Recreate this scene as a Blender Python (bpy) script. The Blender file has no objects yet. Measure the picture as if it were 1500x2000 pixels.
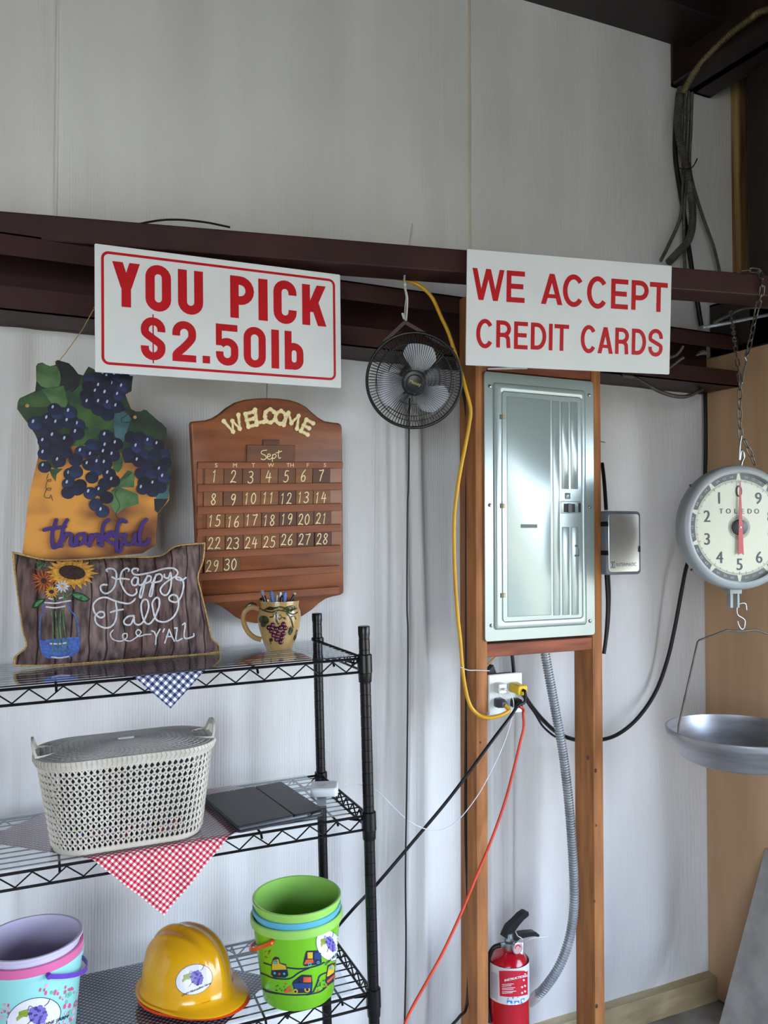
import bpy, bmesh, math, random
import numpy as np
from mathutils import Vector, Matrix
from mathutils.bvhtree import BVHTree
random.seed(7)
S = bpy.context.scene
COL = S.collection
PI = math.pi

# ------------------------------------------------------------------ camera
FPX = 1650.0
PITCH = math.atan(45 / 1650)
YAW = math.radians(25.6)
CAM = Vector((0, -2.3, 1.67))
FW = Vector((math.sin(YAW) * math.cos(PITCH), math.cos(YAW) * math.cos(PITCH), math.sin(PITCH)))
RT = Vector((math.cos(YAW), -math.sin(YAW), 0))
UP = RT.cross(FW)
cd = bpy.data.cameras.new('camera')
cam = bpy.data.objects.new('camera', cd)
COL.objects.link(cam)
cd.sensor_fit = 'HORIZONTAL'
cd.sensor_width = 36
cd.lens = FPX / 1500 * 36
cd.clip_start = 0.05
cam.matrix_world = Matrix(((RT.x, UP.x, -FW.x, CAM.x), (RT.y, UP.y, -FW.y, CAM.y), (RT.z, UP.z, -FW.z, CAM.z), (0, 0, 0, 1)))
S.camera = cam

# ------------------------------------------------------------------ world, lights, exposure
wd = bpy.data.worlds.new('sky')
S.world = wd
wd.use_nodes = True
bg = wd.node_tree.nodes['Background']
_t = wd.node_tree.nodes.new('ShaderNodeTexCoord')
_s = wd.node_tree.nodes.new('ShaderNodeSeparateXYZ')
_r = wd.node_tree.nodes.new('ShaderNodeValToRGB')
_r.color_ramp.elements[0].position = 0.0
_r.color_ramp.elements[0].color = (0.80, 0.89, 1.0, 1)
_r.color_ramp.elements[1].position = 0.7
_r.color_ramp.elements[1].color = (0.42, 0.62, 1.0, 1)
wd.node_tree.links.new(_t.outputs['Generated'], _s.inputs[0])
wd.node_tree.links.new(_s.outputs[2], _r.inputs[0])
wd.node_tree.links.new(_r.outputs[0], bg.inputs[0])
bg.inputs[1].default_value = 13.2


def area(name, loc, look, sx, sy, power, col, spread=180):
    l = bpy.data.lights.new(name, 'AREA')
    l.shape = 'RECTANGLE'
    l.size = sx
    l.size_y = sy
    l.energy = power
    l.color = col
    l.spread = math.radians(spread)
    o = bpy.data.objects.new(name, l)
    COL.objects.link(o)
    o.location = loc
    o.rotation_euler = (Vector(look) - Vector(loc)).to_track_quat('-Z', 'Z').to_euler()
    return o


# portals in the two doorways guide the daylight in
for nm_, lc_, lk_, a_, b_ in (('right_door_portal', (2.66, -2.625, 1.06), (0, -2.625, 1.06), 3.25, 2.12), ('front_door_portal', (-2.7, -5.55, 1.4), (-2.7, 0, 1.4), 3.4, 2.8)):
    po = area(nm_, lc_, lk_, a_, b_, 1, (1, 1, 1))
    po.data.cycles.is_portal = True
sd = bpy.data.lights.new('sun', 'SUN')
sd.energy = 20
sd.angle = 0.02
sd.color = (1.0, 0.95, 0.86)
so = bpy.data.objects.new('sun', sd)
COL.objects.link(so)
so.rotation_euler = Vector((0.95, -0.4, -1.0)).to_track_quat('-Z', 'Y').to_euler()
VS = S.view_settings
S.display_settings.display_device = 'sRGB'
VS.view_transform = 'Standard'
VS.look = 'None'
VS.exposure = 0.0
VS.gamma = 1.0
VS.use_curve_mapping = False


# ------------------------------------------------------------------ pixel -> place helpers
def ray(px, py):
    return (FW + RT * ((px - 750) / FPX) + UP * ((1000 - py) / FPX))


def onplane(px, py, p, n):
    r = ray(px, py)
    return CAM + r * ((Vector(p) - CAM).dot(n) / r.dot(n))


def W(px, py, y=0.0):
    return onplane(px, py, (0, y, 0), Vector((0, 1, 0)))


def WX(px, py, x):
    return onplane(px, py, (x, 0, 0), Vector((1, 0, 0)))


def WZ(px, py, z):
    return onplane(px, py, (0, 0, z), Vector((0, 0, 1)))


class Fr:
    def __init__(s, o, ex, en):
        s.o = Vector(o)
        s.ex = Vector(ex).normalized()
        s.en = Vector(en)
        s.en = (s.en - s.ex * s.en.dot(s.ex)).normalized()
        s.ey = s.en.cross(s.ex).normalized()

    def pt(s, a, b, c=0.0):
        return s.o + s.ex * a + s.ey * b + s.en * c

    def px(s, x, y, c=0.0):
        d = onplane(x, y, s.pt(0, 0, c), s.en) - s.o
        return d.dot(s.ex), d.dot(s.ey)


def lin(c):
    return tuple(((v / 255) / 12.92 if v / 255 <= 0.04045 else ((v / 255 + 0.055) / 1.055) ** 2.4) for v in c) + (1,)


# ------------------------------------------------------------------ materials
MATS = {}


def mat(name, col, rough=0.5, metal=0.0, col2=None, nscale=8.0, stretch=(1, 1, 1), bump=0.0, bscale=60.0, spec=0.5,
        coat=0.0, detail=4, contrast=(0.35, 0.65), coords='Object', bstretch=None):
    if name in MATS:
        return MATS[name]
    m = bpy.data.materials.new(name)
    m.use_nodes = True
    nt = m.node_tree
    N = nt.nodes
    L = nt.links
    b = N['Principled BSDF']
    b.inputs['Base Color'].default_value = lin(col)
    b.inputs['Roughness'].default_value = rough
    b.inputs['Metallic'].default_value = metal
    b.inputs['Specular IOR Level'].default_value = spec
    b.inputs['Coat Weight'].default_value = coat
    tc = N.new('ShaderNodeTexCoord')
    if col2 is None:
        col2 = tuple(v * 0.93 for v in col)
    mp = N.new('ShaderNodeMapping')
    mp.inputs['Scale'].default_value = stretch
    L.new(tc.outputs[coords], mp.inputs[0])
    nz = N.new('ShaderNodeTexNoise')
    nz.inputs['Scale'].default_value = nscale
    nz.inputs['Detail'].default_value = detail
    L.new(mp.outputs[0], nz.inputs['Vector'])
    cr = N.new('ShaderNodeValToRGB')
    cr.color_ramp.elements[0].position = contrast[0]
    cr.color_ramp.elements[1].position = contrast[1]
    cr.color_ramp.elements[0].color = lin(col2)
    cr.color_ramp.elements[1].color = lin(col)
    L.new(nz.outputs[0], cr.inputs[0])
    L.new(cr.outputs[0], b.inputs['Base Color'])
    if bump:
        mp2 = N.new('ShaderNodeMapping')
        mp2.inputs['Scale'].default_value = bstretch or stretch
        L.new(tc.outputs[coords], mp2.inputs[0])
        n2 = N.new('ShaderNodeTexNoise')
        n2.inputs['Scale'].default_value = bscale
        n2.inputs['Detail'].default_value = 3
        L.new(mp2.outputs[0], n2.inputs['Vector'])
        bp = N.new('ShaderNodeBump')
        bp.inputs['Strength'].default_value = bump
        bp.inputs['Distance'].default_value = 0.002
        L.new(n2.outputs[0], bp.inputs['Height'])
        L.new(bp.outputs[0], b.inputs['Normal'])
    MATS[name] = m
    return m


def mathn(nt, op, a, b=None, c=None):
    n = nt.nodes.new('ShaderNodeMath')
    n.operation = op
    for i, v in enumerate((a, b, c)):
        if v is None:
            continue
        if isinstance(v, (int, float)):
            n.inputs[i].default_value = v
        else:
            nt.links.new(v, n.inputs[i])
    return n.outputs[0]


def gingham(name, col, size, dark=0.0):
    m = bpy.data.materials.new(name)
    m.use_nodes = True
    nt = m.node_tree
    L = nt.links
    b = nt.nodes['Principled BSDF']
    uv = nt.nodes.new('ShaderNodeUVMap')
    sp = nt.nodes.new('ShaderNodeSeparateXYZ')
    L.new(uv.outputs[0], sp.inputs[0])
    out = []
    for k in (0, 1):
        fr = mathn(nt, 'FRACT', mathn(nt, 'DIVIDE', sp.outputs[k], size * 2))
        out.append(mathn(nt, 'LESS_THAN', fr, 0.5))
    s = mathn(nt, 'MULTIPLY', mathn(nt, 'ADD', out[0], out[1]), 0.5)
    cr = nt.nodes.new('ShaderNodeValToRGB')
    cr.color_ramp.interpolation = 'CONSTANT'
    e = cr.color_ramp.elements
    e[0].position = 0
    e[0].color = lin((232, 230, 232))
    e[1].position = 0.25
    e[1].color = lin(tuple(int(232 * 0.42 + c * 0.58) for c in col))
    e2 = e.new(0.75)
    e2.color = lin(col)
    L.new(s, cr.inputs[0])
    L.new(cr.outputs[0], b.inputs['Base Color'])
    b.inputs['Roughness'].default_value = 0.9
    b.inputs['Specular IOR Level'].default_value = 0.1
    return m


def wall_mat():
    m = bpy.data.materials.new('vinyl_insulation')
    m.use_nodes = True
    nt = m.node_tree
    N = nt.nodes
    L = nt.links
    b = N['Principled BSDF']
    tc = N.new('ShaderNodeTexCoord')
    sp = N.new('ShaderNodeSeparateXYZ')
    L.new(tc.outputs['Object'], sp.inputs[0])
    b.inputs['Roughness'].default_value = 0.48
    b.inputs['Specular IOR Level'].default_value = 0.35
    nz = N.new('ShaderNodeTexNoise')
    nz.inputs['Scale'].default_value = 1.6
    nz.inputs['Detail'].default_value = 5
    mp = N.new('ShaderNodeMapping')
    mp.inputs['Scale'].default_value = (2.2, 2.2, 0.6)
    L.new(tc.outputs['Object'], mp.inputs[0])
    L.new(mp.outputs[0], nz.inputs['Vector'])
    cr = N.new('ShaderNodeValToRGB')
    cr.color_ramp.elements[0].position = 0.3
    cr.color_ramp.elements[0].color = lin((205, 203, 200))
    cr.color_ramp.elements[1].position = 0.7
    cr.color_ramp.elements[1].color = lin((226, 226, 226))
    L.new(nz.outputs[0], cr.inputs[0])
    # scattered scuffs
    mp3 = N.new('ShaderNodeMapping')
    mp3.inputs['Scale'].default_value = (1, 1, 0.45)
    mp3.inputs['Rotation'].default_value = (0, 0.35, 0)
    L.new(tc.outputs['Object'], mp3.inputs[0])
    n3 = N.new('ShaderNodeTexNoise')
    n3.inputs['Scale'].default_value = 26
    n3.inputs['Detail'].default_value = 6
    n3.inputs['Roughness'].default_value = 0.7
    L.new(mp3.outputs[0], n3.inputs['Vector'])
    r3 = N.new('ShaderNodeValToRGB')
    r3.color_ramp.elements[0].position = 0.735
    r3.color_ramp.elements[0].color = (0, 0, 0, 1)
    r3.color_ramp.elements[1].position = 0.775
    r3.color_ramp.elements[1].color = (0.45, 0.45, 0.45, 1)
    L.new(n3.outputs[0], r3.inputs[0])
    mx = N.new('ShaderNodeMix')
    mx.data_type = 'RGBA'
    L.new(r3.outputs[0], mx.inputs[0])
    L.new(cr.outputs[0], mx.inputs[6])
    mx.inputs[7].default_value = lin((110, 104, 100))
    L.new(mx.outputs[2], b.inputs['Base Color'])
    # scrim: vertical threads and rows of pin dimples
    xs = mathn(nt, 'MULTIPLY', sp.outputs[0], 2 * PI / 0.0075)
    vert = mathn(nt, 'SINE', xs)
    zs = mathn(nt, 'SINE', mathn(nt, 'MULTIPLY', sp.outputs[2], 2 * PI / 0.012))
    dots = mathn(nt, 'GREATER_THAN', mathn(nt, 'MULTIPLY', mathn(nt, 'SINE', mathn(nt, 'MULTIPLY', sp.outputs[0], 2 * PI / 0.015)), zs), 0.8)
    n2 = N.new('ShaderNodeTexNoise')
    n2.inputs['Scale'].default_value = 30
    n2.inputs['Detail'].default_value = 4
    mp4 = N.new('ShaderNodeMapping')
    mp4.inputs['Scale'].default_value = (2.5, 1, 0.35)
    L.new(tc.outputs['Object'], mp4.inputs[0])
    L.new(mp4.outputs[0], n2.inputs['Vector'])
    h = mathn(nt, 'ADD', mathn(nt, 'MULTIPLY', vert, 0.12), mathn(nt, 'MULTIPLY', dots, -0.7))
    h = mathn(nt, 'ADD', h, mathn(nt, 'MULTIPLY', n2.outputs[0], 1.6))
    bp = N.new('ShaderNodeBump')
    bp.inputs['Strength'].default_value = 0.6
    bp.inputs['Distance'].default_value = 0.0016
    L.new(h, bp.inputs['Height'])
    L.new(bp.outputs[0], b.inputs['Normal'])
    return m


def sheet_mat():
    m = bpy.data.materials.new('clear_acrylic')
    m.use_nodes = True
    nt = m.node_tree
    N = nt.nodes
    L = nt.links
    out = N['Material Output']
    N.remove(N['Principled BSDF'])
    tr = N.new('ShaderNodeBsdfTransparent')
    tr.inputs[0].default_value = (0.9, 0.93, 0.94, 1)
    gl = N.new('ShaderNodeBsdfGlossy')
    gl.inputs['Roughness'].default_value = 0.015
    gl.inputs[0].default_value = (0.95, 0.97, 1, 1)
    ge = N.new('ShaderNodeNewGeometry')
    dt = N.new('ShaderNodeVectorMath')
    dt.operation = 'DOT_PRODUCT'
    L.new(ge.outputs['Incoming'], dt.inputs[0])
    L.new(ge.outputs['Normal'], dt.inputs[1])
    om = mathn(nt, 'SUBTRACT', 1.0, mathn(nt, 'ABSOLUTE', dt.outputs['Value']))
    fac = mathn(nt, 'ADD', mathn(nt, 'MULTIPLY', mathn(nt, 'POWER', om, 5), 0.96), 0.04)
    tc = N.new('ShaderNodeTexCoord')
    nz = N.new('ShaderNodeTexNoise')
    nz.inputs['Scale'].default_value = 5
    L.new(tc.outputs['Object'], nz.inputs['Vector'])
    bp = N.new('ShaderNodeBump')
    bp.inputs['Strength'].default_value = 0.02
    bp.inputs['Distance'].default_value = 0.0005
    L.new(nz.outputs[0], bp.inputs['Height'])
    L.new(bp.outputs[0], gl.inputs['Normal'])
    mx = N.new('ShaderNodeMixShader')
    L.new(fac, mx.inputs[0])
    L.new(tr.outputs[0], mx.inputs[1])
    L.new(gl.outputs[0], mx.inputs[2])
    L.new(mx.outputs[0], out.inputs[0])
    return m


def tint(name, col, rough=0.25, trans=0.0):
    m = mat(name, col, rough=rough, col2=tuple(v * 0.97 for v in col), spec=0.6)
    m.node_tree.nodes['Principled BSDF'].inputs['Subsurface Weight'].default_value = trans
    m.node_tree.nodes['Principled BSDF'].inputs['Subsurface Radius'].default_value = (0.01, 0.01, 0.01)
    return m


def pillow_mat():
    m = mat('pillow_print_fabric', (140, 118, 114), rough=0.95, col2=(72, 62, 60), nscale=44, stretch=(1.6, 1, 0.35), bump=0.7,
            bscale=420, bstretch=(1, 1, 1), spec=0.1, detail=8)
    nt = m.node_tree
    N = nt.nodes
    L = nt.links
    b = N['Principled BSDF']
    src = b.inputs['Base Color'].links[0].from_socket
    tc = [n for n in N if n.type == 'TEX_COORD'][0]
    sp = N.new('ShaderNodeSeparateXYZ')
    L.new(tc.outputs['Object'], sp.inputs[0])
    wn = N.new('ShaderNodeTexNoise')
    wn.inputs['Scale'].default_value = 9
    mp = N.new('ShaderNodeMapping')
    mp.inputs['Scale'].default_value = (1, 1, 0.8)
    L.new(tc.outputs['Object'], mp.inputs[0])
    L.new(mp.outputs[0], wn.inputs['Vector'])
    x = mathn(nt, 'ADD', sp.outputs[0], mathn(nt, 'MULTIPLY', wn.outputs[0], 0.03))
    f = mathn(nt, 'FRACT', mathn(nt, 'DIVIDE', x, 0.037))
    d = mathn(nt, 'ABSOLUTE', mathn(nt, 'SUBTRACT', f, 0.5))
    ln = mathn(nt, 'LESS_THAN', d, 0.05)
    # plank-to-plank tone
    fl = mathn(nt, 'FLOOR', mathn(nt, 'ADD', mathn(nt, 'DIVIDE', x, 0.037), 0.5))
    tone = mathn(nt, 'FRACT', mathn(nt, 'MULTIPLY', mathn(nt, 'SINE', mathn(nt, 'MULTIPLY', fl, 12.99)), 43.7))
    m1 = N.new('ShaderNodeMix')
    m1.data_type = 'RGBA'
    m1.blend_type = 'MULTIPLY'
    L.new(mathn(nt, 'MULTIPLY', tone, 0.7), m1.inputs[0])
    L.new(src, m1.inputs[6])
    m1.inputs[7].default_value = lin((190, 165, 160))
    m2 = N.new('ShaderNodeMix')
    m2.data_type = 'RGBA'
    L.new(mathn(nt, 'MULTIPLY', ln, 0.85), m2.inputs[0])
    L.new(m1.outputs[2], m2.inputs[6])
    m2.inputs[7].default_value = lin((38, 30, 28))
    L.new(m2.outputs[2], b.inputs['Base Color'])
    return m


# ------------------------------------------------------------------ mesh building
def crom(pts, n=6, closed=False):
    P = [Vector(p) for p in pts]
    if len(P) < 3:
        return P
    out = []
    m = len(P)
    rng = range(m if closed else m - 1)
    for i in rng:
        if closed:
            a, b, c, d = P[(i - 1) % m], P[i], P[(i + 1) % m], P[(i + 2) % m]
        else:
            b, c = P[i], P[i + 1]
            a = P[i - 1] if i > 0 else b * 2 - c
            d = P[i + 2] if i + 2 < m else c * 2 - b
        for k in range(n):
            t = k / n
            out.append(0.5 * ((2 * b) + (c - a) * t + (2 * a - 5 * b + 4 * c - d) * t * t + (3 * b - a - 3 * c + d) * t ** 3))
    if not closed:
        out.append(P[-1])
    return out


def resample(P, step):
    out = [P[0]]
    acc = 0
    for a, b in zip(P[:-1], P[1:]):
        d = (b - a).length
        while acc + d >= step and d > 1e-9:
            t = (step - acc) / d
            a = a.lerp(b, t)
            out.append(a)
            d = (b - a).length
            acc = 0
        acc += d
    return out


def arc(cx, cy, rx, ry, a0, a1, n=10):
    return [(cx + rx * math.cos(math.radians(a0 + (a1 - a0) * i / n)), cy + ry * math.sin(math.radians(a0 + (a1 - a0) * i / n))) for i in range(n + 1)]


def rrect(a0, a1, b0, b1, r, n=5, ry=None):
    ry = r if ry is None else ry
    p = []
    p += arc(a1 - r, b0 + ry, r, ry, -90, 0, n)
    p += arc(a1 - r, b1 - ry, r, ry, 0, 90, n)
    p += arc(a0 + r, b1 - ry, r, ry, 90, 180, n)
    p += arc(a0 + r, b0 + ry, r, ry, 180, 270, n)
    return p


class MB:
    def __init__(s):
        s.v = []
        s.f = []
        s.uv = []

    def add(s, vs, fs):
        k = len(s.v)
        s.v += [Vector(v) for v in vs]
        s.f += [tuple(i + k for i in f) for f in fs]
        return s

    def fbox(s, F, a0, a1, b0, b1, c0, c1):
        vs = [F.pt(a, b, c) for c in (c0, c1) for b in (b0, b1) for a in (a0, a1)]
        return s.add(vs, [(0, 2, 3, 1), (4, 5, 7, 6), (0, 1, 5, 4), (2, 6, 7, 3), (0, 4, 6, 2), (1, 3, 7, 5)])

    def box(s, x0, x1, y0, y1, z0, z1, bev=0.0):
        if bev:
            return s.rl(Fr((0, 0, 0), (1, 0, 0), (0, 0, 1)), (x0, x1, y0, y1), bev, [(bev, z0), (0, z0 + bev), (0, z1 - bev), (bev, z1)], n=2)
        return s.fbox(Fr((0, 0, 0), (1, 0, 0), (0, 0, 1)), x0, x1, y0, y1, z0, z1)

    def rl(s, F, rect, r, prof, n=4, cap0=True, cap1=True, ry=None):
        """rounded-rectangle loft: prof = [(inset, c), ...]"""
        a0, a1, b0, b1 = rect
        rings = []
        for ins, c in prof:
            rr = max(r - ins, 0.0003) if ins >= 0 else r - ins
            rings.append([F.pt(a, b, c) for a, b in rrect(a0 + ins, a1 - ins, b0 + ins, b1 - ins, rr, n)])
        return s.loft(rings, True, cap0, cap1)

    def loft(s, rings, closed=True, cap0=True, cap1=True):
        m = len(rings[0])
        k = len(s.v)
        for r in rings:
            s.v += [Vector(p) for p in r]
        for i in range(len(rings) - 1):
            for j in range(m if closed else m - 1):
                j2 = (j + 1) % m
                s.f.append((k + i * m + j, k + i * m + j2, k + (i + 1) * m + j2, k + (i + 1) * m + j))
        if cap0:
            s.f.append(tuple(k + j for j in range(m))[::-1])
        if cap1:
            s.f.append(tuple(k + (len(rings) - 1) * m + j for j in range(m)))
        return s

    def lathe(s, F, prof, seg=32, sx=1.0, sy=1.0, cap0=True, cap1=True, wob=None):
        rings = []
        for r, c in prof:
            rings.append([F.pt(sx * r * math.cos(2 * PI * i / seg), sy * r * math.sin(2 * PI * i / seg), c) for i in range(seg)])
        return s.loft(rings, True, cap0, cap1)

    def tube(s, pts, r, seg=8, closed=False, caps=True):
        P = [Vector(p) for p in pts]
        n = len(P)
        R = r if isinstance(r, (list, tuple)) else [r] * n
        T = []
        for i in range(n):
            if closed:
                t = P[(i + 1) % n] - P[(i - 1) % n]
            else:
                t = P[min(i + 1, n - 1)] - P[max(i - 1, 0)]
            T.append(t.normalized() if t.length > 1e-9 else Vector((0, 0, 1)))
        nrm = T[0].orthogonal().normalized()
        rings = []
        for i in range(n):
            nrm = (nrm - T[i] * nrm.dot(T[i]))
            nrm = nrm.normalized() if nrm.length > 1e-6 else T[i].orthogonal().normalized()
            bn = T[i].cross(nrm)
            rings.append([P[i] + nrm * (R[i] * math.cos(2 * PI * k / seg)) + bn * (R[i] * math.sin(2 * PI * k / seg)) for k in range(seg)])
        if closed:
            k = len(s.v)
            for q in rings:
                s.v += q
            for i in range(n):
                i2 = (i + 1) % n
                for j in range(seg):
                    j2 = (j + 1) % seg
                    s.f.append((k + i * seg + j, k + i * seg + j2, k + i2 * seg + j2, k + i2 * seg + j))
            return s
        return s.loft(rings, True, caps, caps)

    def rod(s, a, b, r, seg=8):
        return s.tube([a, b], r, seg)

    def prism(s, F, poly, c0, c1, bev=0.0):
        """extruded outline, chamfered on the +c face by scaling about local normals"""
        n = len(poly)
        P = [Vector((p[0], p[1])) for p in poly]
        ar = sum(P[i].x * P[(i + 1) % n].y - P[(i + 1) % n].x * P[i].y for i in range(n))
        if ar < 0:
            P = P[::-1]
        def inset(d):
            out = []
            for i in range(n):
                e1 = (P[i] - P[i - 1]).normalized()
                e2 = (P[(i + 1) % n] - P[i]).normalized()
                nn = Vector((-e1.y, e1.x)) + Vector((-e2.y, e2.x))
                if nn.length < 1e-6:
                    out.append(P[i])
                    continue
                nn.normalize()
                out.append(P[i] + nn * d)
            return out
        lv = [(0, c0), (0, c1)] if not bev else [(0, c0), (0, c1 - bev), (bev * 0.35, c1 - bev * 0.35), (bev, c1)]
        rings = [[F.pt(p.x, p.y, c) for p in inset(d)] for d, c in lv]
        return s.loft(rings)

    def sphere(s, c, r, seg=12, rings=8, sc=(1, 1, 1)):
        F = Fr(c, (1, 0, 0), (0, 0, 1))
        R = []
        for i in range(1, rings):
            t = PI * i / rings
            R.append([Vector(c) + Vector((r * sc[0] * math.sin(t) * math.cos(2 * PI * j / seg), r * sc[1] * math.sin(t) * math.sin(2 * PI * j / seg), -r * sc[2] * math.cos(t))) for j in range(seg)])
        return s.loft(R)

    def flat(s, tri):
        """append 3-D polygons given as (verts, faces)"""
        return s.add(*tri)


WPOS = {}


def finish(mb, name, m, parent=None, label=None, cat=None, group=None, kind=None, smooth=30, recalc=True, origin=None):
    V = np.array([tuple(v) for v in mb.v])
    lo, hi = V.min(0), V.max(0)
    if origin is None:
        origin = Vector(((lo[0] + hi[0]) / 2, (lo[1] + hi[1]) / 2, lo[2] if parent is None else (lo[2] + hi[2]) / 2))
    else:
        origin = Vector(origin)
    me = bpy.data.meshes.new(name)
    me.from_pydata([tuple(v - origin) for v in mb.v], [], mb.f)
    if recalc:
        bm = bmesh.new()
        bm.from_mesh(me)
        bmesh.ops.recalc_face_normals(bm, faces=bm.faces)
        bm.to_mesh(me)
        bm.free()
    if smooth:
        me.shade_smooth()
        me.set_sharp_from_angle(angle=math.radians(smooth))
    if mb.uv:
        ul = me.uv_layers.new(name='UVMap')
        for lp in me.loops:
            ul.data[lp.index].uv = mb.uv[lp.vertex_index]
    me.materials.append(m)
    o = bpy.data.objects.new(name, me)
    COL.objects.link(o)
    WPOS[o.name] = origin
    if parent is not None:
        o.parent = parent
        o.location = origin - WPOS[parent.name]
    else:
        o.location = origin
    tagit(o, label, cat, group, kind)
    return o


def tagit(o, label=None, cat=None, group=None, kind=None):
    if label:
        o['label'] = label
    if cat:
        o['category'] = cat
    if group:
        o['group'] = group
    if kind:
        o['kind'] = kind
    return o


def T(name, label, cat, loc, group=None):
    o = bpy.data.objects.new(name, None)
    o.empty_display_size = 0.05
    COL.objects.link(o)
    o.location = loc
    WPOS[o.name] = Vector(loc)
    return tagit(o, label, cat, group)


def struct(mb, name, m, parent=None, **k):
    return finish(mb, name, m, parent, kind='structure' if parent is None else None, **k)


def share(o, name, parent, wloc, rot=None):
    c = bpy.data.objects.new(name, o.data)
    COL.objects.link(c)
    c.parent = parent
    c.location = Vector(wloc) - (WPOS[parent.name] if parent else Vector((0, 0, 0)))
    WPOS[c.name] = Vector(wloc)
    if rot is not None:
        c.rotation_euler = rot
    return c


# ------------------------------------------------------------------ decals (flat print laid on a surface)
def ribbon2(pts, w, smooth=True, closed=False, rnd=True, n=6):
    """2-D ribbon -> list of polygons (2-D)"""
    P = [Vector((p[0], p[1])) for p in pts]
    P = [p for i, p in enumerate(P) if i == 0 or (p - P[i - 1]).length > 1e-6]
    if closed and (P[0] - P[-1]).length < 1e-6:
        P.pop()
    if smooth and len(P) > 2:
        P = [Vector((q[0], q[1])) for q in crom(P, n, closed)]
    if not smooth:  # densify
        Q = [P[0]]
        for a, b in zip(P[:-1], P[1:]):
            Q.append(b)
        P = Q
    m = len(P)
    polys = []
    A = []
    B = []
    for i in range(m):
        if closed:
            e1 = (P[i] - P[i - 1]).normalized()
            e2 = (P[(i + 1) % m] - P[i]).normalized()
        else:
            e1 = (P[i] - P[i - 1]).normalized() if i > 0 else (P[1] - P[0]).normalized()
            e2 = (P[i + 1] - P[i]).normalized() if i < m - 1 else e1
        t = (e1 + e2)
        t = t.normalized() if t.length > 1e-6 else e1
        nn = Vector((-t.y, t.x))
        k = 1 / max(0.35, nn.dot(Vector((-e1.y, e1.x))))
        k = min(k, 1.8)
        A.append(P[i] + nn * (w / 2 * k))
        B.append(P[i] - nn * (w / 2 * k))
    for i in range(m if closed else m - 1):
        j = (i + 1) % m
        polys.append([A[i], A[j], B[j], B[i]])
    if rnd and not closed:
        for p in (P[0], P[-1]):
            polys.append([p + Vector((w / 2 * math.cos(2 * PI * k / 10), w / 2 * math.sin(2 * PI * k / 10))) for k in range(10)])
    return polys


def disc2(cx, cy, rx, ry=None, rot=0, n=18):
    ry = rx if ry is None else ry
    c, s_ = math.cos(rot), math.sin(rot)
    return [[Vector((cx + rx * math.cos(2 * PI * k / n) * c - ry * math.sin(2 * PI * k / n) * s_, cy + rx * math.cos(2 * PI * k / n) * s_ + ry * math.sin(2 * PI * k / n) * c)) for k in range(n)]]


def tris2(polys, maxlen=None):
    """triangulate 2-D polygons, cut long edges"""
    bm = bmesh.new()
    for ip, p in enumerate(polys):
        try:
            vs = [bm.verts.new((q[0], q[1], (ip % 37) * 8e-6)) for q in p]
            bm.faces.new(vs)
        except ValueError:
            pass
    bmesh.ops.triangulate(bm, faces=bm.faces[:])
    if maxlen:
        for _ in range(6):
            es = [e for e in bm.edges if e.calc_length() > maxlen]
            if not es:
                break
            bmesh.ops.subdivide_edges(bm, edges=es, cuts=1)
            bmesh.ops.triangulate(bm, faces=[f for f in bm.faces if len(f.verts) > 3])
    bm.verts.index_update()
    v = [(q.co.x, q.co.y, q.co.z) for q in bm.verts]
    f = [tuple(q.index for q in fc.verts) for fc in bm.faces]
    bm.free()
    return v, f


class Surf:
    """cast the outline of a print onto a built surface"""
    def __init__(s, *mbs):
        V = []
        Fc = []
        for mb in mbs:
            k = len(V)
            V += [tuple(v) for v in mb.v]
            Fc += [tuple(i + k for i in f) for f in mb.f]
        s.b = BVHTree.FromPolygons(V, Fc)

    def hit(s, px, py, eps):
        r = ray(px, py).normalized()
        h = s.b.ray_cast(CAM, r)
        if h[0] is None:
            return None
        n = h[1]
        if n.dot(r) > 0:
            n = -n
        return h[0] + n * eps

    def decal(s, polys, eps=0.0004, maxlen=8, xf=None):
        v, f = tris2([[(xf(*q) if xf else q) for q in p] for p in polys], maxlen)
        H = [s.hit(a, b, eps + z) for a, b, z in v]
        keep = [i for i, h in enumerate(H) if h is not None]
        m = {i: k for k, i in enumerate(keep)}
        mb = MB()
        mb.add([H[i] for i in keep], [tuple(m[i] for i in q) for q in f if all(i in m for i in q)])
        return mb


def merge(*mbs):
    o = MB()
    for m in mbs:
        o.add(m.v, m.f)
    return o


TXT = {}


def text2(body, align='LEFT'):
    """text polygons in the built-in font, unit size"""
    key = (body, align)
    if key not in TXT:
        cu = bpy.data.curves.new('t', 'FONT')
        cu.body = body
        cu.align_x = align
        cu.resolution_u = 3
        ob = bpy.data.objects.new('t', cu)
        COL.objects.link(ob)
        dg = bpy.context.evaluated_depsgraph_get()
        me = ob.evaluated_get(dg).to_mesh()
        vs = [(v.co.x, v.co.y) for v in me.vertices]
        TXT[key] = [[vs[i] for i in p.vertices] for p in me.polygons]
        ob.evaluated_get(dg).to_mesh_clear()
        bpy.data.objects.remove(ob)
        bpy.data.curves.remove(cu)
    return TXT[key]


def textpx(body, o, ex, ey, align='LEFT', bold=0.0):
    """place text in pixel space: origin o, one em along ex / ey (pixel vectors)"""
    out = []
    offs = [(0, 0)] if not bold else [(0, 0), (bold, 0), (-bold, 0), (0, bold * 0.6)]
    for dx, dy in offs:
        for p in text2(body, align):
            out.append([(o[0] + ex[0] * (a + dx) + ey[0] * (b + dy), o[1] + ex[1] * (a + dx) + ey[1] * (b + dy)) for a, b in p])
    return out


def flatdecal(F, polys, c, maxlen=None):
    v, f = tris2(polys, maxlen)
    return MB().add([F.pt(a, b, c + z) for a, b, z in v], f)


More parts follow.
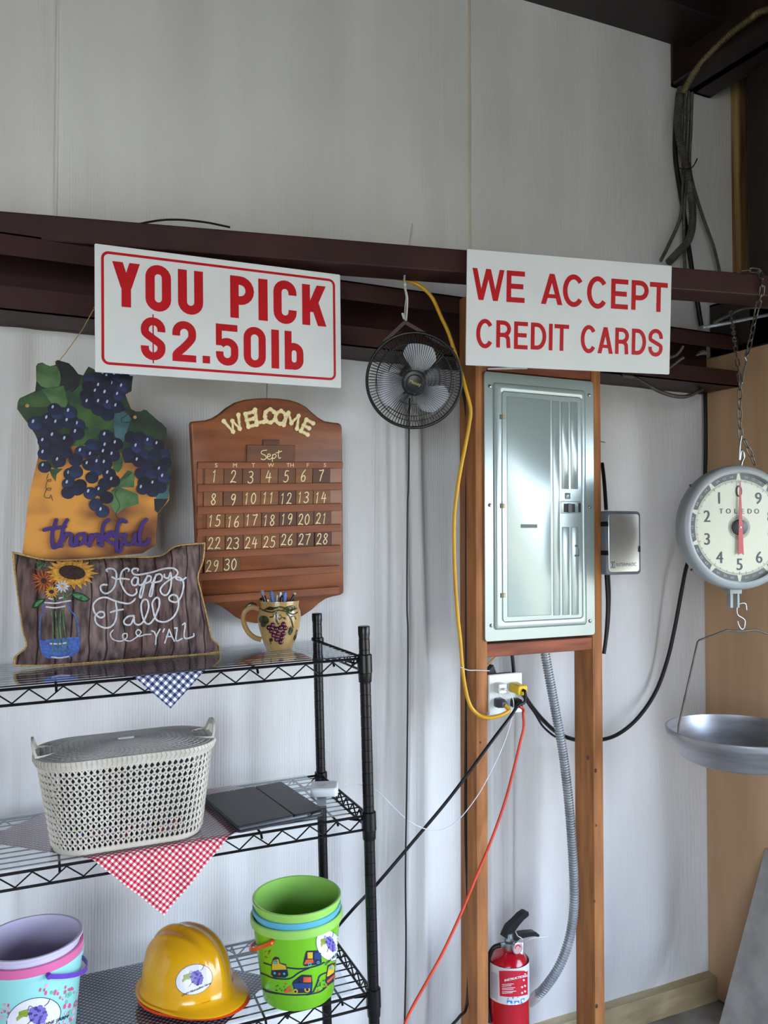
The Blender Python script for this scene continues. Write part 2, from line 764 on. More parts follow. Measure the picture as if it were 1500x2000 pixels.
def thick(F, polys, c0, c1):
    mb = MB()
    for ip, p in enumerate(polys):
        n = len(p)
        mb.add([F.pt(q[0], q[1], c1 + (ip % 37) * 1.5e-5) for q in p] + [F.pt(q[0], q[1], c0) for q in p],
               [tuple(range(n)), tuple(range(2 * n - 1, n - 1, -1))] + [(i, i + n, (i + 1) % n + n, (i + 1) % n) for i in range(n)])
    return mb

# ================================================================== shared materials
M_wall = wall_mat()
M_steel = mat('red_oxide_steel', (62, 34, 30), rough=0.55, col2=(48, 27, 24), nscale=6, spec=0.3)
M_steelD = mat('dark_steel', (46, 32, 30), rough=0.5, col2=(34, 24, 23), nscale=5)
M_wood = mat('pine_stud', (180, 118, 62), rough=0.72, col2=(132, 80, 40), nscale=14, stretch=(3, 3, 0.35), bump=0.3, bscale=60, contrast=(0.3, 0.75))
M_woodR = mat('reddish_blocking', (160, 88, 55), rough=0.7, col2=(120, 62, 38), nscale=14, stretch=(0.35, 3, 3), bump=0.3)
M_conc = mat('concrete', (172, 168, 160), rough=0.85, col2=(132, 130, 126), nscale=7, bump=0.5, detail=8)
M_white = mat('white_plastic', (226, 228, 228), rough=0.35)
M_whiteG = mat('white_sign_sheet', (222, 223, 222), rough=0.38, col2=(216, 218, 217))
M_red = mat('red_vinyl_letters', (190, 12, 26), rough=0.4, col2=(180, 10, 22))
M_black = mat('black_rubber', (17, 17, 19), rough=0.45, col2=(11, 11, 12), spec=0.35)
M_blackG = mat('gloss_black', (16, 15, 17), rough=0.25, col2=(12, 11, 12))
M_chrome = mat('zinc_steel', (175, 178, 180), rough=0.3, metal=0.95, col2=(150, 152, 154))
M_galv = mat('galvanised_conduit', (176, 180, 184), rough=0.4, metal=0.55, col2=(150, 154, 158), nscale=20)
M_galvD = mat('dull_conduit', (112, 108, 100), rough=0.5, metal=0.7, col2=(86, 82, 76), nscale=20)

# ================================================================== setting
random.seed(3)
ridges = []
# soft vertical billows of the insulation: (x, width, depth, lean, upper)
for x, w_, d_, ln_ in [(0.05, 0.022, 0.016, 0.02), (0.105, 0.018, 0.012, -0.015), (0.15, 0.03, 0.012, 0.03), (0.62, 0.05, 0.014, 0.0), (0.72, 0.035, 0.012, 0.01),
                       (0.97, 0.045, 0.016, 0.0), (1.08, 0.026, 0.036, 0.01), (1.155, 0.02, 0.045, 0.0), (1.22, 0.02, 0.036, -0.01),
                       (1.39, 0.03, 0.034, 0.0), (1.47, 0.02, 0.034, 0.02), (1.545, 0.024, 0.042, 0.03), (1.64, 0.03, 0.02, -0.01),
                       (1.86, 0.10, 0.035, 0.0), (2.1, 0.09, 0.03, -0.05), (-0.3, 0.05, 0.02, 0), (-0.6, 0.06, 0.03, 0.02)]:
    ridges.append((x, w_, d_, ln_))


def wally(x, z):
    y = 0.0
    if z < 2.28:
        t = min(1, (2.28 - z) / 0.25)
        for rx, rw, rd, rl_ in ridges:
            xc = rx + rl_ * (z - 1.2) + 0.008 * math.sin(z * 3.1 + rx * 9)
            y -= rd * math.exp(-((x - xc) / rw) ** 2) * t
        y -= 0.012 * t * math.sin(z * 1.4 + 0.3) * (0.5 + 0.5 * math.sin(x * 4.1))
    else:
        t = min(1, (z - 2.28) / 0.25)
        y -= t * (0.012 * math.exp(-((x - 0.17) / 0.05) ** 2) + 0.02 * math.exp(-((x - 1.23) / 0.09) ** 2) + 0.015 * math.sin(x * 3 + 1))
        y -= t * 0.004 * (math.sin(x * 55 + math.sin(z * 4) * 2)) * math.exp(-((x - 0.05) / 0.15) ** 2)
    # small crinkles
    y -= 0.0016 * math.sin(x * 170 + 3 * math.sin(z * 2.3)) * (0.5 + 0.5 * math.sin(x * 7 + z * 2)) * math.exp(-max(0, x - 0.15) * 2)
    if z < 0.28:
        y -= 0.004 * (0.28 - z) / 0.28 * (1 + math.sin(x * 22 + z * 30))
        y *= max(0.0, min(1.0, (z - 0.07) / 0.2))
    return y


mb = MB()
nx, nz = 330, 190
xs = [-1.3 + (2.64 + 1.3) * i / nx for i in range(nx + 1)]
zs = [0.05 + (3.5 - 0.05) * j / nz for j in range(nz + 1)]
mb.v = [Vector((x, wally(x, z), z)) for z in zs for x in xs]
mb.f = [(j * (nx + 1) + i, j * (nx + 1) + i + 1, (j + 1) * (nx + 1) + i + 1, (j + 1) * (nx + 1) + i) for j in range(nz) for i in range(nx)]
wall = struct(mb, 'wall_back', M_wall, recalc=False, smooth=180, origin=(0, 0, 0))
# tape seams and the plank edge of the sheets
M_seam = mat('seam_tape', (212, 204, 186), rough=0.5, col2=(196, 186, 166), nscale=5, stretch=(4, 4, .5))
for k, (px, wd_) in enumerate([(108, 0.004), (921, 0.005)]):
    x0 = W(px, 250).x
    s_ = MB()
    R_ = []
    for j in range(60):
        z = 2.3 + 1.2 * j / 59
        y = wally(x0, z)
        R_.append([Vector((x0 - wd_, y - 0.001, z)), Vector((x0 - wd_ * 0.3, y - 0.0045, z)), Vector((x0 + wd_, y - 0.003, z)), Vector((x0 + wd_ * 1.6, y + 0.003, z))])
    s_.loft(R_, False, False, False)
    finish(s_, 'seam', M_seam if k else M_wall, wall, recalc=False)
s_ = MB()
x0 = W(870, 250).x
x1 = W(918, 250).x
s_.loft([[Vector((x0 + (x1 - x0) * i / 8, wally(x0 + (x1 - x0) * i / 8, 2.3 + 1.2 * j / 59) - 0.002 * math.sin(PI * i / 8) - 0.0012, 2.3 + 1.2 * j / 59)) for i in range(9)] for j in range(60)], False, False, False)
finish(s_, 'seam_flap', M_wall, wall, recalc=False, smooth=180)

# right-hand side: insulation, doorway beyond the frame
mb = MB()
for b in [(2.62, 2.7, -1.0, 0.1, 0, 3.9), (2.62, 2.7, -4.25, -1.0, 2.12, 3.9), (2.62, 2.7, -5.6, -4.25, 0, 3.9)]:
    mb.box(*b)
struct(mb, 'wall_right', M_wall)
mb = MB()
mb.box(-4.6, -4.5, -5.6, 0.1, 0, 3.9)
M_inner = mat('tan_warm_fill', (150, 128, 98), rough=0.8, col2=(124, 104, 78), nscale=3)  # tan of the unseen walls is chosen for a warm, dimmer fill light
struct(mb, 'wall_left', M_inner)
mb = MB()
for b in [(-4.5, -4.4, -5.6, -5.5, 0, 3.9), (-4.4, -1.0, -5.6, -5.5, 2.8, 3.9), (-1.0, 2.62, -5.6, -5.5, 0, 3.9)]:
    mb.box(*b)
struct(mb, 'wall_front', M_inner)
mb = MB()
mb.box(-4.5, -1.3, 0.0, 0.1, 0, 3.9)
mb.box(-1.3, 2.62, 0.09, 0.19, 0, 3.9)
struct(mb, 'wall_outer', M_wall)
mb = MB()
mb.box(-4.6, 2.7, -5.6, 0.2, 3.9, 4.0)
struct(mb, 'ceiling', M_steelD)
mb = MB()
mb.box(-4.6, 2.7, -5.6, 0.2, -0.1, 0)
struct(mb, 'floor', M_conc)
mb = MB()
mb.box(-120, 120, -120, 60, -0.35, -0.2)
struct(mb, 'ground', mat('yard_grass', (160, 148, 112), rough=0.95, col2=(166, 148, 122), nscale=0.6))
mb = MB()
mb.box(-1.3, 2.41, -0.045, 0.02, 0, 0.088, bev=0.003)
struct(mb, 'baseboard_back', mat('pale_sill_board', (200, 186, 150), rough=0.75, col2=(160, 140, 104), nscale=5, stretch=(0.6, 3, 3), bump=0.3))

# eave strut and rafter (dark, top right)
mb = MB()
mb.box(-1.3, 2.62, -0.2, 0.05, 3.46, 3.66, bev=0.004)
struct(mb, 'trim_1', M_steelD)
mb = MB()
mb.box(2.33, 2.36, -2.6, -0.02, 3.3, 3.9)
mb.box(2.25, 2.44, -2.6, -0.02, 3.3, 3.312)
mb.box(2.25, 2.44, -0.03, -0.02, 3.3, 3.6)
finish(mb, 'rafter', M_steelD, label='dark steel roof rafter at the top right corner, curved conduit above it', cat='beam')
# right column, girt above the plywood, wooden corner strip
mb = MB()
mb.box(2.43, 2.44, -0.42, -0.2, 0, 3.9)
mb.box(2.44, 2.60, -0.315, -0.305, 0, 3.9)
mb.box(2.60, 2.61, -0.42, -0.2, 0, 3.9)
finish(mb, 'steel_column', M_steelD, label='dark brown steel column at the right edge above the beige board', cat='column')
mb = MB()
xa = W(1436, 350, -0.03).x
xb = W(1452, 350, -0.03).x
mb.box(xa, xb, -0.05, -0.012, 2.4, 3.45, bev=0.002)
finish(mb, 'wood_strip', mat('yellow_pine', (188, 158, 104), rough=0.7, col2=(120, 84, 48), nscale=12, stretch=(3, 3, 0.15)),
       label='upright yellowish wood strip in the upper right corner beside the column', cat='wood strip')
mb = MB()
mb.box(2.43, 2.60, -1.0, -0.02, 2.33, 2.345)
mb.box(2.43, 2.436, -1.0, -0.02, 2.33, 2.52)
mb.box(2.43, 2.5, -1.0, -0.02, 2.512, 2.52)
finish(mb, 'side_girt', M_steelD, label='dark steel girt running above the beige plywood board', cat='beam')
mb = MB()
mb.box(2.405, 2.422, -0.9, -0.005, 0.01, 2.318, bev=0.0015)
finish(mb, 'plywood_board', mat('beige_plywood', (196, 160, 122), rough=0.7, col2=(178, 143, 106), nscale=3, stretch=(3, 3, 0.3), bump=0.1),
       label='tall smooth beige plywood board on the right behind the hanging scale', cat='board')

# wall girt: open C channel toward the room
GF = -0.175
mb = MB()
t = 0.004
xe = 2.40
mb.box(-1.3, xe, GF, 0.0, 2.366, 2.37)
mb.box(-1.3, xe, GF, GF + t, 2.318, 2.37)
mb.box(-1.3, xe, -0.03, -0.026, 2.19, 2.37)
mb.box(-1.3, xe, GF, 0.0, 2.19, 2.194)
mb.box(-1.3, xe, GF, GF + t, 2.19, 2.246)
finish(mb, 'wall_girt', M_steel, label='lower dark red steel channel on the wall behind the fan', cat='beam')
# free-spanning beam in front
B1o = Vector((1.144, -0.392, 0))
B1d = Vector((0.978, -0.208, 0)).normalized()
B1 = Fr(B1o, B1d, (-0.208, -0.978, 0))
mb = MB()
mb.rl(Fr(B1o, B1d, (0, 0, 1)), (-1.62, 1.4, 0, 0.105), 0.006, [(0.002, 2.364), (0, 2.367), (0, 2.422), (0.002, 2.425)], n=3)
beam1 = finish(mb, 'steel_beam', M_steel, label='upper dark red steel beam crossing in front, carrying the signs and chain', cat='beam')
SB1 = Surf(mb)

# timber frame that carries the breaker panel
F0 = Fr((0, 0, 0), (1, 0, 0), (0, -1, 0))
pf = T('stud_frame', 'timber frame of two pine studs carrying the breaker panel', 'frame', (1.48, -0.225, 0))
for a0, a1 in ((1.259, 1.2955), (1.669, 1.7055)):
    mb = MB()
    mb.box(a0, a1, -0.27, -0.181, 0.0, 2.36, bev=0.002)
    finish(mb, 'stud', M_wood, pf)
mb = MB()
mb.box(1.2955, 1.669, -0.268, -0.181, 1.325, 1.362, bev=0.002)
finish(mb, 'blocking', M_woodR, pf)
mb = MB()
mb.box(1.2955, 1.669, -0.268, -0.181, 2.14, 2.178, bev=0.002)
finish(mb, 'blocking', M_woodR, pf)
# knots on the studs
kn = MB()
for px, py, r in [(1163, 1505, 4), (1165, 1965, 4), (1161, 1760, 2.6), (938, 1450, 2.2), (1164, 1612, 2.4), (1148, 1480, 4.5)]:
    p = W(px, py, -0.27)
    kn.add(*[[(p + Vector((r * 0.0012 * math.cos(k * PI / 5), -0.0008, r * 0.0017 * math.sin(k * PI / 5)))) for k in range(10)], [tuple(range(10))]])
finish(kn, 'knots', mat('knot', (70, 40, 24), rough=0.8), pf, recalc=False)

# leaning grey slab, lower right
mb = MB()
q = [Vector((2.392, -0.27, 0.62)), Vector((2.135, -0.27, 0.005))]
d = (q[0] - q[1]).normalized()
Fs = Fr(q[1], (0, -1, 0), d.cross(Vector((0, -1, 0))) * -1)
if Fs.en.x > 0:
    Fs.en = -Fs.en
Fs.ey = d
mb.fbox(Fs, 0, 1.0, 0, 0.665, -0.012, 0.0)
finish(mb, 'leaning_board', mat('grey_cement_board', (166, 162, 158), rough=0.9, col2=(142, 139, 136), nscale=12, bump=0.7, detail=8),
       label='rough grey cement board leaning against the beige board, bottom right', cat='board')

# ================================================================== signs
def sglyph(ch, x0, x1, y0, y1, w, ry=None, term=0.33):
    """block letters as ribbons inside the box x0..x1, y0..y1"""
    h = w / 2
    L, R, B, Tt = x0 + h, x1 - h, y0 + h, y1 - h
    H = y1 - y0
    cx = (L + R) / 2
    rx = (R - L) / 2
    ry = rx if ry is None else ry
    M = (y0 + y1) / 2
    o = []
    rib = lambda p, c=False: o.extend(ribbon2(p, w, smooth=False, closed=c, rnd=False))
    par = lambda xa, ya, xb, yb, wh: o.append([(xa - wh / 2, ya), (xa + wh / 2, ya), (xb + wh / 2, yb), (xb - wh / 2, yb)])
    if ch in 'O0':
        rib(arc(cx, Tt - ry, rx, ry, 0, 180) + arc(cx, B + ry, rx, ry, 180, 360), True)
    elif ch == 'U':
        rib([(L, y1)] + arc(cx, B + ry, rx, ry, 180, 360) + [(R, y1)])
    elif ch == 'C':
        yt, yb = y1 - term * H, y0 + term * H
        if ry > rx * 1.3:
            rib(arc(cx, M, rx, (Tt - B) / 2, 38, 322, 26))
        else:
            rib([(R, yt)] + arc(cx, Tt - ry, rx, ry, 0, 180) + arc(cx, B + ry, rx, ry, 180, 360) + [(R, yb)])
    elif ch in 'PR':
        rib([(L, y0), (L, y1)])
        bm_ = y0 + H * 0.44 if ch == 'R' else y0 + H * 0.38
        bm_ += h * 0.4
        r2 = (Tt - bm_) / 2
        k = min(r2, rx * 1.4)
        rib([(L, Tt), (R - k, Tt)] + arc(R - k, (Tt + bm_) / 2, k, r2, 90, -90) + [(L, bm_)])
        if ch == 'R':
            rib([(L, bm_), (R - k, bm_)] + arc(R - k - 0.0, bm_ - k * 0.8, k * 0.85, k * 0.8, 90, 0) + [(R - 0.1 * w, y0)])
    elif ch == 'D':
        rib([(L, y0), (L, y1)])
        r2 = (Tt - B) / 2
        k = min(r2, rx * 1.25)
        rib([(L, Tt), (R - k, Tt)] + arc(R - k, M, k, r2, 90, -90, 16) + [(L, B)])
    elif ch == 'E':
        rib([(L, y0), (L, y1)])
        for yy, xx in ((Tt, x1), (B, x1), (M + 0.01 * H, x1 - 0.08 * (x1 - x0))):
            o.append([(x0, yy - h), (xx, yy - h), (xx, yy + h), (x0, yy + h)])
    elif ch in 'Il':
        o.append([(x0, y0), (x1, y0), (x1, y1), (x0, y1)])
    elif ch == '.':
        o.append([(x0, y0), (x1, y0), (x1, y1), (x0, y1)])
    elif ch == 'T':
        o.append([(x0, y1 - w), (x1, y1 - w), (x1, y1), (x0, y1)])
        o.append([(cx - h, y0), (cx + h, y0), (cx + h, y1), (cx - h, y1)])
    elif ch == 'Y':
        o.append([(cx - h, y0), (cx + h, y0), (cx + h, y0 + 0.45 * H), (cx - h, y0 + 0.45 * H)])
        par(cx, y0 + 0.42 * H, x0 + w * 0.56, y1, w * 1.1)
        par(cx, y0 + 0.42 * H, x1 - w * 0.56, y1, w * 1.1)
    elif ch == 'K':
        rib([(L, y0), (L, y1)])
        par(x0 + w * 0.95, y0 + 0.33 * H, x1 - w * 0.62, y1, w * 1.15)
        par(x0 + w * 1.45, y0 + 0.62 * H, x1 - w * 0.55, y0, w * 1.1)
    elif ch == 'A':
        par(cx, y1, x0 + w * 0.55, y0, w * 1.08)
        par(cx, y1, x1 - w * 0.55, y0, w * 1.08)
        yy = y0 + 0.27 * H
        o.append([(x0 + w * 1.1, yy - h * 0.8), (x1 - w * 1.1, yy - h * 0.8), (x1 - w * 1.1, yy + h * 0.8), (x0 + w * 1.1, yy + h * 0.8)])
    elif ch == 'W':
        q = (x1 - x0) / 4
        a, b = x0 + w * 0.5, x1 - w * 0.5
        par(a, y1, x0 + q * 1.1, y0, w * 1.02)
        par(cx, y1, x0 + q * 1.1, y0, w * 1.02)
        par(cx, y1, x1 - q * 1.1, y0, w * 1.02)
        par(b, y1, x1 - q * 1.1, y0, w * 1.02)
    elif ch in 'S$':
        up = Tt - ry
        dn = B + ry
        s1 = [(R, up - 0.05 * H)] + arc(cx, up, rx, ry, 0, 180)
        mid = crom([(L, up), (L + 0.12 * rx, up - 0.10 * H), (cx, M), (R - 0.12 * rx, dn + 0.10 * H), (R, dn)], 6)
        s2 = arc(cx, dn, rx, ry, 0, -180) + [(L, dn + 0.05 * H)]
        rib([tuple(p)[:2] for p in s1 + [(p[0], p[1]) for p in mid[1:-1]] + s2])
        if ch == '$':
            o.append([(cx - w * 0.08, y0 - 0.07 * H), (cx + w * 0.08, y0 - 0.07 * H), (cx + w * 0.08, y1 + 0.07 * H), (cx - w * 0.08, y1 + 0.07 * H)])
    elif ch == '2':
        up = Tt - ry
        tail = crom([(R, up), (R - 0.1 * rx, up - 0.14 * H), (cx, y0 + 0.36 * H), (L + 0.1 * rx, y0 + 0.19 * H), (L, y0 + w * 0.5)], 6)
        rib([(L, up - 0.08 * H)] + arc(cx, up, rx, ry, 180, 0) + [(p[0], p[1]) for p in tail[1:]])
        o.append([(x0, y0), (x1, y0), (x1, y0 + w * 0.9), (x0, y0 + w * 0.9)])
    elif ch == '5':
        dn = B + ry
        o.append([(x0 + 0.02 * w, y1 - w * 0.9), (x1 - 0.1 * w, y1 - w * 0.9), (x1 - 0.1 * w, y1), (x0 + 0.02 * w, y1)])
        o.append([(x0, y0 + 0.48 * H), (x0 + w * 0.8, y0 + 0.48 * H), (x0 + w * 0.8, y1), (x0, y1)])
        up2 = y0 + 0.66 * H - h - ry * 0.9
        rib(arc(cx, up2, rx, ry * 0.95, 150, 0) + arc(cx, dn, rx, ry, 0, -180) + [(L, dn + 0.06 * H)])
    elif ch == 'b':
        rib([(L, y0), (L, y1)])
        top = y0 + 0.70 * H
        rib(arc(cx, top - h - ry, rx, ry, 0, 180) + arc(cx, B + ry, rx, ry, 180, 360), True)
    return o


def sign(name, label, o, ex, en, hw, hh, thickn):
    F = Fr(o, ex, en)
    t = T(name, label, 'sign', F.pt(0, -hh, 0))
    mb = MB()
    mb.rl(F, (-hw, hw, -hh, hh), 0.003, [(0.0006, -thickn), (0, -thickn + 0.0006), (0, -0.0006), (0.0006, 0)], n=2)
    finish(mb, 'sign_board', M_whiteG, t)
    return F, t


P1 = [Vector(p) for p in ((0.231, -0.275, 2.341), (0.841, -0.279, 2.349), (0.846, -0.279, 2.052), (0.236, -0.275, 2.044))]
o = sum(P1, Vector()) / 4
F1, t1 = sign('you_pick_sign', 'white plastic sign reading YOU PICK $2.50lb in red with a red border', o, (P1[1] - P1[0]), (0.0, -1, 0), 0.305, 0.1485, 0.004)
glyphs = []


def lbox(F, xl, xr, ytop_at, ybot_at):
    """pixel samples -> local box"""
    a0 = F.px(xl, (ytop_at[1] + ybot_at[1]) / 2)[0]
    a1 = F.px(xr, (ytop_at[1] + ybot_at[1]) / 2)[0]
    return a0, a1, F.px(*ybot_at)[1], F.px(*ytop_at)[1]


b0 = F1.px(247, 600)[1]
b1_ = F1.px(230, 511)[1]
for ch, xl, xr in [('Y', 219, 273.5), ('O', 284, 334), ('U', 347.5, 396.5), ('P', 449.5, 496), ('I', 504.6, 522.6), ('C', 534, 579), ('K', 590, 637)]:
    ym = 556 + (xl - 247) * 0.10
    glyphs.append(sglyph(ch, F1.px(xl, ym)[0], F1.px(xr, ym)[0], b0 - (0.003 if ch in 'OUC' else 0), b1_ + (0.003 if ch in 'OC' else 0), 0.0215))
c0 = F1.px(380, 708)[1]
c1 = F1.px(357, 627)[1]
for ch, xl, xr in [('$', 275, 323), ('2', 336.7, 383), ('.', 395.5, 410), ('5', 421.7, 465.4), ('0', 475.8, 519), ('l', 530, 545), ('b', 556, 592.5)]:
    ym = 668 + (xl - 300) * 0.07
    a0, a1 = F1.px(xl, ym)[0], F1.px(xr, ym)[0]
    if ch == '.':
        glyphs.append(sglyph(ch, a0, a1, c0, c0 + (a1 - a0), 0.02))
    else:
        glyphs.append(sglyph(ch, a0, a1, c0 - (0.002 if ch in '$50' else 0), c1 + (0.002 if ch in '$50' else 0), 0.0185))
for g_ in glyphs:
    finish(flatdecal(F1, g_, 0.0004), 'red_letter', M_red, t1, recalc=False, smooth=0)
xi, yi = F1.px(200, 492)
xo, yo = F1.px(654, 741)
bd = ribbon2([(p[0], p[1]) for p in rrect(xi, xo, yo, yi, 0.014)], 0.0062, smooth=False, closed=True)
finish(flatdecal(F1, bd, 0.0004), 'border', M_red, t1, recalc=False, smooth=0, label='red border line')

P2 = [Vector(p) for p in ((1.144, -0.415, 2.42), (1.744, -0.529, 2.425), (1.751, -0.510, 2.123), (1.152, -0.395, 2.118))]
o = sum(P2, Vector()) / 4
F2, t2 = sign('credit_card_sign', 'white sign reading WE ACCEPT CREDIT CARDS in thin red capitals', o, P2[1] - P2[0], (-0.187, -0.98, -0.066), 0.305, 0.1515, 0.004)
glyphs = []
sx = lambda v: 900 + v / 3.5714
sy = lambda v: 480 + v / 3.5714
# (glyph, left, right, top y, bottom y) in zoomed crop pixels
for ch, l, r, tp, bt in [('W', 80, 303, 162, 382), ('E', 319, 446, 176, 396), ('A', 560, 710, 196, 410), ('C', 712, 862, 200, 428), ('C', 880, 1028, 213, 440),
                         ('E', 1048, 1167, 233, 442), ('P', 1190, 1310, 243, 450), ('T', 1317, 1442, 256, 462)]:
    xm = (l + r) / 2
    a0 = F2.px(sx(l), sy((tp + bt) / 2))[0]
    a1 = F2.px(sx(r), sy((tp + bt) / 2))[0]
    glyphs.append(sglyph(ch, a0, a1, F2.px(sx(xm), sy(bt))[1], F2.px(sx(xm), sy(tp))[1], 0.0135, ry=0.034 if ch == 'C' else 0.02))
for ch, l, r, tp, bt in [('C', 107, 230, 510, 716), ('R', 247, 350, 522, 712), ('E', 371, 467, 530, 722), ('D', 488, 596, 538, 726), ('I', 614, 640, 544, 730),
                         ('T', 652, 754, 549, 733), ('C', 836, 948, 553, 750), ('A', 954, 1062, 568, 752), ('R', 1076, 1172, 573, 756), ('D', 1192, 1292, 580, 762), ('S', 1308, 1408, 580, 774)]:
    xm = (l + r) / 2
    a0 = F2.px(sx(l), sy((tp + bt) / 2))[0]
    a1 = F2.px(sx(r), sy((tp + bt) / 2))[0]
    glyphs.append(sglyph(ch, a0, a1, F2.px(sx(xm), sy(bt))[1], F2.px(sx(xm), sy(tp))[1], 0.0112, ry=0.034 if ch == 'C' else 0.0175))
for g_ in glyphs:
    finish(flatdecal(F2, g_, 0.0004), 'red_letter', M_red, t2, recalc=False, smooth=0)

# ================================================================== wooden perpetual calendar
M_cal = mat('stained_wood', (138, 78, 38), rough=0.42, col2=(104, 54, 26), nscale=9, stretch=(0.5, 1, 3), bump=0.1, spec=0.5)
M_calE = mat('stained_wood_edge', (84, 46, 26), rough=0.45, col2=(66, 35, 20))
M_slat = mat('slat_wood', (138, 76, 38), rough=0.45, col2=(108, 54, 26), nscale=10, stretch=(0.4, 2, 4))
M_tiles = [mat('tile_wood_%s' % n, c, rough=0.5, col2=tuple(v * 0.8 for v in c), nscale=14, stretch=(0.6, 2, 3)) for n, c in
           (('amber', (132, 80, 38)), ('brown', (108, 62, 32)), ('dark', (88, 48, 28)))]
M_cream = mat('cream_paint', (232, 214, 160), rough=0.5, col2=(224, 204, 150))
cz = lambda x, y: (360 + x / 3.447, 760 + y / 3.447)
rl_ = math.radians(2.1)
n_ = Vector((0.0, -math.cos(math.radians(9)), -math.sin(math.radians(9))))
FC = Fr(W(523, 1000, -0.135), (math.cos(rl_), -0.008, math.sin(rl_)), n_)
out = [(42, 240), (48, 226), (62, 220), (150, 212), (195, 198), (240, 170), (290, 128), (350, 92), (420, 72), (490, 64), (560, 61), (640, 64), (710, 74), (770, 92), (820, 118), (860, 155),
       (900, 190), (945, 216), (1000, 226), (1040, 230), (1056, 240), (1063, 262), (1066, 520), (1069, 800), (1072, 1100), (1075, 1360), (1070, 1376), (1050, 1388), (1000, 1398), (955, 1412), (910, 1442),
       (860, 1488), (800, 1528), (730, 1556), (650, 1572), (560, 1580), (480, 1578), (410, 1566), (350, 1538), (300, 1500), (250, 1464), (200, 1446), (140, 1440), (105, 1428), (92, 1410),
       (82, 1100), (72, 800), (58, 520)]
cal = T('calendar_board', 'stained wooden perpetual calendar with WELCOME letters and number tiles for September', 'calendar', FC.pt(0, -0.27, 0))
mb = MB()
mb.prism(FC, [FC.px(*cz(*p)) for p in out], -0.019, 0.0, bev=0.004)
finish(mb, 'backboard', M_cal, cal, smooth=50)
mb = MB()
mb.prism(FC, [FC.px(*cz(*p)) for p in out], -0.021, -0.0185)
finish(mb, 'rear_edge', M_calE, cal, smooth=50)
mids = [(489, 533), (634, 684), (778, 829), (922, 973), (1068, 1116), (1210, 1260), (1358, 1408)]
aL = FC.px(*cz(84, 700))[0]
aR = FC.px(*cz(1054, 700))[0]
sl = []
for k, (y0, y1) in enumerate(mids):
    bt, bb = FC.px(*cz(560, y0))[1], FC.px(*cz(560, y1))[1]
    sl.append((bt, bb))
    mb = MB()
    mb.rl(FC, (aL, aR, bb, bt), 0.0012, [(0, 0.0), (0, 0.0085), (0.001, 0.0095)], n=2)
    finish(mb, 'slat', M_slat, cal)
# end rail behind the slats
mb = MB()
mb.rl(FC, (aL, aL + 0.014, sl[6][1], sl[0][0]), 0.001, [(0, 0), (0, 0.0045)], n=2)
finish(mb, 'side_rail', M_slat, cal)
cols = [[138, 267, 392, 513, 632, 750, 865, 985], [130, 262, 392, 515, 636, 752, 868, 985], [150, 276, 402, 520, 640, 757, 872, 992], [148, 276, 398, 521, 642, 760, 880, 995], [135, 262]]
nums = [range(1, 8), range(8, 15), range(15, 22), range(22, 29), (29, 30)]
DG = {'1': [[(.25, .82), (.5, 1.0), (.42, 0)]], '2': [[(.1, .78), (.25, .98), (.6, 1), (.78, .8), (.6, .5), (.3, .2), (.05, .02)], [(.05, .03), (.5, .08), (.95, 0.02)]],
      '3': [[(.12, .92), (.5, 1), (.82, .85), (.75, .62), (.4, .52)], [(.4, .52), (.8, .42), (.88, .18), (.6, .0), (.2, .02), (.05, .12)]],
      '4': [[(.4, 1), (.1, .4), (.95, .42)], [(.72, .8), (.66, 0)]], '5': [[(.85, .98), (.35, .96), (.28, .58), (.6, .62), (.88, .4), (.75, .1), (.4, 0), (.1, .08)]],
      '6': [[(.75, 1), (.35, .72), (.12, .3), (.3, .02), (.7, .03), (.85, .28), (.65, .5), (.3, .42), (.15, .3)]], '7': [[(.1, .95), (.5, .93), (.9, .98), (.6, .5), (.42, 0)]],
      '8': [[(.5, .52), (.18, .75), (.45, 1), (.8, .82), (.5, .52), (.12, .25), (.45, 0), (.85, .22), (.5, .52)]],
      '9': [[(.85, .75), (.5, .48), (.15, .68), (.4, .98), (.8, .9), (.84, .6), (.7, .25), (.45, 0)]],
      '0': [[(.5, 1), (.15, .75), (.12, .3), (.45, 0), (.82, .25), (.85, .7), (.5, 1)]]}
for r in range(5):
    b_hi = sl[r][1]
    b_lo = sl[r + 1][0]
    for c, n in enumerate(nums[r]):
        xl = cols[r][c] if c < len(cols[r]) else 0
        xr = (cols[r][c + 1] - 3 if c + 1 < len(cols[r]) else cols[r][c] + 115)
        if n == 8:
            xr = 257
        if n == 27:
            xr = 872
        mx = (b_hi + b_lo) / 2
        yy = (mids[r][1] + mids[r + 1][0]) / 2
        a0 = FC.px(*cz(xl, yy), 0.004)[0]
        a1 = FC.px(*cz(xr, yy), 0.004)[0]
        mb = MB()
        jit = random.uniform(-0.0006, 0.0006)
        mb.rl(FC, (a0, a1, b_lo - 0.004, b_hi + 0.003), 0.0008, [(0, 0.0008), (0, 0.0045 + jit), (0.0006, 0.005 + jit)], n=2)
        tile = finish(mb, 'number_tile', random.choice(M_tiles) if c else M_tiles[0], cal)
        pol = []
        st = str(n)
        dh = (b_hi - b_lo) * 0.76
        dw = dh * 0.5
        gap = dh * 0.62
        cxm = (a0 + a1) / 2 + (-0.002 if n not in (1, 2, 8, 9) else 0.001)
        base = b_lo + (b_hi - b_lo) * 0.10 - jit * 4
        for i, chh in enumerate(st):
            ox = cxm - (gap if len(st) > 1 else dw / 2) + i * gap * 1.02
            for stx in DG[chh]:
                sm = chh not in '1' and len(stx) > 3
                P_ = [(ox + (x + 0.16 * (y - 0.5)) * dw, base + y * dh) for x, y in stx]
                pol += ribbon2(P_, 0.0025, smooth=sm, n=5)
        finish(flatdecal(FC, pol, 0.0053 + jit), 'painted_number', M_cream, tile, recalc=False, smooth=0)
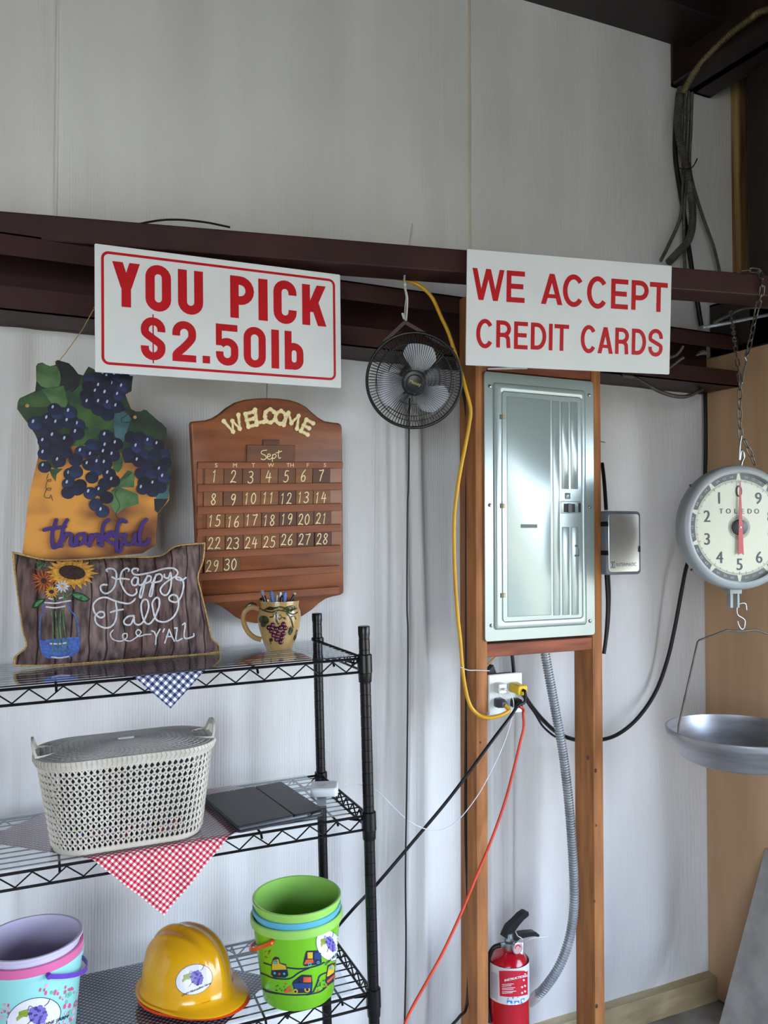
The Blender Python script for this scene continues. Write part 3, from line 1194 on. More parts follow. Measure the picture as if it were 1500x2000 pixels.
# blank strip in row 5 and month plaque
mb = MB()
a0 = FC.px(*cz(272, 1175))[0]
a1 = FC.px(*cz(1050, 1175))[0]
mb = MB()
mb.rl(FC, (FC.px(*cz(418, 430))[0], FC.px(*cz(742, 430))[0], FC.px(*cz(560, 491))[1], FC.px(*cz(560, 376))[1]), 0.001, [(0, 0), (0, 0.0042), (0.0008, 0.005)], n=2)
mp_ = finish(mb, 'month_plaque', M_tiles[1], cal)
mb = MB()
mb.rl(FC, (FC.px(*cz(527, 360))[0], FC.px(*cz(636, 360))[0], FC.px(*cz(560, 385))[1], FC.px(*cz(560, 341))[1]), 0.001, [(0, 0), (0, 0.0032), (0.0008, 0.004)], n=2)
finish(mb, 'plaque_tab', M_tiles[2], cal)
# Sept + weekdays
pol = []
for stx in [[(550, 410), (520, 415), (515, 432), (540, 445), (548, 462), (530, 474), (512, 468)], [(556, 455), (575, 448), (570, 436), (558, 440), (556, 462), (570, 472), (585, 462)],
            [(590, 440), (588, 480), (592, 490)], [(590, 446), (605, 436), (614, 450), (600, 466), (590, 462)], [(632, 412), (628, 445), (634, 464), (645, 460)], [(614, 428), (632, 424), (652, 416)]]:
    pol += ribbon2([FC.px(*cz(*p)) for p in stx], 0.0021, n=5)
finish(flatdecal(FC, pol, 0.0053), 'painted_month', M_cream, mp_, recalc=False, smooth=0)
pol = []
for s_, x, y in [('S', 208, 513), ('M', 334, 513), ('T', 457, 513), ('W', 575, 513), ('TH', 705, 513), ('F', 822, 513), ('S', 937, 511)]:
    a, b = FC.px(*cz(x, y + 15))
    b = (sl[0][0] + sl[0][1]) / 2 - 0.0035
    for p in text2(s_, 'CENTER'):
        pol.append([(a + q[0] * 0.0165, b - 0.0012 + q[1] * 0.0150) for q in p])
finish(flatdecal(FC, pol, 0.0099), 'weekday_lettering', M_cream, cal, recalc=False, smooth=0)
# WELCOME letters, thick cut-outs on an arc
WL = {'W': [[(0, 1), (.28, 0), (.5, .75), (.74, 0), (1, 1)]], 'E': [[(.9, 1), (.15, 1), (.15, 0), (.9, 0)], [(.15, .5), (.75, .5)]], 'L': [[(.2, 1), (.2, 0), (.9, 0)]],
      'C': [[(.9, .8), (.6, 1), (.2, .8), (.12, .45), (.25, .1), (.6, 0), (.95, .2)]], 'O': [[(.5, 1), (.12, .75), (.12, .25), (.5, 0), (.88, .25), (.88, .75), (.5, 1)]],
      'M': [[(.0, 0), (.12, 1), (.5, .3), (.88, 1), (1, 0)]]}
let = [('W', (330, 235), -24, 118), ('E', (445, 203), -15, 85), ('L', (500, 180), -8, 78), ('C', (570, 180), -2, 88), ('O', (645, 190), 4, 92), ('M', (722, 212), 14, 108), ('E', (822, 255), 26, 82)]
for ch, (zx, zy), ang, wz in let:
    a, b = FC.px(*cz(zx, zy))
    wl = wz / 3.447 * 0.00142
    hl = 0.034
    ca, sa = math.cos(math.radians(-ang)), math.sin(math.radians(-ang))
    tf = lambda x, y: (a + (x * ca - y * sa), b + (x * sa + y * ca))
    pp, dk = [], []
    for stx in WL[ch]:
        P_ = [tf((x - 0.5) * wl * 0.86, (y - 0.5) * hl) for x, y in stx]
        sm = ch in 'CO'
        pp += ribbon2(P_, 0.0088, smooth=sm, n=4)
        for q in P_:
            pp += disc2(q[0], q[1], 0.0060, n=12)
        for i in range(len(P_) - 1):
            for tt in (0.2, 0.55):
                p0 = Vector(P_[i]).lerp(Vector(P_[i + 1]), tt)
                p1 = Vector(P_[i]).lerp(Vector(P_[i + 1]), tt + 0.2)
                d_ = (p1 - p0).normalized()
                nn = Vector((-d_.y, d_.x))
                for sg in (-1, 1):
                    dk.append([p0 + nn * sg * 0.0032, p1 + nn * sg * 0.0032, p1 + nn * sg * 0.0026, p0 + nn * sg * 0.0026])
    lo = finish(thick(FC, pp, 0.0, 0.004), 'cutout_letter', M_cream, cal, recalc=False, smooth=0)
    finish(flatdecal(FC, dk, 0.0049), 'stitch_marks', mat('stitch_brown', (110, 84, 52), rough=0.7), lo, recalc=False, smooth=0)
# hanging wire
mb = MB()
top = FC.pt(*FC.px(523, 780), -0.01)
mb.tube([top, Vector((top.x, -0.182, 2.19)), Vector((top.x, -0.176, 2.2))], 0.0008, 5)
finish(mb, 'hanging_wire', M_black, cal)
SC = None

# ================================================================== Georgia-shaped grape board
gz = lambda x, y: (x / 3.124, 680 + y / 3.124)
FG = Fr(W(190, 900, -0.195), (1, 0, 0.0), (0, -1, 0.0))
gout = [(105, 370), (108, 330), (120, 306), (165, 285), (215, 262), (222, 200), (220, 110), (230, 94), (258, 87), (280, 100), (305, 110), (340, 102), (338, 80), (352, 72), (420, 92), (448, 118), (478, 158), (508, 166),
        (522, 140), (540, 112), (575, 130), (600, 158), (700, 165), (812, 170), (806, 215), (802, 262), (766, 282), (778, 320), (800, 372), (830, 386), (856, 386), (880, 374), (900, 382), (922, 420), (955, 440),
        (985, 455), (1000, 472), (1016, 490), (1018, 530), (1002, 560), (1000, 612), (1030, 632), (1040, 680), (1046, 720), (1036, 780), (1030, 850), (1032, 925), (1000, 965), (962, 1010), (955, 1100), (950, 1205),
        (910, 1225), (870, 1252), (700, 1268), (500, 1284), (450, 1320), (140, 1320), (138, 1240), (150, 1160), (165, 1000), (182, 880), (205, 780), (225, 700), (238, 640), (238, 580), (215, 525), (180, 470), (145, 425)]
M_gold = mat('gold_painted_board', (204, 138, 52), rough=0.45, col2=(100, 50, 26), nscale=5.5, stretch=(1, 1, 1.8), detail=2, contrast=(0.40, 0.60))
geo = T('grape_board', 'state-shaped wooden board painted with purple grape bunches and the raised word thankful', 'decoration', FG.pt(0, -0.25, 0))
mb = MB()
gp = [FG.px(*gz(*p)) for p in gout]
mb.prism(FG, gp, -0.007, 0.0)
finish(mb, 'painted_board', M_gold, geo, smooth=40)
M_green = mat('painted_leaf_dark', (36, 60, 32), rough=0.45, col2=(15, 25, 18), nscale=16, detail=3)
M_green2 = mat('painted_leaf_mid', (58, 88, 38), rough=0.45, col2=(26, 52, 34), nscale=22, detail=3)
M_green3 = mat('painted_leaf_light', (82, 114, 68), rough=0.45, col2=(42, 74, 38), nscale=20, detail=3)
M_leafK = mat('painted_leaf_black', (26, 30, 30), rough=0.45, col2=(16, 18, 22), nscale=18)
M_teal = mat('painted_teal', (62, 100, 104), rough=0.45, col2=(34, 66, 64), nscale=20)


def gpoly(pts, c, m, nm):
    return finish(flatdecal(FG, [[FG.px(*gz(*p)) for p in pts]], c), nm, m, geo, recalc=False, smooth=0)


cut = [p for p in gout]
i0 = cut.index((240, 600)) if (240, 600) in cut else None
upper = gout[0:46] + [(1030, 925), (940, 920), (930, 860), (960, 800), (860, 700), (750, 720), (755, 640), (720, 590), (640, 620), (520, 600), (440, 598), (430, 680), (340, 740), (300, 740), (240, 610)] + gout[-4:]
# keep the green field inside the outline
upper = gout[:44] + [(1028, 850), (930, 900), (860, 700), (760, 700), (745, 640), (640, 640), (520, 590), (440, 600), (400, 680), (345, 740), (300, 720), (240, 600)] + gout[-4:]
gpoly(upper, 0.0003, M_green, 'painted_foliage')
gpoly([(345, 75), (420, 95), (478, 160), (500, 170), (470, 240), (400, 260), (370, 230), (372, 170)], 0.0006, M_leafK, 'painted_leaf')
gpoly([(225, 105), (258, 90), (300, 112), (345, 108), (378, 170), (360, 232), (290, 245), (250, 232), (222, 200)], 0.0006, M_green3, 'painted_leaf')
gpoly([(112, 318), (215, 268), (300, 250), (390, 232), (415, 320), (405, 362), (300, 360), (200, 360), (112, 345)], 0.0008, M_green2, 'painted_leaf')
gpoly([(250, 250), (310, 245), (388, 230), (398, 290), (414, 330), (400, 360), (320, 345), (280, 290)], 0.0010, M_green3, 'painted_leaf')
gpoly([(410, 300), (490, 220), (520, 260), (530, 350), (600, 410), (700, 440), (690, 520), (560, 500), (500, 460), (440, 380)], 0.0007, M_green2, 'painted_leaf')
gpoly([(440, 600), (520, 500), (600, 470), (620, 520), (560, 560), (500, 590)], 0.0009, M_green2, 'painted_leaf')
gpoly([(700, 400), (760, 380), (800, 430), (770, 520), (750, 580), (700, 540), (690, 440)], 0.0008, M_teal, 'painted_leaf')
gpoly([(800, 400), (900, 385), (985, 460), (1012, 500), (1000, 590), (930, 560), (860, 540), (800, 480)], 0.0008, M_green, 'painted_leaf')
gpoly([(690, 680), (755, 660), (745, 730), (720, 760), (690, 740)], 0.0005, M_green2, 'painted_leaf')
gpoly([(690, 860), (800, 740), (822, 770), (818, 850), (740, 850), (840, 890), (848, 950), (760, 975), (708, 1015), (670, 950), (672, 880)], 0.0005, M_green3, 'painted_leaf')
gpoly([(690, 850), (780, 745), (810, 760), (760, 800)], 0.0008, M_green2, 'painted_leaf')
gpoly([(300, 740), (340, 735), (385, 735), (345, 770), (340, 815), (315, 780)], 0.0005, M_green2, 'painted_leaf')
gpoly([(930, 900), (1000, 870), (1020, 830), (1030, 860), (1028, 920), (960, 918)], 0.0009, M_teal, 'painted_leaf')
gpoly([(940, 918), (1030, 918), (1000, 962), (962, 1006), (944, 990)], 0.0006, M_leafK, 'painted_leaf')
GA = [(480, 470), (225, 457), (295, 435), (350, 460), (420, 450), (350, 400), (270, 500), (330, 540), (270, 572), (405, 562), (350, 610), (272, 645), (400, 635), (360, 690), (272, 725), (428, 393), (333, 372), (470, 520), (215, 462)]
GT = [(600, 185), (660, 180), (720, 190), (765, 190), (545, 190), (610, 235), (690, 225), (750, 240), (640, 205), (545, 240), (590, 270), (650, 280), (725, 290), (530, 290), (540, 335), (610, 335), (665, 340), (600, 375), (715, 360), (655, 408)]
GM = [(600, 600), (560, 592), (650, 600), (712, 586), (640, 640), (500, 635), (560, 655), (692, 655), (462, 682), (600, 700), (540, 712), (645, 705), (590, 745), (430, 770), (462, 755), (666, 770), (420, 830), (560, 790), (490, 835), (640, 830), (690, 810),
      (415, 882), (470, 862), (550, 885), (612, 870), (650, 912), (585, 955), (625, 995), (648, 537)]
GR = [(800, 545), (855, 545), (910, 570), (965, 590), (785, 645), (838, 605), (885, 655), (1000, 650), (945, 655), (845, 690), (1010, 700), (900, 712), (980, 745), (860, 765), (920, 775), (1000, 790), (880, 820), (940, 830), (980, 850), (870, 858), (930, 870)]
M_gr = [mat('grape_paint_%s' % n, c, rough=0.4, col2=tuple(v * 0.45 for v in c), nscale=26, detail=1, contrast=(0.3, 0.6)) for n, c in (('navy', (27, 31, 58)), ('plum', (25, 20, 42)), ('blue', (34, 46, 82)))]
M_hl = mat('painted_highlight', (168, 178, 208), rough=0.5)
random.seed(11)
for gi, grp in enumerate((GA, GT, GM, GR)):
    for mi in range(3):
        pass
    layers = {0: MB(), 1: MB(), 2: MB()}
    hl = MB()
    rims = MB()
    todo = []
    for k, (x, y) in enumerate(grp):
        a, b = FG.px(*gz(x, y))
        r = 38 * 0.00039 * random.uniform(0.92, 1.05)
        c = 0.0013 + k * 0.00005
        mi = random.choice((0, 0, 1, 2))
        v, f = tris2(disc2(a, b, r, r * 0.96, 0, 22))
        layers[mi].add([FG.pt(p, q, c) for p, q, _z in v], f)
        todo.append((mi, [FG.pt(p, q, c) for p, q, _z in v], f))
        rims.add([FG.pt(a + (r * 1.06) * math.cos(t_), b + r * 1.02 * math.sin(t_), c - 0.00002) for t_ in [2 * PI * i / 20 for i in range(20)]], [tuple(range(20))])
        crescent = ribbon2(arc(a, b, r * 0.72, r * 0.72, 105, 165, 6), r * 0.16, smooth=False)
        if random.random() < 0.6:
            v, f = tris2(disc2(a - r * 0.32, b + r * 0.36, r * 0.16, r * 0.3, -0.3, 10))
            hl.add([FG.pt(p, q, c + 0.00003) for p, q, _z in v], f)
    bunch = finish(rims, 'painted_grape_bunch', M_gr[1], geo, recalc=False, smooth=0)
    for mi, v_, f_ in todo:
        finish(MB().add(v_, f_), 'painted_grape', M_gr[mi], bunch, recalc=False, smooth=0)
    if hl.v:
        finish(hl, 'painted_highlights', M_hl, bunch, recalc=False, smooth=0)
pol = []
for stx in [[(295, 765), (285, 800), (305, 815), (310, 800), (290, 810), (278, 850), (300, 870), (310, 855), (285, 860), (270, 905), (300, 915), (310, 895), (320, 930)],
            [(440, 270), (470, 230), (460, 200), (480, 215), (455, 250), (430, 260)], [(770, 370), (750, 380), (775, 400), (760, 420), (740, 430), (750, 455), (800, 450)], [(680, 870), (715, 865), (700, 890), (730, 960), (705, 1010), (720, 1040)]]:
    pol += ribbon2([FG.px(*gz(*p)) for p in stx], 0.0012, n=5)
finish(flatdecal(FG, pol, 0.0024), 'painted_tendrils', M_leafK, geo, recalc=False, smooth=0)
pol = []
for stx in [[(268, 1110), (300, 1100), (340, 1098), (396, 1088)], [(342, 1048), (318, 1130), (322, 1212), (350, 1205), (372, 1160)], [(408, 1048), (388, 1085), (375, 1150), (372, 1208)], [(372, 1190), (405, 1135), (432, 1140), (428, 1190), (450, 1205), (470, 1180)],
            [(512, 1132), (475, 1140), (460, 1175), (475, 1200), (505, 1180), (518, 1140), (518, 1185), (540, 1195)], [(552, 1140), (545, 1205)], [(547, 1180), (580, 1138), (600, 1150), (598, 1190), (615, 1200)],
            [(660, 1048), (632, 1075), (620, 1140), (618, 1205)], [(620, 1170), (665, 1125), (690, 1130), (650, 1165), (700, 1200)],
            [(765, 1060), (738, 1048), (715, 1090), (708, 1180), (712, 1240), (735, 1228), (738, 1180)], [(700, 1150), (745, 1140)], [(762, 1135), (758, 1180), (785, 1200), (815, 1170), (822, 1135), (820, 1185), (840, 1200)],
            [(890, 1045), (862, 1080), (848, 1150), (862, 1198), (890, 1190), (908, 1165)], [(330, 1205), (372, 1195)], [(430, 1200), (470, 1195)], [(600, 1195), (620, 1200)], [(840, 1200), (862, 1198)]]:
    pol += ribbon2([FG.px(*gz(*p)) for p in stx], 0.0085, n=5)
finish(thick(FG, pol, 0.0006, 0.0075), 'raised_lettering', mat('purple_paint', (62, 28, 112), rough=0.45, col2=(46, 20, 90)), geo, recalc=False, smooth=0, label='raised purple script lettering')
mb = MB()
for p in ((165, 352), (822, 422)):
    a, b = FG.px(*gz(*p))
    mb.sphere(FG.pt(a, b, 0.002), 0.0045, 8, 6)
finish(mb, 'twine_knots', mat('jute', (190, 150, 90), rough=0.9), geo)
mb = MB()
a, b = FG.px(*gz(165, 352))
mb.tube([FG.pt(a, b, -0.009), FG.pt(a + 0.06, b + 0.1, -0.01), W(128, 690, -0.19), W(160, 645, -0.185), W(183, 604, -0.182)], 0.0011, 5)
a, b = FG.px(*gz(822, 422))
mb.tube([FG.pt(a, b, -0.009), W(250, 770, -0.19), W(238, 735, -0.19), W(215, 640, -0.186), W(183, 600, -0.182)], 0.0011, 5)
finish(mb, 'hanging_twine', mat('jute', (190, 150, 90)), geo)

# ================================================================== wire rack
M_rack = mat('black_epoxy_wire', (15, 14, 15), rough=0.3, col2=(9, 8, 9), spec=0.4)
M_sheet = sheet_mat()


def rotm(a, b, c):
    return (Matrix.Rotation(c, 3, 'Z') @ Matrix.Rotation(a, 3, 'Y') @ Matrix.Rotation(b, 3, 'X'))


KS = 0.355 / 0.33
RO = CAM + (Vector((0.7828, -0.65709, 0)) - CAM) * KS
RM = rotm(-0.02727, -0.00367, -0.0603)
RH = [1.40785 * KS, 1.07497 * KS, 0.70354 * KS]
RTOP = 1.4738 * KS
RD = 0.355
RW = 0.914
R3 = lambda u, v, w: RO + RM @ Vector((u, v, w))
RX, RY, RZ = RM @ Vector((1, 0, 0)), RM @ Vector((0, 1, 0)), RM @ Vector((0, 0, 1))
FRK = Fr(RO, RX, RZ)
SHT = 0.0085                      # top face of the acrylic sheets above the rail axis


def SP(k, px, py, c=0.0):
    return onplane(px, py, R3(0, 0, RH[k] + SHT + c), RZ)


def UV_(k, px, py, c=0.0):
    d = SP(k, px, py, c) - R3(0, 0, RH[k] + SHT)
    return d.dot(RX), d.dot(RY)


foot = (0.13 / RZ.z)
rack = T('wire_rack', 'black wire shelving rack with three shelves standing on the left', 'shelf', R3(-RW / 2, RD / 2, foot))
for u, v in ((0, 0), (0, RD), (-RW, 0), (-RW, RD)):
    w0 = -R3(u, v, 0).z / RZ.z
    prof = [(0.012, w0 + 0.004), (0.0127, w0 + 0.006)]
    n = int((RTOP - w0) / 0.0254)
    for i in range(1, n):
        w = RTOP - i * 0.0254
        if w < w0 + 0.02:
            break
    ws = sorted([RTOP - i * 0.0254 for i in range(1, n) if RTOP - i * 0.0254 > w0 + 0.02])
    for w in ws:
        prof += [(0.0127, w - 0.0014), (0.0119, w - 0.0007), (0.0119, w + 0.0007), (0.0127, w + 0.0014)]
    prof += [(0.0127, RTOP - 0.002), (0.0115, RTOP)]
    mb = MB()
    mb.lathe(Fr(R3(u, v, 0), RX, RZ), prof, 18)
    p = finish(mb, 'post', M_rack, rack)
    mb = MB()
    mb.lathe(Fr(R3(u, v, 0), RX, RZ), [(0.0134, RTOP - 0.018), (0.0136, RTOP - 0.016), (0.0136, RTOP + 0.001), (0.0125, RTOP + 0.003)], 18)
    finish(mb, 'post_cap', M_rack, p)
for k in range(3):
    h = RH[k]
    g = 0.014
    mb = MB()
    for v in (0, RD):
        mb.rod(R3(-RW + g, v, h), R3(-g, v, h), 0.0032, 8)
    for u in (-RW, 0):
        mb.rod(R3(u, g, h), R3(u, RD - g, h), 0.0032, 8)
    sh = finish(mb, 'wire_shelf', M_rack, rack)
    # sub-parts
    for (ua, va, ub, vb) in ((-RW + g, 0, -g, 0), (-RW + g, RD, -g, RD), (0, g, 0, RD - g), (-RW, g, -RW, RD - g)):
        mb = MB()
        mb.rod(R3(ua, va, h - 0.031), R3(ub, vb, h - 0.031), 0.0030, 8)
        finish(mb, 'lower_rail', M_rack, sh)
        L_ = abs(ub - ua) + abs(vb - va)
        n = max(3, round(L_ / (0.064 if va == vb else 0.05)))
        pts = []
        for i in range(2 * n + 1):
            tt = i / (2 * n)
            pts.append(R3(ua + (ub - ua) * tt, va + (vb - va) * tt, h - 0.003 if i % 2 == 0 else h - 0.028))
        mb = MB()
        mb.tube(pts, 0.0021, 6)
        finish(mb, 'zigzag_brace', M_rack, sh)
    proto = None
    for i in range(11):
        v = 0.026 + i * 0.0302
        p = R3(-RW / 2, v, h + 0.0022)
        if proto is None:
            mb = MB()
            mb.rod(R3(-RW + 0.002, v, h + 0.0022), R3(-0.002, v, h + 0.0022), 0.0017, 6)
            proto = finish(mb, 'deck_wire', M_rack, sh, origin=p)
        else:
            share(proto, 'deck_wire', sh, p)
    for u in (-0.075, -0.25, -0.457, -0.66, -0.84):
        mb = MB()
        mb.tube([R3(u, -0.003, h - 0.012), R3(u, 0.004, h - 0.003), R3(u, RD - 0.004, h - 0.003), R3(u, RD + 0.003, h - 0.012)], 0.0027, 6)
        finish(mb, 'cross_bar', M_rack, sh)
    for u, v in ((0, 0), (0, RD), (-RW, 0), (-RW, RD)):
        mb = MB()
        mb.lathe(Fr(R3(u, v, 0), RX, RZ), [(0.0138, h - 0.055), (0.0150, h - 0.053), (0.0158, h - 0.034), (0.0172, h - 0.032), (0.0168, h + 0.008), (0.0145, h + 0.010)], 20)
        finish(mb, 'corner_sleeve', M_rack, sh)
    # diagonal tab hooks at the front right corner
    mb = MB()
    mb.tube([R3(-0.045, 0.002, h - 0.003), R3(-0.025, 0.01, h - 0.010), R3(-0.016, 0.012, h - 0.012)], 0.0025, 6)
    finish(mb, 'hook_wire', M_rack, sh)

names = ['top', 'middle', 'bottom']
for k in range(3):
    mb = MB()
    F = Fr(R3(0, 0, RH[k]), RX, RZ)
    mb.rl(F, (-0.9, -0.045 if k else -0.03, 0.004, RD - 0.004), 0.002, [(0, SHT - 0.0025), (0, SHT)], n=2)
    finish(mb, 'clear_sheet', M_sheet, label='clear acrylic sheet lying on the %s shelf of the black rack' % names[k], cat='sheet', smooth=0)


# ------------------------------------------------------------------ gingham cloths under the sheets
def cloth(k, uc, vc, hd, m, label, ripple, n=64, vfold=-0.006):
    s = hd * math.sqrt(2)
    mb = MB()
    for j in range(n + 1):
        for i in range(n + 1):
            a, b = (i / n - 0.5) * s, (j / n - 0.5) * s
            u = uc + (a - b) / math.sqrt(2)
            v = vc + (a + b) / math.sqrt(2)
            z = RH[k] + 0.0048
            if v > RD + 0.004:
                p = R3(u, RD + 0.004 + 0.002, z - (v - RD - 0.004))
            elif v < vfold:
                d = vfold - v
                p = R3(u, vfold - 0.0015 - ripple * min(1, d / 0.05) * (math.sin(u * 95 + 1.3 + d * 14) + 0.5 * math.sin(u * 41)) - 0.004 * min(1, d / 0.02), z - d)
            else:
                p = R3(u, v, z + 0.0004 * math.sin(u * 60) * math.sin(v * 50))
            mb.v.append(p)
            mb.uv.append((a + 1, b + 1))
    mb.f = [(j * (n + 1) + i, j * (n + 1) + i + 1, (j + 1) * (n + 1) + i + 1, (j + 1) * (n + 1) + i) for j in range(n) for i in range(n)]
    o = finish(mb, 'gingham_cloth', m, label=label, cat='cloth', recalc=False, smooth=180)
    return o


uc = UV_(0, 335, 1316)[0]
cloth(0, uc, 0.18 - 0.006, 0.252, gingham('blue_gingham', (44, 50, 92), 0.0063), 'blue and white gingham cloth with a corner hanging off the top shelf', 0.0008)
uc = UV_(1, 322, 1665)[0]
cloth(1, uc, 0.215, 0.358, gingham('red_gingham', (176, 28, 44), 0.0050), 'red and white gingham cloth with a large corner hanging off the middle shelf', 0.0022)
uc = UV_(2, 556, 1950)[0] - 0.45
cloth(2, uc, 0.15, 0.45, gingham('dark_gingham', (36, 40, 62), 0.0048), 'dark blue gingham cloth spread over the bottom shelf beneath buckets and hats', 0.001)

# ------------------------------------------------------------------ pillow
pz = [(25, 1078), (60, 1081), (90, 1092), (130, 1093), (200, 1089), (300, 1088), (335, 1070), (360, 1063), (399, 1060), (402, 1068), (398, 1092), (386, 1125), (392, 1155), (402, 1200), (412, 1240), (424, 1256), (428, 1266), (422, 1274),
      (390, 1277), (300, 1283), (200, 1291), (120, 1297), (60, 1299), (30, 1299), (27, 1292), (38, 1275), (52, 1262), (44, 1230), (38, 1180), (30, 1120)]
Pb = SP(0, 230, 1291)
lean = math.radians(9)
FP = Fr(Pb + Vector((0, 0.0, 0.0)), RX, Vector((0, -math.cos(lean), math.sin(lean))))
side = [[(25, 1078), (90, 1093), (150, 1093), (230, 1088), (310, 1086), (345, 1066), (400, 1060)],      # top L->R
        [(28, 1299), (100, 1298), (200, 1291), (300, 1283), (390, 1277), (428, 1272)],                 # bottom L->R
        [(25, 1078), (30, 1120), (38, 1180), (45, 1230), (52, 1262), (30, 1282), (28, 1299)],           # left T->B
        [(400, 1060), (396, 1095), (386, 1125), (392, 1155), (404, 1205), (413, 1245), (428, 1260), (428, 1272)]]


def polyat(P):
    Q = [Vector((p[0], p[1])) for p in P]
    Q = [Vector((q[0], q[1])) for q in crom([(p.x, p.y, 0) for p in Q], 8)]
    d = [0]
    for a, b in zip(Q[:-1], Q[1:]):
        d.append(d[-1] + (b - a).length)

    def f(t):
        s = t * d[-1]
        for i in range(len(Q) - 1):
            if d[i + 1] >= s - 1e-9:
                w = (s - d[i]) / max(1e-9, d[i + 1] - d[i])
                return Q[i].lerp(Q[i + 1], w)
        return Q[-1]
    return f


loc = [polyat([FP.px(*p) for p in s_]) for s_ in side]


def coons(u, v):
    t, b, l, r = loc[0](u), loc[1](u), loc[2](v), loc[3](v)
    c00, c10, c01, c11 = loc[0](0), loc[0](1), loc[1](0), loc[1](1)
    return (t * (1 - v) + b * v) + (l * (1 - u) + r * u) - (c00 * (1 - u) * (1 - v) + c10 * u * (1 - v) + c01 * (1 - u) * v + c11 * u * v)


def puff(u, v):
    return 0.052 * (max(0, math.sin(PI * u)) ** 0.55) * (max(0, math.sin(PI * v)) ** 0.5) * (1 + 0.05 * math.sin(u * 17) * math.sin(v * 9))


nu, nv = 60, 36
front = MB()
for sg in (1, -1):
    k0 = len(front.v)
    for j in range(nv + 1):
        for i in range(nu + 1):
            u, v = i / nu, j / nv
            p = coons(u, v)
            front.v.append(FP.pt(p.x, p.y, 0.0 + sg * puff(u, v) * (1.0 if sg > 0 else 0.7)))
    fs = [(k0 + j * (nu + 1) + i, k0 + j * (nu + 1) + i + 1, k0 + (j + 1) * (nu + 1) + i + 1, k0 + (j + 1) * (nu + 1) + i) for j in range(nv) for i in range(nu)]
    front.f += fs if sg < 0 else [f[::-1] for f in fs]
# settle the cushion on the shelf
low = min((p - R3(0, 0, RH[0] + SHT)).dot(RZ) for p in front.v)
front.v = [p - RZ * (low - 0.0005) for p in front.v]
shiftP = -RZ * (low - 0.0005)
pil = T('pillow', 'wood-plank print pillow reading Happy Fall Y\'ALL with a jar of flowers', 'pillow', Pb)
finish(front, 'cushion', pillow_mat(), pil, recalc=True, smooth=180)
mb = MB()
ring = [coons(i / 60, 0) for i in range(60)] + [coons(1, i / 40) for i in range(40)] + [coons(1 - i / 60, 1) for i in range(60)] + [coons(0, 1 - i / 40) for i in range(40)]
mb.tube([FP.pt(p.x, p.y, 0) + shiftP for p in ring], 0.0026, 6, closed=True)
finish(mb, 'piping', mat('gold_cord', (196, 160, 96), rough=0.8, col2=(150, 116, 66), nscale=200), pil)
SPl = Surf(front)


def dec(surf, polys, nm, m, parent, eps=0.0008, maxlen=7, **k):
    mb = surf.decal(polys, eps, maxlen)
    if mb.v:
        return finish(mb, nm, m, parent, recalc=False, smooth=0, **k)


jz = lambda x, y: (20 + x / 7.895, 1080 + y / 7.895)
hz = lambda x, y: (180 + x / 6.818, 1080 + y / 6.818)
M_pblue = mat('print_blue', (84, 112, 186), rough=0.9, col2=(58, 84, 150), nscale=150)
M_pgreen = mat('print_green', (92, 150, 92), rough=0.9, col2=(40, 78, 46), nscale=90)
M_pdkgreen = mat('print_dark_green', (30, 60, 36), rough=0.9)
M_pyel = mat('print_yellow', (220, 168, 66), rough=0.9, col2=(176, 112, 34), nscale=110)
M_pbrown = mat('print_brown', (66, 44, 38), rough=0.9, col2=(40, 26, 24), nscale=160)
M_pred = mat('print_orange_red', (176, 70, 34), rough=0.9, col2=(120, 40, 24), nscale=110)
M_pwhite = mat('print_white', (206, 206, 208), rough=0.9, col2=(176, 176, 182), nscale=150)
pol = [[jz(*p) for p in [(465, 1340), (520, 1352), (640, 1325), (760, 1318), (900, 1300), (1055, 1296), (1070, 1420), (1045, 1510), (980, 1568), (860, 1605), (700, 1620), (580, 1605), (505, 1550), (478, 1470)]]]
jar = dec(SPl, pol, 'jar_print', M_pblue, pil, label='blue water in the printed jar')
pol = []
for s_ in [[(535, 775), (500, 830), (530, 900), (472, 990), (460, 1200), (478, 1480), (560, 1600), (760, 1612), (970, 1570), (1062, 1450), (1050, 1150), (1010, 980), (930, 880), (900, 770)]]:
    pol += ribbon2([jz(*p) for p in s_], 2.6)
dec(SPl, pol, 'jar_outline', M_pblue, pil, eps=0.001)
pol = []
for s_ in [[(540, 765), (700, 775), (850, 750), (930, 738)], [(560, 832), (700, 845), (845, 822)], [(600, 700), (660, 715)], [(760, 700), (800, 690)], [(620, 1395), (740, 1400), (860, 1385)], [(640, 1600), (760, 1612), (900, 1590)]]:
    pol += ribbon2([jz(*p) for p in s_], 3.0)
dec(SPl, pol, 'jar_rim_print', M_pwhite, pil, eps=0.0014)
pol = []
for s_ in [[(640, 900), (665, 1200), (655, 1540)], [(700, 900), (730, 1200), (742, 1540)], [(815, 860), (830, 1100), (880, 1400), (900, 1520)], [(780, 900), (775, 1200), (820, 1530)], [(670, 700), (680, 760)], [(740, 650), (738, 720)], [(820, 600), (830, 720)], [(850, 690), (950, 625)]]:
    pol += ribbon2([jz(*p) for p in s_], 2.2)
for cx, cy in [(390, 150), (430, 180), (470, 200), (500, 170), (450, 230), (530, 210), (490, 245)]:
    for t_ in range(4):
        a = t_ * 1.5 + cx
        pol += ribbon2([jz(cx, cy), jz(cx + 38 * math.cos(a), cy + 38 * math.sin(a))], 1.0)
dec(SPl, pol, 'stem_print', M_pgreen, pil, eps=0.0018)
pol = [[jz(*p) for p in [(920, 640), (960, 606), (1040, 606), (1140, 640), (1236, 712), (1190, 755), (1110, 758), (1010, 720), (960, 660)]], [jz(*p) for p in [(330, 852), (350, 790), (410, 730), (480, 705), (560, 705), (520, 760), (440, 830), (380, 858)]]]
dec(SPl, pol, 'leaf_outline_print', M_pdkgreen, pil, eps=0.0014)
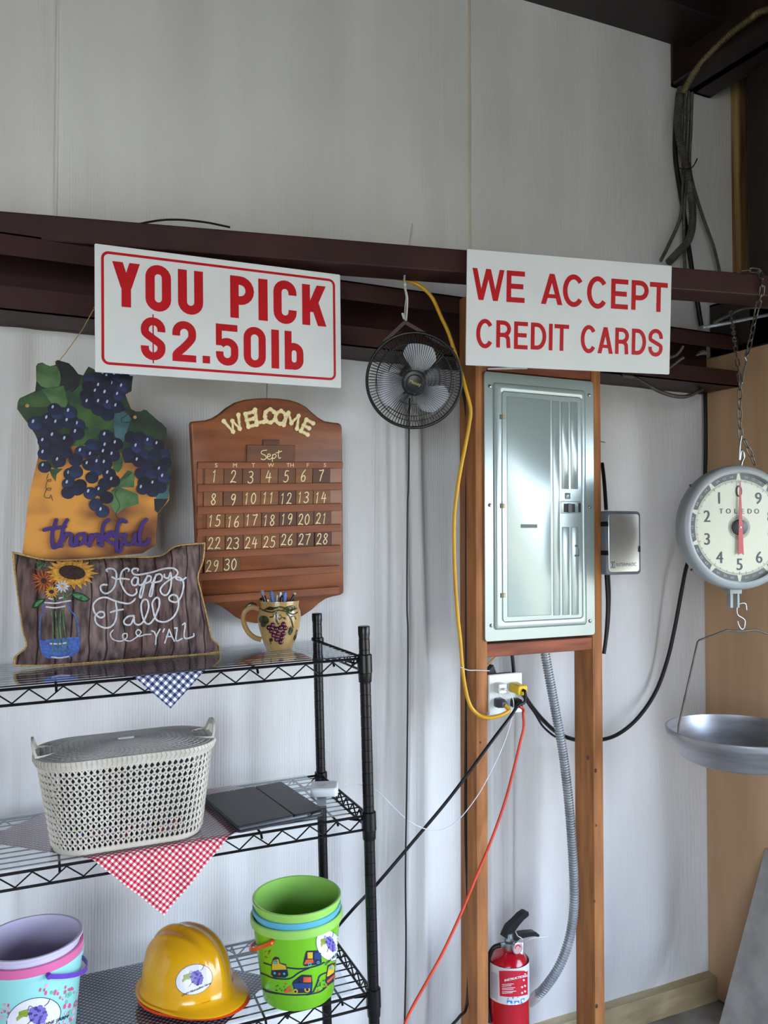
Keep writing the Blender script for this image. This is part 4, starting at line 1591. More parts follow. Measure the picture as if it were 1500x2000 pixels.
pol = [[jz(*p) for p in [(960, 640), (1030, 622), (1120, 652), (1205, 712), (1150, 738), (1060, 715), (1000, 680)]], [jz(*p) for p in [(370, 830), (400, 770), (460, 728), (520, 720), (480, 770), (420, 820)]]]
dec(SPl, pol, 'leaf_print', M_pgreen, pil, eps=0.0018)


def petals(cx, cy, r0x, r0y, r1x, r1y, n, wd, rot=0, jit=0.12):
    out = []
    for i in range(n):
        a = 2 * PI * i / n + rot
        j = 1 + random.uniform(-jit, jit)
        da = wd
        f = lambda rx, ry, t: (cx + rx * math.cos(t), cy + ry * math.sin(t))
        mid = lambda k: (r0x + (r1x - r0x) * k * j, r0y + (r1y - r0y) * k * j)
        out.append([jz(*f(r0x, r0y, a - da * 0.7)), jz(*f(*mid(0.5), a - da)), jz(*f(*mid(1), a + random.uniform(-.05, .05))), jz(*f(*mid(0.5), a + da)), jz(*f(r0x, r0y, a + da * 0.7))])
    return out


dec(SPl, petals(520, 430, 20, 20, 215, 225, 17, 0.13), 'red_flower_print', M_pred, pil, eps=0.0014)
dec(SPl, petals(520, 430, 10, 10, 190, 200, 13, 0.04, 0.1), 'red_flower_print', M_pyel, pil, eps=0.0018)
dec(SPl, disc2(*jz(520, 435), 5.5), 'flower_centre_print', M_pbrown, pil, eps=0.0022)
dec(SPl, petals(950, 310, 170, 90, 400, 255, 22, 0.15, 0.05), 'sunflower_print', M_pyel, pil, eps=0.0020)
dec(SPl, disc2(*jz(955, 308), 26.5, 13.6, 0.13, 24), 'sunflower_centre_print', M_pbrown, pil, eps=0.0026)
dec(SPl, petals(640, 600, 30, 25, 112, 115, 14, 0.19), 'yellow_flower_print', M_pyel, pil, eps=0.0024)
dec(SPl, disc2(*jz(640, 602), 5, 3.8), 'flower_centre_print', M_pbrown, pil, eps=0.0028)
dec(SPl, petals(805, 520, 20, 18, 118, 105, 11, 0.25), 'daisy_print', M_pwhite, pil, eps=0.0028)
dec(SPl, disc2(*jz(805, 520), 3), 'flower_centre_print', M_pyel, pil, eps=0.0032)
strokes = [
    [(200, 250), (190, 228), (230, 213), (290, 225), (322, 290), (305, 430), (250, 510), (180, 542), (125, 510), (112, 450), (150, 425), (195, 428)],
    [(480, 248), (490, 225), (450, 210), (395, 255), (372, 350), (400, 450), (455, 535), (530, 570), (588, 535), (585, 485)],
    [(265, 325), (320, 350), (400, 345), (490, 355)],
    [(600, 335), (560, 330), (525, 380), (540, 430), (590, 425), (612, 340), (612, 410), (640, 432), (690, 400)],
    [(735, 305), (700, 400), (665, 560), (642, 600), (630, 575), (650, 480), (700, 370), (745, 310), (782, 325), (770, 380), (700, 412)],
    [(850, 290), (820, 400), (795, 550), (775, 580), (760, 560), (790, 450), (840, 320), (890, 283), (930, 310), (915, 370), (850, 392), (790, 400)],
    [(960, 290), (965, 328), (1010, 335), (1042, 268), (1050, 380), (1030, 500), (985, 560), (930, 550), (905, 490), (950, 420), (1040, 350), (1110, 310), (1135, 260), (1100, 215), (1030, 205), (930, 220), (800, 260), (640, 292), (560, 290), (527, 250), (550, 215), (608, 215), (605, 240)],
    [(1243, 330), (1190, 365), (1125, 352), (1112, 325), (1170, 335), (1212, 400), (1205, 500), (1170, 600), (1115, 655), (1040, 640), (1018, 600), (1060, 560), (1120, 572), (1145, 640), (1138, 740), (1080, 850), (980, 915), (875, 905), (830, 850), (805, 740), (800, 660), (850, 598), (890, 620), (885, 720), (830, 860), (760, 942), (700, 920), (665, 830), (650, 700), (680, 630), (730, 630), (750, 710), (730, 800), (680, 910), (620, 955), (565, 930), (555, 850)],
    [(555, 835), (480, 845), (425, 900), (440, 950), (510, 950), (558, 860)],
    [(570, 612), (545, 645), (480, 675), (380, 660), (290, 635), (180, 593), (80, 615), (15, 690), (30, 790), (100, 860), (160, 840), (150, 790), (90, 790), (38, 850), (60, 940), (160, 996), (250, 980), (310, 900), (328, 780), (315, 665)],
    [(245, 790), (330, 765), (410, 752)],
    [(278, 1025), (242, 1080), (280, 1150), (380, 1172), (455, 1130), (460, 1075), (410, 1080), (415, 1140), (500, 1170), (600, 1110), (650, 1055), (612, 1020), (580, 1060), (620, 1108), (700, 1085), (780, 1080)],
    [(790, 1035), (825, 1050), (850, 1105)], [(900, 1015), (855, 1105), (842, 1210)], [(958, 1012), (940, 1050)], [(1022, 1018), (990, 1120), (965, 1195)], [(1022, 1018), (1060, 1110), (1092, 1172)], [(985, 1112), (1055, 1110)],
    [(1095, 1000), (1128, 998)], [(1128, 998), (1115, 1162), (1195, 1138)], [(1200, 955), (1235, 945), (1225, 1128), (1340, 1112), (1348, 1075)]]
pol = []
for i, s_ in enumerate(strokes):
    pol += ribbon2([hz(*p) for p in s_], 3.4 if i < 11 else (2.4 if i == 11 else 2.9), n=5)
dec(SPl, pol, 'script_lettering', M_pwhite, pil, eps=0.0016, maxlen=9, label='white chalk-style lettering')

# ------------------------------------------------------------------ mug and pens
M_clay = mat('glazed_clay', (188, 152, 96), rough=0.22, col2=(158, 122, 72), nscale=9, spec=0.6, coat=0.4)
M_vine = mat('glazed_vine', (70, 74, 44), rough=0.2, col2=(40, 44, 28), nscale=30, coat=0.5)
M_grapeR = mat('glazed_grape', (96, 30, 58), rough=0.12, col2=(64, 20, 44), nscale=40, coat=0.6)
Pm = SP(0, 545, 1268)
tc_ = (CAM - Pm)
tc_.z = 0
FM = Fr(Pm, tc_.normalized().cross(Vector((0, 0, 1))) * -1, RZ)      # ex points to the viewer's right
mug = T('mug', 'tan pottery mug with a raised grape bunch and vines, holding pens', 'mug', Pm)
mb = MB()
outp = [(0.029, 0), (0.031, 0.001), (0.034, 0.008), (0.042, 0.028), (0.0495, 0.055), (0.0525, 0.078), (0.052, 0.092), (0.0475, 0.103), (0.0468, 0.108), (0.0485, 0.117), (0.0482, 0.119)]
inp = [(0.0455, 0.1185), (0.0435, 0.108), (0.048, 0.09), (0.048, 0.07), (0.04, 0.035), (0.028, 0.008)]
mb.lathe(FM, outp + inp, 40)
finish(mb, 'body', M_clay, mug, smooth=60)
SM = Surf(mb)
hp = crom([FM.pt(-0.047, 0, 0.098), FM.pt(-0.066, 0, 0.103), FM.pt(-0.083, 0, 0.092), FM.pt(-0.086, 0, 0.07), FM.pt(-0.076, 0, 0.045), FM.pt(-0.06, 0, 0.03), FM.pt(-0.043, 0, 0.024)], 6)
hb = MB()
hb.tube(hp, 0.0062, 10)
finish(hb, 'handle', M_clay, mug)
mz = lambda x, y: (460 + x / 10.71, 1140 + y / 10.71)
gm = MB()
for x, y in [(780, 860), (700, 915), (1000, 845), (850, 945), (940, 920), (1035, 925), (750, 985), (1000, 1035), (895, 1040), (800, 1075), (965, 1125), (860, 1160), (945, 1215)]:
    h = SM.hit(*mz(x, y), 0.001)
    if h:
        gm.sphere(h, 0.0065, 10, 8)
gp_ = finish(gm, 'grape_relief', M_grapeR, mug, smooth=180, label='raised glossy maroon grapes')
vm = MB()
for s_, r in [([(490, 510), (600, 560), (700, 500), (820, 510), (940, 490), (1080, 520), (1180, 470), (1270, 520)], 0.0022), ([(560, 560), (760, 600), (900, 560), (1060, 590), (1200, 640), (1290, 600)], 0.0018),
              ([(860, 600), (850, 700), (870, 800), (905, 850)], 0.0022), ([(800, 620), (780, 690), (720, 700)], 0.0016), ([(930, 640), (960, 700), (920, 745), (890, 690), (920, 650)], 0.0015), ([(1060, 600), (1150, 720), (1180, 820), (1200, 920)], 0.002),
              ([(1000, 560), (1060, 500), (1160, 480), (1180, 560), (1100, 590)], 0.002), ([(1150, 700), (1230, 680), (1260, 740)], 0.002), ([(1280, 960), (1250, 1060), (1220, 1160)], 0.002), ([(980, 700), (1040, 740), (1020, 700)], 0.0014),
              ([(740, 1140), (730, 1200), (745, 1260)], 0.0013)]:
    P_ = [SM.hit(q.x, q.y, 0.0006) for q in crom([Vector((*mz(*p), 0)) for p in s_], 6)]
    P_ = [p for p in P_ if p]
    if len(P_) > 2:
        vm.tube(P_, r, 6)
for (x, y, rx, ry, rot) in [(600, 760, 110, 90, 0.3), (590, 850, 60, 60, 0), (1150, 980, 45, 100, 0.3), (1110, 560, 70, 30, 0.2), (1200, 540, 60, 25, -0.2), (720, 530, 90, 28, 0.1), (1240, 1120, 26, 70, 0.3), (745, 1170, 40, 40, 0)]:
    for sc_, e in ((1, 0.0012), (0.6, 0.0026)):
        q = [mz(x + sc_ * rx * math.cos(t_) * math.cos(rot) - sc_ * ry * math.sin(t_) * math.sin(rot) * (1 + 0.25 * math.sin(3 * t_)), y + sc_ * rx * math.cos(t_) * math.sin(rot) + sc_ * ry * math.sin(t_) * math.cos(rot)) for t_ in [2 * PI * i / 16 for i in range(16)]]
        d_ = SM.decal([q], e, 4)
        vm.add(d_.v, d_.f)
hl_ = crom([FM.pt(-0.055, 0.006, 0.108), FM.pt(-0.07, 0.004, 0.109), FM.pt(-0.085, 0, 0.098)], 5)
vm.tube(hl_, [0.002, 0.004, 0.005, 0.006, 0.006, 0.006, 0.005, 0.004, 0.003, 0.002, 0.001][:len(hl_)], 8)
finish(vm, 'vine_relief', M_vine, mug, smooth=60, recalc=False)
M_pblk = mat('pen_black', (18, 18, 22), rough=0.25)
M_pbl = mat('pen_blue', (76, 112, 178), rough=0.4)
M_pclr = mat('pen_clear', (150, 166, 160), rough=0.2)
M_prd = mat('pen_red', (190, 40, 50), rough=0.3)
M_pgry = mat('pen_grey', (120, 122, 130), rough=0.35)
pens = [((511, 1153), (521, 1182), 0.0048, M_pblk, 'black retractable pen with a grey clip leaning left in the mug', 'clip', 0.004),
        ((508.5, 1168), (519, 1184), 0.0056, M_pblk, 'short fat black pen at the left rim of the mug', None, 0.018),
        ((529.5, 1153.5), (528.8, 1182), 0.0046, M_pbl, 'blue pen cap standing upright, left one of two in the mug', None, 0.0),
        ((542, 1159.5), (540, 1182), 0.0036, M_pclr, 'clear grey pen beside the red and white pen in the mug', None, 0.004),
        ((548, 1157), (543.5, 1182), 0.0028, M_prd, 'thin red pen with a white end in the mug', 'tip', 0.014),
        ((551.8, 1162.5), (549.5, 1182), 0.0045, M_pblk, 'plain black pen between the red pen and a blue pen', None, 0.005),
        ((556.5, 1155.5), (555.4, 1182), 0.0046, M_pbl, 'blue pen cap standing upright, right one of two in the mug', None, -0.004),
        ((576, 1158), (566.5, 1180), 0.0035, M_pblk, 'black pencil leaning right out of the mug', 'end', 0.0)]
fwd_ = -tc_.normalized()
for (tp, bt, r, m, lab, ex_, back) in pens:
    pn = fwd_
    base = Pm + fwd_ * (0.012 + back)
    A = onplane(tp[0], tp[1], base, pn)
    B = onplane(bt[0], bt[1], base, pn)
    d_ = (B - A).normalized()
    E_ = B + d_ * 0.055
    # keep the buried end inside the mug
    mid_ = Pm + RZ * 0.05 + fwd_ * back * 0.4
    E_ = B + (mid_ - B) * 0.6 if (E_ - mid_).length > 0.02 else E_
    pen = T('pen', lab, 'pen', E_, 'pens in the mug')
    L_ = (A - E_).length
    F = Fr(E_, (A - E_).orthogonal(), (A - E_))
    mb = MB()
    mb.lathe(F, [(r * 0.8, 0), (r, L_ * 0.2), (r, L_ - r * 1.2), (r * 0.8, L_ - r * 0.3), (r * 0.4, L_)], 12)
    finish(mb, 'barrel', m, pen, smooth=60)
    if ex_ == 'clip':
        mb = MB()
        mb.lathe(F, [(r * 1.05, L_ - 0.014), (r * 1.08, L_ - 0.004), (r * 0.7, L_ + 0.0005)], 12)
        finish(mb, 'push_cap', M_pgry, pen, label='grey cap')
        mb = MB()
        side_ = (CAM - A).normalized()
        mb.tube([A + side_ * 0.006 - F.en * 0.010, A + side_ * 0.0068 - F.en * 0.024, A + side_ * 0.006 - F.en * 0.038], 0.0013, 6)
        finish(mb, 'clip', M_pgry, pen)
    if ex_ == 'tip':
        mb = MB()
        mb.lathe(F, [(r * 1.05, L_ - 0.012), (r * 1.05, L_ - 0.001), (r * 0.6, L_ + 0.0008)], 10)
        finish(mb, 'end_cap', M_white, pen, label='white end')
    if ex_ == 'end':
        mb = MB()
        mb.lathe(F, [(r * 1.03, L_ - 0.004), (r * 1.03, L_ + 0.0006)], 10)
        finish(mb, 'pencil_end', mat('raw_wood', (190, 160, 120)), pen)

# ================================================================== woven basket
M_bask = mat('beige_plastic_weave', (206, 200, 188), rough=0.5, col2=(186, 178, 164))
M_lid = mat('grey_plastic_lid', (186, 182, 176), rough=0.4, col2=(164, 160, 154))
Pf = SP(1, 258, 1658)
FB0 = Fr(Pf + RY * 0.093, RX, RZ)
HB = 0.195
bask = T('lidded_basket', 'beige plastic woven basket with a domed lid on the middle shelf', 'basket', FB0.o)


def bprof(t):      # half sizes and corner radius at height fraction t
    return 0.150 + 0.028 * t, 0.088 + 0.022 * t, 0.062 + 0.02 * t


def rrpt(hx, hy, r, s):
    """point on a rounded rectangle, s in 0..1 by arc length"""
    segs = [2 * (hx - r), PI * r / 2, 2 * (hy - r), PI * r / 2] * 2
    L_ = sum(segs)
    d = (s % 1) * L_
    cs = [(-(hx - r), -hy), None, (hx, -(hy - r)), None, (hx - r, hy), None, (-hx, hy - r), None]
    dr = [(1, 0), None, (0, 1), None, (-1, 0), None, (0, -1), None]
    cc = [None, (hx - r, -(hy - r), -90), None, (hx - r, hy - r, 0), None, (-(hx - r), hy - r, 90), None, (-(hx - r), -(hy - r), 180)]
    for i, l in enumerate(segs):
        if d <= l or i == 7:
            if i % 2 == 0:
                return Vector((cs[i][0] + dr[i][0] * d, cs[i][1] + dr[i][1] * d))
            a = math.radians(cc[i][2] + 90 * d / l)
            return Vector((cc[i][0] + r * math.cos(a), cc[i][1] + r * math.sin(a)))
        d -= l


def bpt(s, t, off=0.0):
    hx, hy, r = bprof(t)
    p = rrpt(hx + off, hy + off, r + off, s)
    return FB0.pt(p.x, p.y, t * HB)


NC, NR = 84, 12
t0_, t1_ = 0.055, 0.915
mb = MB()
for j in range(NR):
    ta = t0_ + (t1_ - t0_) * j / NR
    tb = t0_ + (t1_ - t0_) * (j + 1) / NR
    for i in range(NC):
        for sg in (-1, 1):
            pts = []
            for k, (q, a) in enumerate(((0, 0.08), (0.25, 0.40), (0.55, 0.43), (0.85, 0.12), (1.06, -0.10))):
                pts.append(bpt((i + 0.5 + sg * a) / NC, ta + (tb - ta) * q, 0.0012 * (1 if sg > 0 else -0.3) + 0.001 * math.sin(PI * q)))
            mb.tube(pts, [0.0016, 0.0024, 0.0024, 0.0019, 0.0014], 4, caps=False)
for j in range(NR + 1):
    ta = t0_ + (t1_ - t0_) * j / NR
    mb.tube([bpt(i / 96, ta, -0.001) for i in range(96)], 0.0013, 4, closed=True)
weave = finish(mb, 'woven_wall', M_bask, bask, kind='stuff', recalc=False, smooth=60)
mb = MB()
rings = []
for t, off in ((0.0, -0.012), (0.0, -0.002), (0.02, 0.001), (0.065, 0.001), (0.065, -0.0015), (0.015, -0.0035), (0.012, -0.012)):
    rings.append([bpt(i / 96, t, off) for i in range(96)])
mb.loft(rings)
finish(mb, 'base', M_bask, bask, smooth=40)
mb = MB()
rings = []
for t, off in ((0.90, -0.002), (0.90, 0.002), (0.94, 0.003), (0.94, -0.002)):
    rings.append([bpt(i / 96, t, off) for i in range(96)])
mb.loft(rings + [rings[0]], True, False, False)
finish(mb, 'top_band', M_bask, bask, smooth=40)
# lid: ribbed rim, pierced top of rings and spokes, label plate
lid_rim = MB()
rings = []
for t, off in ((0.93, 0.001), (0.93, 0.007), (0.975, 0.009), (1.01, 0.006), (1.01, -0.004), (0.99, -0.004)):
    rings.append([bpt(i / 120, t, off) for i in range(120)])
lid_rim.loft(rings + [rings[0]], True, False, False)
for i in range(110):
    a, b = (i + 0.16) / 110, (i + 0.84) / 110
    q = []
    for t, off in ((0.925, 0.0075), (0.975, 0.0108), (1.008, 0.0078)):
        q += [bpt(a, t, off), bpt(b, t, off)]
    ins = [bpt(a, 0.925, 0.003), bpt(b, 0.925, 0.003), bpt(a, 1.008, 0.003), bpt(b, 1.008, 0.003)]
    lid_rim.add(q + ins, [(0, 1, 3, 2), (2, 3, 5, 4), (0, 6, 7, 1), (4, 5, 9, 8), (0, 2, 4, 8, 6), (1, 7, 9, 5, 3)])
lid = finish(lid_rim, 'lid', M_bask, bask, smooth=30)


def lpt(s, q):
    """lid top: q = 1 at rim, 0 at the centre line"""
    hx, hy, r = bprof(1.0)
    hx2 = hx * q if q > 0.02 else 0.02 * hx
    p = rrpt(max(hx * q, 0.002), max(hy * q, 0.0015), max(0.001, min(r, hy * 0.98) * q * 0.98), s)
    return FB0.pt(p.x, p.y, HB * 1.005 + 0.010 * (1 - q * q))


mb = MB()
for k in range(15):
    q = 0.10 + 0.88 * k / 14
    mb.tube([lpt(i / 90, q) for i in range(90)], [0.0019] * 90, 4, closed=True)
for i in range(76):
    s = i / 76
    pts = [lpt(s + 0.006 * math.sin(k * 1.2), 0.10 + 0.89 * k / 9) for k in range(10)]
    mb.tube(pts, 0.0015, 4)
finish(mb, 'pierced_top', M_lid, lid, kind='stuff', recalc=False, smooth=60, label='grey pierced lid top')
mb = MB()
mb.rl(FB0, (-0.017, 0.017, -0.006, 0.006), 0.002, [(0, HB * 1.005 + 0.008), (0, HB * 1.005 + 0.0135), (0.001, HB * 1.005 + 0.0145)], n=3)
finish(mb, 'label_plate', mat('label_grey', (186, 188, 192), rough=0.3), lid)
for sg in (-1, 1):
    F = FB0
    hx = 0.178
    pts = [F.pt(sg * (hx - 0.012), -0.045, HB * 0.96), F.pt(sg * (hx + 0.002), -0.042, HB * 1.02), F.pt(sg * (hx + 0.008), -0.025, HB * 1.12), F.pt(sg * (hx + 0.009), 0, HB * 1.15), F.pt(sg * (hx + 0.008), 0.025, HB * 1.12),
           F.pt(sg * (hx + 0.002), 0.042, HB * 1.02), F.pt(sg * (hx - 0.012), 0.045, HB * 0.96)]
    mb = MB()
    cp = crom(pts, 5)
    rings = []
    for i, p in enumerate(cp):
        t_ = (cp[min(i + 1, len(cp) - 1)] - cp[max(i - 1, 0)]).normalized()
        nx_ = F.ex * sg
        bn = t_.cross(nx_).normalized()
        rings.append([p + nx_ * 0.0025 + bn * 0.006, p + nx_ * 0.0025 - bn * 0.006, p - nx_ * 0.0025 - bn * 0.006, p - nx_ * 0.0025 + bn * 0.006])
    mb.loft(rings)
    # scooped grip well in the lid
    well = [[F.pt(sg * (hx + 0.004 - d_ * math.cos(a)), (0.05 - e_) * math.sin(a), z) for a in [(-90 + 180 * i / 12) * PI / 180 for i in range(13)]] for d_, e_, z in ((0.05, 0.0, HB * 1.012), (0.048, 0.001, HB * 1.03), (0.044, 0.004, HB * 1.03), (0.042, 0.006, HB * 0.93))]
    mb.loft(well, False, False, False)
    finish(mb, 'handle', M_bask, bask, smooth=50, recalc=False)
# bright pieces seen through the weave
random.seed(5)
mb = MB()
for i in range(16):
    x = -0.11 + i * 0.014
    z = 0.008 + random.random() * 0.02
    mb.fbox(FB0, x, x + 0.011, -0.068, -0.05, z, z + 0.018)
finish(mb, 'toy_bricks', mat('toy_mixed', (30, 110, 190), rough=0.4, col2=(190, 60, 60), nscale=60), label='bright toy pieces seen through the weave of the beige basket', cat='toys', kind='stuff')
mb = MB()
mb.fbox(FB0, -0.135, 0.135, -0.045, 0.06, 0.006, 0.165)  # made-up dark block that stands in for shade inside the basket
finish(mb, 'basket_dark_filler', mat('dark_filler_tone', (62, 66, 80), rough=0.9, col2=(40, 42, 54), nscale=20), label='made-up dark contents inside the lidded basket', cat='filler', kind='stuff')

# ================================================================== tablet and white hub on the middle shelf
q = [SP(1, *p, 0.016) for p in ((409, 1552), (560, 1523), (622, 1583), (452, 1615))]
ex_ = ((q[1] - q[0]) + (q[2] - q[3])).normalized()
cen = sum(q, Vector()) / 4 - RZ * 0.016
F = Fr(cen, ex_, RZ)
hx = ((q[1] - q[0]).length + (q[2] - q[3]).length) / 4
hy = ((q[3] - q[0]).length + (q[2] - q[1]).length) / 4
M_case = mat('black_leatherette', (34, 36, 42), rough=0.42, col2=(27, 28, 33), nscale=4, bump=0.15, bscale=400)
tab = T('tablet', 'tablet in a black folding case lying on the middle shelf', 'tablet', cen)
mb = MB()
mb.rl(F, (-hx, hx, -hy, hy), 0.008, [(0.001, 0.0004), (0, 0.001), (0, 0.005), (0.001, 0.0055)])
case = finish(mb, 'case_back', M_case, tab)
mb = MB()
mb.rl(F, (-hx + 0.003, hx - 0.003, -hy + 0.003, hy - 0.003), 0.007, [(0.0, 0.0055), (0, 0.0105)])
finish(mb, 'tablet_body', mat('tablet_silver', (120, 124, 130), rough=0.3, metal=0.8), tab, label='silver edge of the tablet')
mb = MB()
mb.rl(F, (-hx, 0.028, -hy, hy), 0.006, [(0.001, 0.0108), (0, 0.0114), (0, 0.0145), (0.0015, 0.0155)])
finish(mb, 'case_cover', M_case, tab)
mb = MB()
mb.rl(F, (0.030, hx, -hy, hy), 0.006, [(0.001, 0.0108), (0, 0.0114), (0, 0.0142), (0.0015, 0.0152)])
finish(mb, 'cover_flap', M_case, tab)
mb = MB()
for i in range(4):
    mb.lathe(Fr(F.pt(hx - 0.008, -hy * 0.8 + i * hy * 0.5, 0), F.ex, F.en), [(0.0015, 0.015), (0.0015, 0.0158)], 8)
finish(mb, 'rivets', M_chrome, tab)
mb = MB()
mb.tube(crom([F.pt(hx - 0.035, -hy - 0.001, 0.006), F.pt(hx - 0.03, -hy - 0.004, 0.012), F.pt(hx - 0.012, -hy - 0.004, 0.013), F.pt(hx - 0.004, -hy - 0.001, 0.008)], 5), 0.0022, 6)
finish(mb, 'pen_loop', M_case, tab)

Pu = SP(1, 637, 1552)
F = Fr(Pu + RY * 0.012, (RX * 0.93 - RY * 0.36), RZ)
hub = T('charging_hub', 'small white square device with a white cable behind the tablet', 'charger', F.o)
mb = MB()
mb.rl(F, (-0.033, 0.033, -0.033, 0.033), 0.010, [(0.002, 0.0003), (0, 0.002), (0, 0.018), (0.003, 0.021)], n=5)
finish(mb, 'casing', M_white, hub)
mb = MB()
mb.lathe(F, [(0.006, 0.0205), (0.006, 0.0214)], 16)
finish(mb, 'round_mark', mat('faint_grey', (204, 206, 208)), hub)

# ================================================================== nested buckets
def bucket(name, label, cen, ex, up, rb, rt, h, m, band=0.012, lip=0.004, seg=64, group=None, mat_in=None):
    F = Fr(cen, ex, up)
    t = T(name, label, 'bucket', cen, group)
    mb = MB()
    th = 0.0018
    P_ = [(rb - 0.004, 0), (rb, 0.004), (rt, h - band), (rt + lip * 0.6, h - band), (rt + lip, h - band * 0.5), (rt + lip, h - 0.001), (rt + lip * 0.5, h), (rt - th, h - 0.001), (rt - th - 0.001, h - band), (rb - th, 0.006), (rb - 0.01, 0.0035)]
    mb.lathe(F, P_, seg)
    o = finish(mb, 'shell', m, t, smooth=40)
    return F, t, mb


def bhandle(F, t, r, az, side, z, drop, m, wd=0.0045, thk=0.0022, n=30, label=None):
    rings = []
    for i in range(n + 1):
        q = i / n
        a = az + side * PI * q
        p = F.pt(r * math.cos(a), r * math.sin(a), z - drop * math.sin(PI * q))
        ro = (F.ex * math.cos(a) + F.ey * math.sin(a))
        rings.append([p + ro * thk + F.en * wd, p + ro * thk - F.en * wd, p - ro * thk * 0.2 - F.en * wd, p - ro * thk * 0.2 + F.en * wd])
    mb = MB()
    mb.loft(rings)
    for a in (az, az + PI):
        p = F.pt((r + 0.001) * math.cos(a), (r + 0.001) * math.sin(a), z)
        ro = (F.ex * math.cos(a) + F.ey * math.sin(a))
        mb.lathe(Fr(p - ro * 0.008, F.en, ro), [(0.0055, 0), (0.006, 0.009), (0.0045, 0.012)], 12)
    return finish(mb, 'handle', m, t, label=label)


M_lime = tint('lime_plastic', (116, 190, 28))
M_lime2 = tint('light_lime_plastic', (152, 205, 96))
M_blueP = tint('sky_blue_plastic', (92, 176, 206))
M_tealP = tint('mint_plastic', (150, 214, 212))
M_pinkP = tint('pink_plastic', (214, 104, 156))
M_lavP = tint('lavender_plastic', (200, 192, 216))
M_orng = tint('orange_plastic', (222, 82, 28))
M_purp = tint('purple_plastic', (96, 56, 176))

# right stack
Pg = SP(2, 590, 1950) + RY * 0.028
FGb, tg, mbg = bucket('green_bucket', 'lime green bucket printed with diggers, outermost of the right stack', Pg, RX, RZ, 0.080, 0.0985, 0.182, M_lime)
# thick pale rim band of the outer bucket
mb = MB()
mb.lathe(FGb, [(0.0992, 0.166), (0.1030, 0.166), (0.1045, 0.170), (0.1045, 0.183), (0.1025, 0.185), (0.0995, 0.185)], 64, cap0=False, cap1=False)
finish(mb, 'rim_band', M_lime2, tg, label='pale green rim band')
mb = MB()
upB = (RZ + RX * 0.03 - RY * 0.02).normalized()
FBb, tb_, mbb = bucket('blue_bucket', 'sky blue bucket nested inside the printed green one, only its rim showing', Pg + RZ * 0.020, RX, upB, 0.074, 0.096, 0.182, M_blueP)
upG = (RZ + RX * 0.0 - RY * 0.035).normalized()
FIb, ti_, mbi = bucket('inner_green_bucket', 'pale green bucket, innermost of the right stack, empty', Pg + RZ * 0.041, RX, upG, 0.070, 0.096, 0.182, M_lime2)
bhandle(FGb, tg, 0.106, math.radians(222), -1, 0.158, 0.06, M_orng, label='orange plastic handle')
SB = Surf(mbg)
zz = lambda x, y: (440 + x / 4.412, 1680 + y / 4.412)
M_ink = mat('print_dark_ink', (34, 38, 60), rough=0.4)
M_dy = mat('print_digger_yellow', (214, 176, 40), rough=0.4)
M_dr = mat('print_digger_orange', (200, 92, 50), rough=0.4)
M_db = mat('print_digger_blue', (30, 62, 120), rough=0.4)
M_dc = mat('print_cyan', (60, 170, 200), rough=0.4)
M_stk = mat('sticker_white', (226, 224, 234), rough=0.3)


def decs(surf, parent, items, xf, eps0=0.0005):
    for i, (nm, m, polys) in enumerate(items):
        dec(surf, [[xf(*q) for q in p] for p in polys], nm, m, parent, eps=eps0 + 0.00025 * i, maxlen=6)


dx_ = []
road = []
for s_ in [[(335, 885), (400, 905), (430, 900)], [(530, 925), (620, 935), (700, 930), (800, 905), (850, 880)], [(285, 965), (330, 980), (400, 1010), (470, 1022), (560, 1018), (640, 965), (720, 930)], [(290, 1060), (330, 1110), (420, 1140), (560, 1160), (700, 1155), (760, 1130)],
           [(760, 1130), (790, 1060), (810, 1000), (850, 975), (890, 965)], [(700, 1160), (820, 1130), (900, 1060), (990, 1000)], [(350, 1130), (450, 1150)], [(900, 905), (960, 880), (995, 840)]]:
    road += ribbon2(s_, 13, n=5)
R4 = lambda x0, y0, x1, y1: [(x0, y0), (x1, y0), (x1, y1), (x0, y1)]
ink = [[(395, 900), (410, 850), (430, 830), (465, 840), (475, 885), (525, 895), (535, 940), (545, 990), (520, 1012), (420, 1008), (395, 985), (398, 940)],
       [(668, 900), (690, 800), (700, 780), (800, 775), (825, 800), (830, 880), (800, 900), (740, 905), (690, 915)],
       [(660, 985), (745, 990), (752, 1060), (745, 1140), (600, 1145), (575, 1060), (585, 1040), (650, 1050)], [(860, 1050), (880, 905), (920, 885), (960, 920), (965, 1000), (930, 1050), (880, 1070)]]
